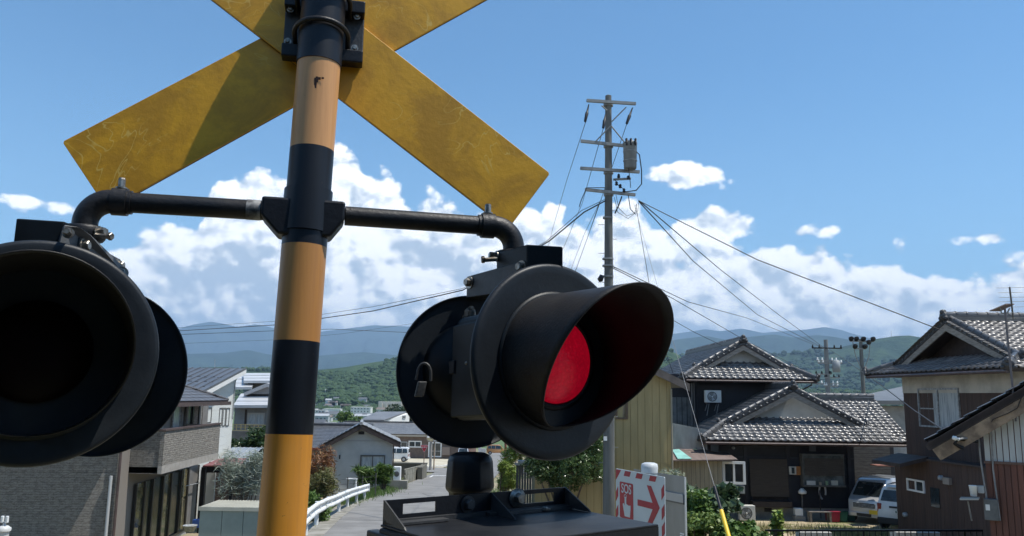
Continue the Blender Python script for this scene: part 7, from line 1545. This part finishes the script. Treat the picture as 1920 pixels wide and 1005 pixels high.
for i in range(7):
    mb = MB(); x0 = a.x-3+(b_.x-a.x+3)*i/7; mb.box(x0, x0+(b_.x-a.x+3)/7-.03, 67, 67.3, roadz(67)-.5, a.z-.12); mb.build('wall_panel', rwm, rt)
mb = MB(); mb.box(a.x-3, b_.x+.05, 66.95, 67.35, a.z-.119, a.z); mb.build('coping', mat('coping_grey', (.16, .155, .13), .9), rt); mb = MB(); mb.box(b_.x-.35, b_.x+.04, 63.5, 66.94, roadz(66)-.5, a.z-.05); mb.build('corner_pier', rwm, rt)
p = pt(744, 890, 52.2); hu = thing('heat_pump', 'white outdoor unit at the corner of the small gabled house', 'outdoor unit', (p.x, 52.2, -6.5)); mb = MB(); mb.box(p.x-.22, p.x+.24, 52.1, 52.5, p.z-.35, p.z+.5); mb.build('casing', M['white_frame'], hu, bevel=.03); mb = MB(); mb.lathe((p.x, 52.095, p.z+.05), (0, -1, 0), [(0, .01), (.15, .008), (.17, 0)], 20); mb.build('fan_guard', M['alu_frame'], hu); mb = MB(); mb.box(p.x-.4, p.x+.7, 52.0, 52.6, p.z-1.2, p.z-.351); mb.build('stand', bwm, hu)
p = pt(661, 897, 46); wf = thing('garden_table', 'white bench table among the weeds below the small gabled house', 'table', (p.x, 46, -6.4)); mb = MB(); mb.box(p.x-.30, p.x+.26, 45.8, 46.2, p.z-.05, p.z+.0); mb.build('table_top', M['white_frame'], wf)
for s_ in (-.24, .20): mb = MB(); mb.box(p.x+s_-.03, p.x+s_+.03, 45.85, 46.15, p.z-.5, p.z-.051); mb.build('leg', M['white_frame'], wf)
# wire fence posts behind the rail
gf = thing('wire_fence', 'thin wire fence with dark posts below the small gabled house', 'fence', (-9.5, 43, -6.3))
fp_ = [(600, 902), (625, 903), (652, 900), (680, 898), (705, 893)]
for i, (x, y) in enumerate(fp_): p = pt(x, y, 43); mb = MB(); mb.tube([(p.x, 43, p.z-1.2), (p.x, 43, p.z+.15)], .03, 6); mb.build('fence_post', M['alu_frame'], gf)
for dz_ in (.05, -.2, -.45): mb = MB(); mb.tube([pt(x, y, 43)+Vector((0, 0, dz_)) for x, y in fp_], .010, 5); mb.build('fence_wire', M['alu_frame'], gf)
# dark slatted gate and shed beside the hedge
gs_ = thing('slatted_gate', 'dark grey slatted gate between the hedge and the beige shed', 'gate', (.3, 29.5, -4.5)); a, b_ = pt(968, 872, 29.5), pt(1012, 872, 29.5); n_ = 9
for i in range(n_): mb = MB(); x0 = a.x+(b_.x-a.x)*i/n_; mb.box(x0, x0+(b_.x-a.x)/n_-.012, 29.5, 29.53, -4.6, a.z); mb.build('slat', mat('dark_grey_slat', (.075, .075, .072), .7, .2, 3), gs_)
mb = MB(); mb.box(a.x-.05, b_.x+.02, 29.4, 29.49, a.z, a.z+.08); mb.build('top_rail', M['grey_galv'], gs_)
for x in (1000, 1008): p = pt(x, 900, 29.3); mb = MB(); mb.box(p.x-.03, p.x+.03, 29.3, 29.36, -4.6, a.z-.1); mb.build('gate_post', M['grey_galv'] if x == 1000 else M['black'], gs_)
mb = MB(); p = pt(977, 866, 29.2); mb.box(p.x-.12, p.x+.15, 29.1, 29.4, p.z-.05, p.z+.05); mb.build('letter_box', M['grey_galv'], gs_, bevel=.02)
# far low wall of the neighbour beyond the pole
# garden shed with ribbed roof
Ysd = 25.0; a, b_ = pt(376, 953, Ysd), pt(486, 953, Ysd); zt_ = a.z; zb_ = gzf(-9.5, 25.5)-.2; shd = thing('garden_shed', 'pale green metal garden shed with ribbed cream roof beside the stone-clad house', 'shed', ((a.x+b_.x)/2, Ysd+.6, zb_)); sgm = mat('pale_green_metal', (.20, .25, .235), .5, .08, 3); xs_ = [a.x, pt(417, 970, Ysd).x, pt(457, 970, Ysd).x, b_.x+.35]
mb = MB(); mb.box(a.x+.01, xs_[-1], Ysd+.02, Ysd+1.5, zb_, zt_-.02); mb.build('shed_core', sgm, shd)
for x0, x1 in zip(xs_[:-1], xs_[1:]): mb = MB(); mb.box(x0, x1-.012, Ysd-.02, Ysd+.018, zb_, zt_-.06); mb.build('door_panel', sgm, shd, bevel=.004)
rfm = mat('cream_ribbed_roof', (.46, .45, .38), .5, c2=(.38, .37, .31), vscale=2); mb = MB(); mb.box(a.x-.04, xs_[-1]+.05, Ysd-.06, Ysd-.02, zt_-.06, zt_+.05); mb.build('roof_fascia', rfm, shd)
mb = MB(); mb.box(a.x-.04, xs_[-1]+.05, Ysd-.019, Ysd+1.55, zt_-.02, zt_+.03); mb.build('roof_sheet', rfm, shd)
nr = 22
for i in range(nr): mb = MB(); x0 = a.x+(xs_[-1]-a.x)*i/nr; mb.box(x0, x0+.045, Ysd-.01, Ysd+1.55, zt_+.031, zt_+.055); mb.build('roof_rib', rfm, shd)
# maroon awning and clear arched canopy
aw = thing('maroon_awning', 'flat maroon awning on dark posts beyond the stone-clad house', 'awning', (-12.5, 36, -6.5)); mrn = mat('maroon_sheet', (.20, .065, .065), .6, .15, 2)
q = [pt(380, 873, 35), pt(455, 872, 35), pt(462, 858.5, 39.0), pt(409, 860, 38.5)]; mb = MB(); mb.prism(q, (0, 0, -.05)); mb.build('awning_sheet', mrn, aw); mb = MB(); mb.obox(q[0]-Vector((0, 0, .30)), (q[1]-q[0])*.55, (0, .05, 0), (0, 0, .25)); mb.build('awning_beam', M['black'], aw)
mb = MB(); p = pt(380, 900, 34.9); mb.box(p.x-.09, p.x+.09, 34.9, 35.08, -6.4, q[0].z-.06); mb.build('post', M['black'], aw); mb = MB(); p = pt(434, 900, 38); mb.box(p.x-.07, p.x+.07, 38, 38.14, -6.8, q[2].z-.1); mb.build('post', M['black'], aw)
mb = MB(); pp = pt(393, 900, 38.6); mb.box(pp.x-.45, pp.x+.25, 38.6, 38.7, -6.4, pp.z+.45); mb.build('screen_panel', mat('pale_screen', (.42, .42, .40), .7), aw); 
mb = MB(); pp = pt(410, 890, 39.6); mb.box(pp.x-.5, pp.x+1.0, 39.6, 39.7, -6.8, pp.z+.6); mb.build('screen_panel', M['gutter'], aw)
cp = thing('arched_canopy', 'arched translucent grey canopy behind the maroon awning', 'canopy', (-14, 42, -6.6)); cpm = mat('smoky_polycarbonate', (.26, .28, .29), .25, .15, 3, spec=.8); cc = pt(411, 860, 41); 
for i in range(5):
    mb = MB(); x0 = cc.x-.2+i*.32; N = 8
    vs = [(x0+dxx, 41+2.6*math.sin(math.pi*k/N*.5)*1.0+.0, cc.z-.45+.85*math.sin(math.pi*(k/N)*.5+.25)) for dxx in (0, .29) for k in range(N+1)]; mb.add(vs, [(k, k+1, N+2+k, N+1+k) for k in range(N)], True); mb.build('canopy_panel', cpm, cp)
    mb = MB(); mb.tube([(x0+.305, v_[1], v_[2]) for v_ in vs[:N+1]], .025, 5); mb.build('canopy_rib', M['grey_galv'], cp)
mb = MB(); mb.box(cc.x+.1, cc.x+.2, 42, 42.1, -6.8, cc.z-.1); mb.build('post', M['alu_frame'], cp)
p = pt(371, 982, 30); bbk = thing('blue_crate', 'small blue crate behind the garden shed corner', 'crate', (pt(371, 981, 32).x, 32, -6.2)); pc = pt(371, 981, 32); mb = MB()
for (x0, x1, y0, y1) in ((-.16, .14, -.15, -.12), (-.16, .14, .12, .15), (-.16, -.13, -.12, .12), (.11, .14, -.12, .12)): mb.box(pc.x+x0, pc.x+x1, 32+y0, 32+y1, pc.z-.14, pc.z+.14)
mb.build('crate_walls', mat('blue_plastic', (.04, .10, .34), .5), bbk); mb = MB(); mb.box(pc.x-.13, pc.x+.11, 31.88, 32.12, pc.z-.14, pc.z-.12); mb.build('crate_floor', mat('blue_plastic_floor', (.04, .09, .3), .5), bbk)
pc = pt(356, 990, 29.5); pt_ = thing('planter_bowl', 'shallow grey planter bowl by the foundation of the stone-clad house', 'planter', (pc.x, 29.5, pc.z-.1)); mb = MB(); mb.lathe((pc.x, 29.5, pc.z-.12), (0, 0, 1), [(0, 0), (.15, 0), (.24, .20), (.26, .21), (.24, .22), (.2, .17), (0, .15)], 24); mb.build('bowl', M['grey_galv'], pt_); mb = MB(); mb.lathe((pc.x, 29.5, pc.z+.035), (0, 0, 1), [(.20, 0), (.1, .02), (0, .025)], 16); mb.build('soil', M['soffit'], pt_)
# white standpipe at the lower left corner
pc = pt(8, 985, 9.0); sp_ = thing('standpipe', 'white capped standpipe with twin nozzles at the lower edge of the stone siding', 'standpipe', (pc.x, 9, -3.5)); wpm = mat('offwhite_plastic', (.52, .52, .50), .5)
mb = MB(); mb.tube([(pc.x, 9, -3.6), (pc.x, 9, pc.z-.03)], .055, 16); mb.build('pipe', wpm, sp_); mb = MB(); mb.lathe((pc.x, 9, pc.z-.06), (0, 0, 1), [(.07, 0), (.072, .03), (.04, .055), (.015, .06), (.015, .10), (0, .10)], 20); mb.build('cap', wpm, sp_)
for s_ in (-.03, .02): mb = MB(); mb.box(pc.x+s_, pc.x+s_+.025, 8.97, 9.0, pc.z+.03, pc.z+.10); mb.build('nozzle', M['white_frame'], sp_, bevel=.004)
# TV aerial on the near house
an = thing('tv_aerial', 'television aerial mast with flat panel and comb antenna above the near roof', 'aerial', NP(1905, 775, .2)); AY = NP(1905, 775, .2).y
mb = MB(); mb.tube([pt(1905, 790, AY), pt(1890, 640, AY), pt(1884, 578, AY)], .017, 8); mb.build('mast', mat('dull_mast', (.12, .11, .115), .5, metal=.3), an)
mb = MB(); mb.prism([pt(1855, 584, AY), pt(1886, 571, AY-.1), pt(1902, 571, AY+.15), pt(1876, 584, AY+.25)], (0, 0, .015)); mb.build('flat_panel', mat('rust_edged_panel', (.26, .20, .18), .6), an)
mb = MB(); mb.tube([pt(1875, 577, AY), pt(1878, 587, AY), pt(1888, 588, AY), pt(1893, 578, AY)], .012, 6); mb.build('panel_clamp', galv, an)
mb = MB(); mb.tube([pt(1893, 538, AY-.05), pt(1900, 598, AY+.05)], .014, 6); mb.build('boom', M['alu_frame'], an)
for y, x0, x1 in ((540, 1868, 1920), (549, 1872, 1918), (558, 1874, 1922), (566, 1872, 1924), (576, 1880, 1924), (586, 1882, 1926), (597, 1876, 1922)): mb = MB(); mb.tube([pt(x0, y, AY), pt(x1, y-1, AY)], .0035, 4); mb.build('element', galv, an)

# ================================================================== the town on the valley floor
rr = random.Random(9); cols = [(.60, .60, .57), (.46, .47, .46), (.54, .50, .44), (.36, .38, .40), (.64, .64, .62)]; tms = [mat('town_wall', c, .8, .1, .2) for c in cols]; trf = [mat('town_roof', c, .6, .1, .2) for c in ((.10, .11, .12), (.16, .13, .11), (.34, .36, .38), (.07, .075, .085))]; twn = mat('town_window', (.06, .07, .08), .3)
def town(px_, Y, w_, h_, lab, k, gable=True, grp='pale buildings of the valley town'):
    x = pt(px_, 770, Y).x; g = gzf(x, Y)-.5; ro = thing('town_building', lab, 'building', (x, Y, g), grp); mb = MB(); dp = w_*rr.uniform(.6, .9); mb.box(x-w_/2, x+w_/2, Y, Y+dp, g, g+h_); mb.build('wall', tms[k % 5], ro)
    if gable: mb = MB(); mb.prism([(x-w_/2-.4, Y-.4, g+h_), (x-w_/2-.4, Y+dp+.4, g+h_), (x-w_/2-.4, Y+dp/2, g+h_+dp*.22)], (w_+.8, 0, 0)); mb.build('roof', trf[k % 4], ro)
    else: mb = MB(); mb.box(x-w_/2-.2, x+w_/2+.2, Y-.2, Y+dp+.2, g+h_, g+h_+.5); mb.build('roof', tms[(k+1) % 5], ro)
    nw = max(2, int(w_/3.2))
    for fl in range(max(1, int(h_/3))):
        mb = MB(); 
        for i in range(nw): mb.box(x-w_/2+.8+i*(w_-1)/nw, x-w_/2+.8+i*(w_-1)/nw+1.4, Y-.06, Y-.01, g+1.2+fl*3, g+2.4+fl*3)
        mb.build('window_row', twn, ro, kind='stuff')
wcol = ['bright white', 'grey', 'cream', 'slate grey', 'off-white']; rcol = ['black roof', 'brown roof', 'silver roof', 'charcoal roof']
for i in range(110):
    Y = rr.uniform(420, 1080); px_ = rr.uniform(500, 900) if i % 6 else rr.uniform(1300, 1720); w_, h_, k, gb = rr.uniform(8, 17), rr.uniform(4, 7.5), rr.randrange(20), rr.random() < .75
    lab = '%s %s town %s%s, in the %s part of the valley town %s' % ('wide' if w_ > 13 else 'narrow', wcol[k % 5], 'house' if gb else 'block', ' with a '+rcol[k % 4] if gb else ' with a flat top', 'nearer' if Y < 640 else 'middle' if Y < 860 else 'farther', 'beyond the tiled house' if px_ > 1000 else 'behind the banded post' if px_ < 600 else 'above the small gabled house' if px_ < 740 else 'behind the black lamps')
    lab = lab.replace(', in the', ', in').replace(' part of the valley town', ' valley').replace('in nearer', 'nearer').replace('in middle', 'mid').replace('in farther', 'farther').replace(' with a flat top', ''); town(px_, Y, w_, h_, lab, k, gb)
town(676, 900, 22, 12, 'white block with a taller pale face standing above the valley town', 4, False, None); town(598, 860, 14, 9, 'white block nearest the banded post in the valley town', 0, False, None); town(622, 980, 20, 8, 'long white hall behind the valley town houses', 4, False, None)
for x, w_ in ((735, 60),):
    c = pt(x, 756, 1100); ro = thing('hillside_building', 'row of pale tall columns on the hillside under the black lamp', 'building', (c.x, 1100, -26)); 
    for i in range(9): mb = MB(); xx = pt(712+i*9, 765, 1100).x; mb.box(xx, xx+3.0, 1100, 1104, -30, pt(735, 756, 1100).z-(i % 2)*.8); mb.build('column', tms[2], ro)
    mb = MB(); mb.box(pt(708, 765, 1100).x, pt(795, 765, 1100).x, 1105, 1112, -30, pt(735, 753, 1100).z); mb.build('hall', tms[2], ro)
for i in range(46):   # farmhouses scattered on the slope
    A_ = rr.uniform(-15.5, -6.5); jx = int(np.argmin(abs(np.degrees(np.arctan2(RX[30], RY[30]))-A_))); ix = rr.randrange(6, 42); x, y, z = RX[ix, jx], RY[ix, jx], RH[ix, jx]
    ro = thing('farmhouse', 'farmhouse on the green slope, '+('low near its foot' if ix < 18 else 'halfway up' if ix < 30 else 'high up')+(' towards the banded post' if A_ < -12 else ' towards the black lamps' if A_ > -9 else ''), 'house', (x, y, z), 'farmhouses on the wooded slope'); w_ = rr.uniform(9, 16); mb = MB(); mb.box(x-w_/2, x+w_/2, y-3, y+4, z-1, z+5.5); mb.build('wall', tms[rr.choice((0, 4, 1))], ro); mb = MB(); mb.prism([(x-w_/2-.5, y-3.6, z+5.5), (x-w_/2-.5, y+4.6, z+5.5), (x-w_/2-.5, y+.5, z+8)], (w_+1, 0, 0)); mb.build('roof', trf[rr.randrange(4)], ro)
for px_, lab_ in ((1703, 'thin radio mast on the crest of the hill beyond the floodlight mast'), (403, 'thin radio mast above the flat dark forest belt')):
    Y = 4200 if px_ > 1000 else 2250; c0, c1 = (pt(1671, 632, Y), pt(1671, 622, Y)) if px_ > 1000 else (pt(403, 690, Y), pt(403, 676, Y)); ro = thing('radio_mast', lab_, 'mast', c0); mb = MB(); mb.tube([c0-Vector((0, 0, 25)), c1], [1.6, .8], 5); mb.build('mast_tube', M['grey_galv'], ro); mb = MB(); mb.tube([c1, c1+Vector((0, 0, 3))], 1.4, 5); mb.build('mast_head', M['grey_galv'], ro)
# large grey roof between the poles, beyond the wing of the tiled house
hl = thing('factory_hall', 'large hall with low grey roof between the floodlight mast and the brown house', 'hall', (30, 70, -7.5)); q = [pt(1580, 749, 62), pt(1700, 749, 62), pt(1720, 722, 78), pt(1655, 735, 78)]; mb = MB(); mb.prism([pt(1572, 751, 60), pt(1720, 751, 60), pt(1730, 726, 78), pt(1694, 724, 78)], (0, 0, -.3)); mb.build('roof', mat('weathered_grey_sheet', (.13, .135, .14), .5, .2, .5), hl)
mb = MB(); a = pt(1575, 755, 60.5); b_ = pt(1720, 755, 60.5); mb.box(a.x+1, b_.x, 61, 76, -8, a.z-.2); mb.build('wall', gwl, hl)

# ================================================================== the railway carriage the picture is taken from, outside the frame
tcar = thing('train_carriage', 'railway carriage side with dark windows standing on the track', 'train carriage', (0, -1.9, -2.3)); tpa = mat('carriage_paint', (.10, .13, .12), .45, .1, 1); tcr = mat('carriage_stripe', (.30, .28, .22), .5); tgl = mat('carriage_glass', (.02, .025, .03), .1)
mb = MB(); mb.box(-9.5, 9.5, -3.2, -.52, -1.45, 1.65); mb.build('body', tpa, tcar, bevel=.08); mb = MB(); mb.box(-9.4, 9.4, -.519, -.50, -.95, -.75); mb.build('stripe', tcr, tcar)
mb = MB(); mb.box(-9.3, 9.3, -3.0, -.7, 1.651, 1.85); mb.build('roof', mat('carriage_roof', (.16, .16, .16), .7), tcar, bevel=.08)
for i in range(9): mb = MB(); mb.box(-8.9+i*2.02, -7.4+i*2.02, -.519, -.495, -.35, .75); mb.build('window', tgl, tcar)
for x in (-7.5, -5.6, 5.6, 7.5):
    for yy in (-2.4, -1.35): mb = MB(); mb.lathe((x, yy, -1.93), (0, 1, 0), [(0, 0), (.42, 0), (.43, .10), (.0, .12)], 24); mb.build('wheel', M['ash'], tcar)
mb = MB(); mb.box(-9.0, 9.0, -2.9, -.9, -1.75, -1.451); mb.build('underframe', M['black'], tcar)
for yy in (-2.36, -1.29): mb = MB(); mb.box(-16, 16, yy-.035, yy+.035, -2.36, -2.36+.001+.0); mb.box(-16, 16, yy-.035, yy+.035, -2.50, -2.361); ro = mb.build('rail', mat('rail_steel', (.2, .16, .13), .4, metal=.7)); ro['kind'] = 'structure'
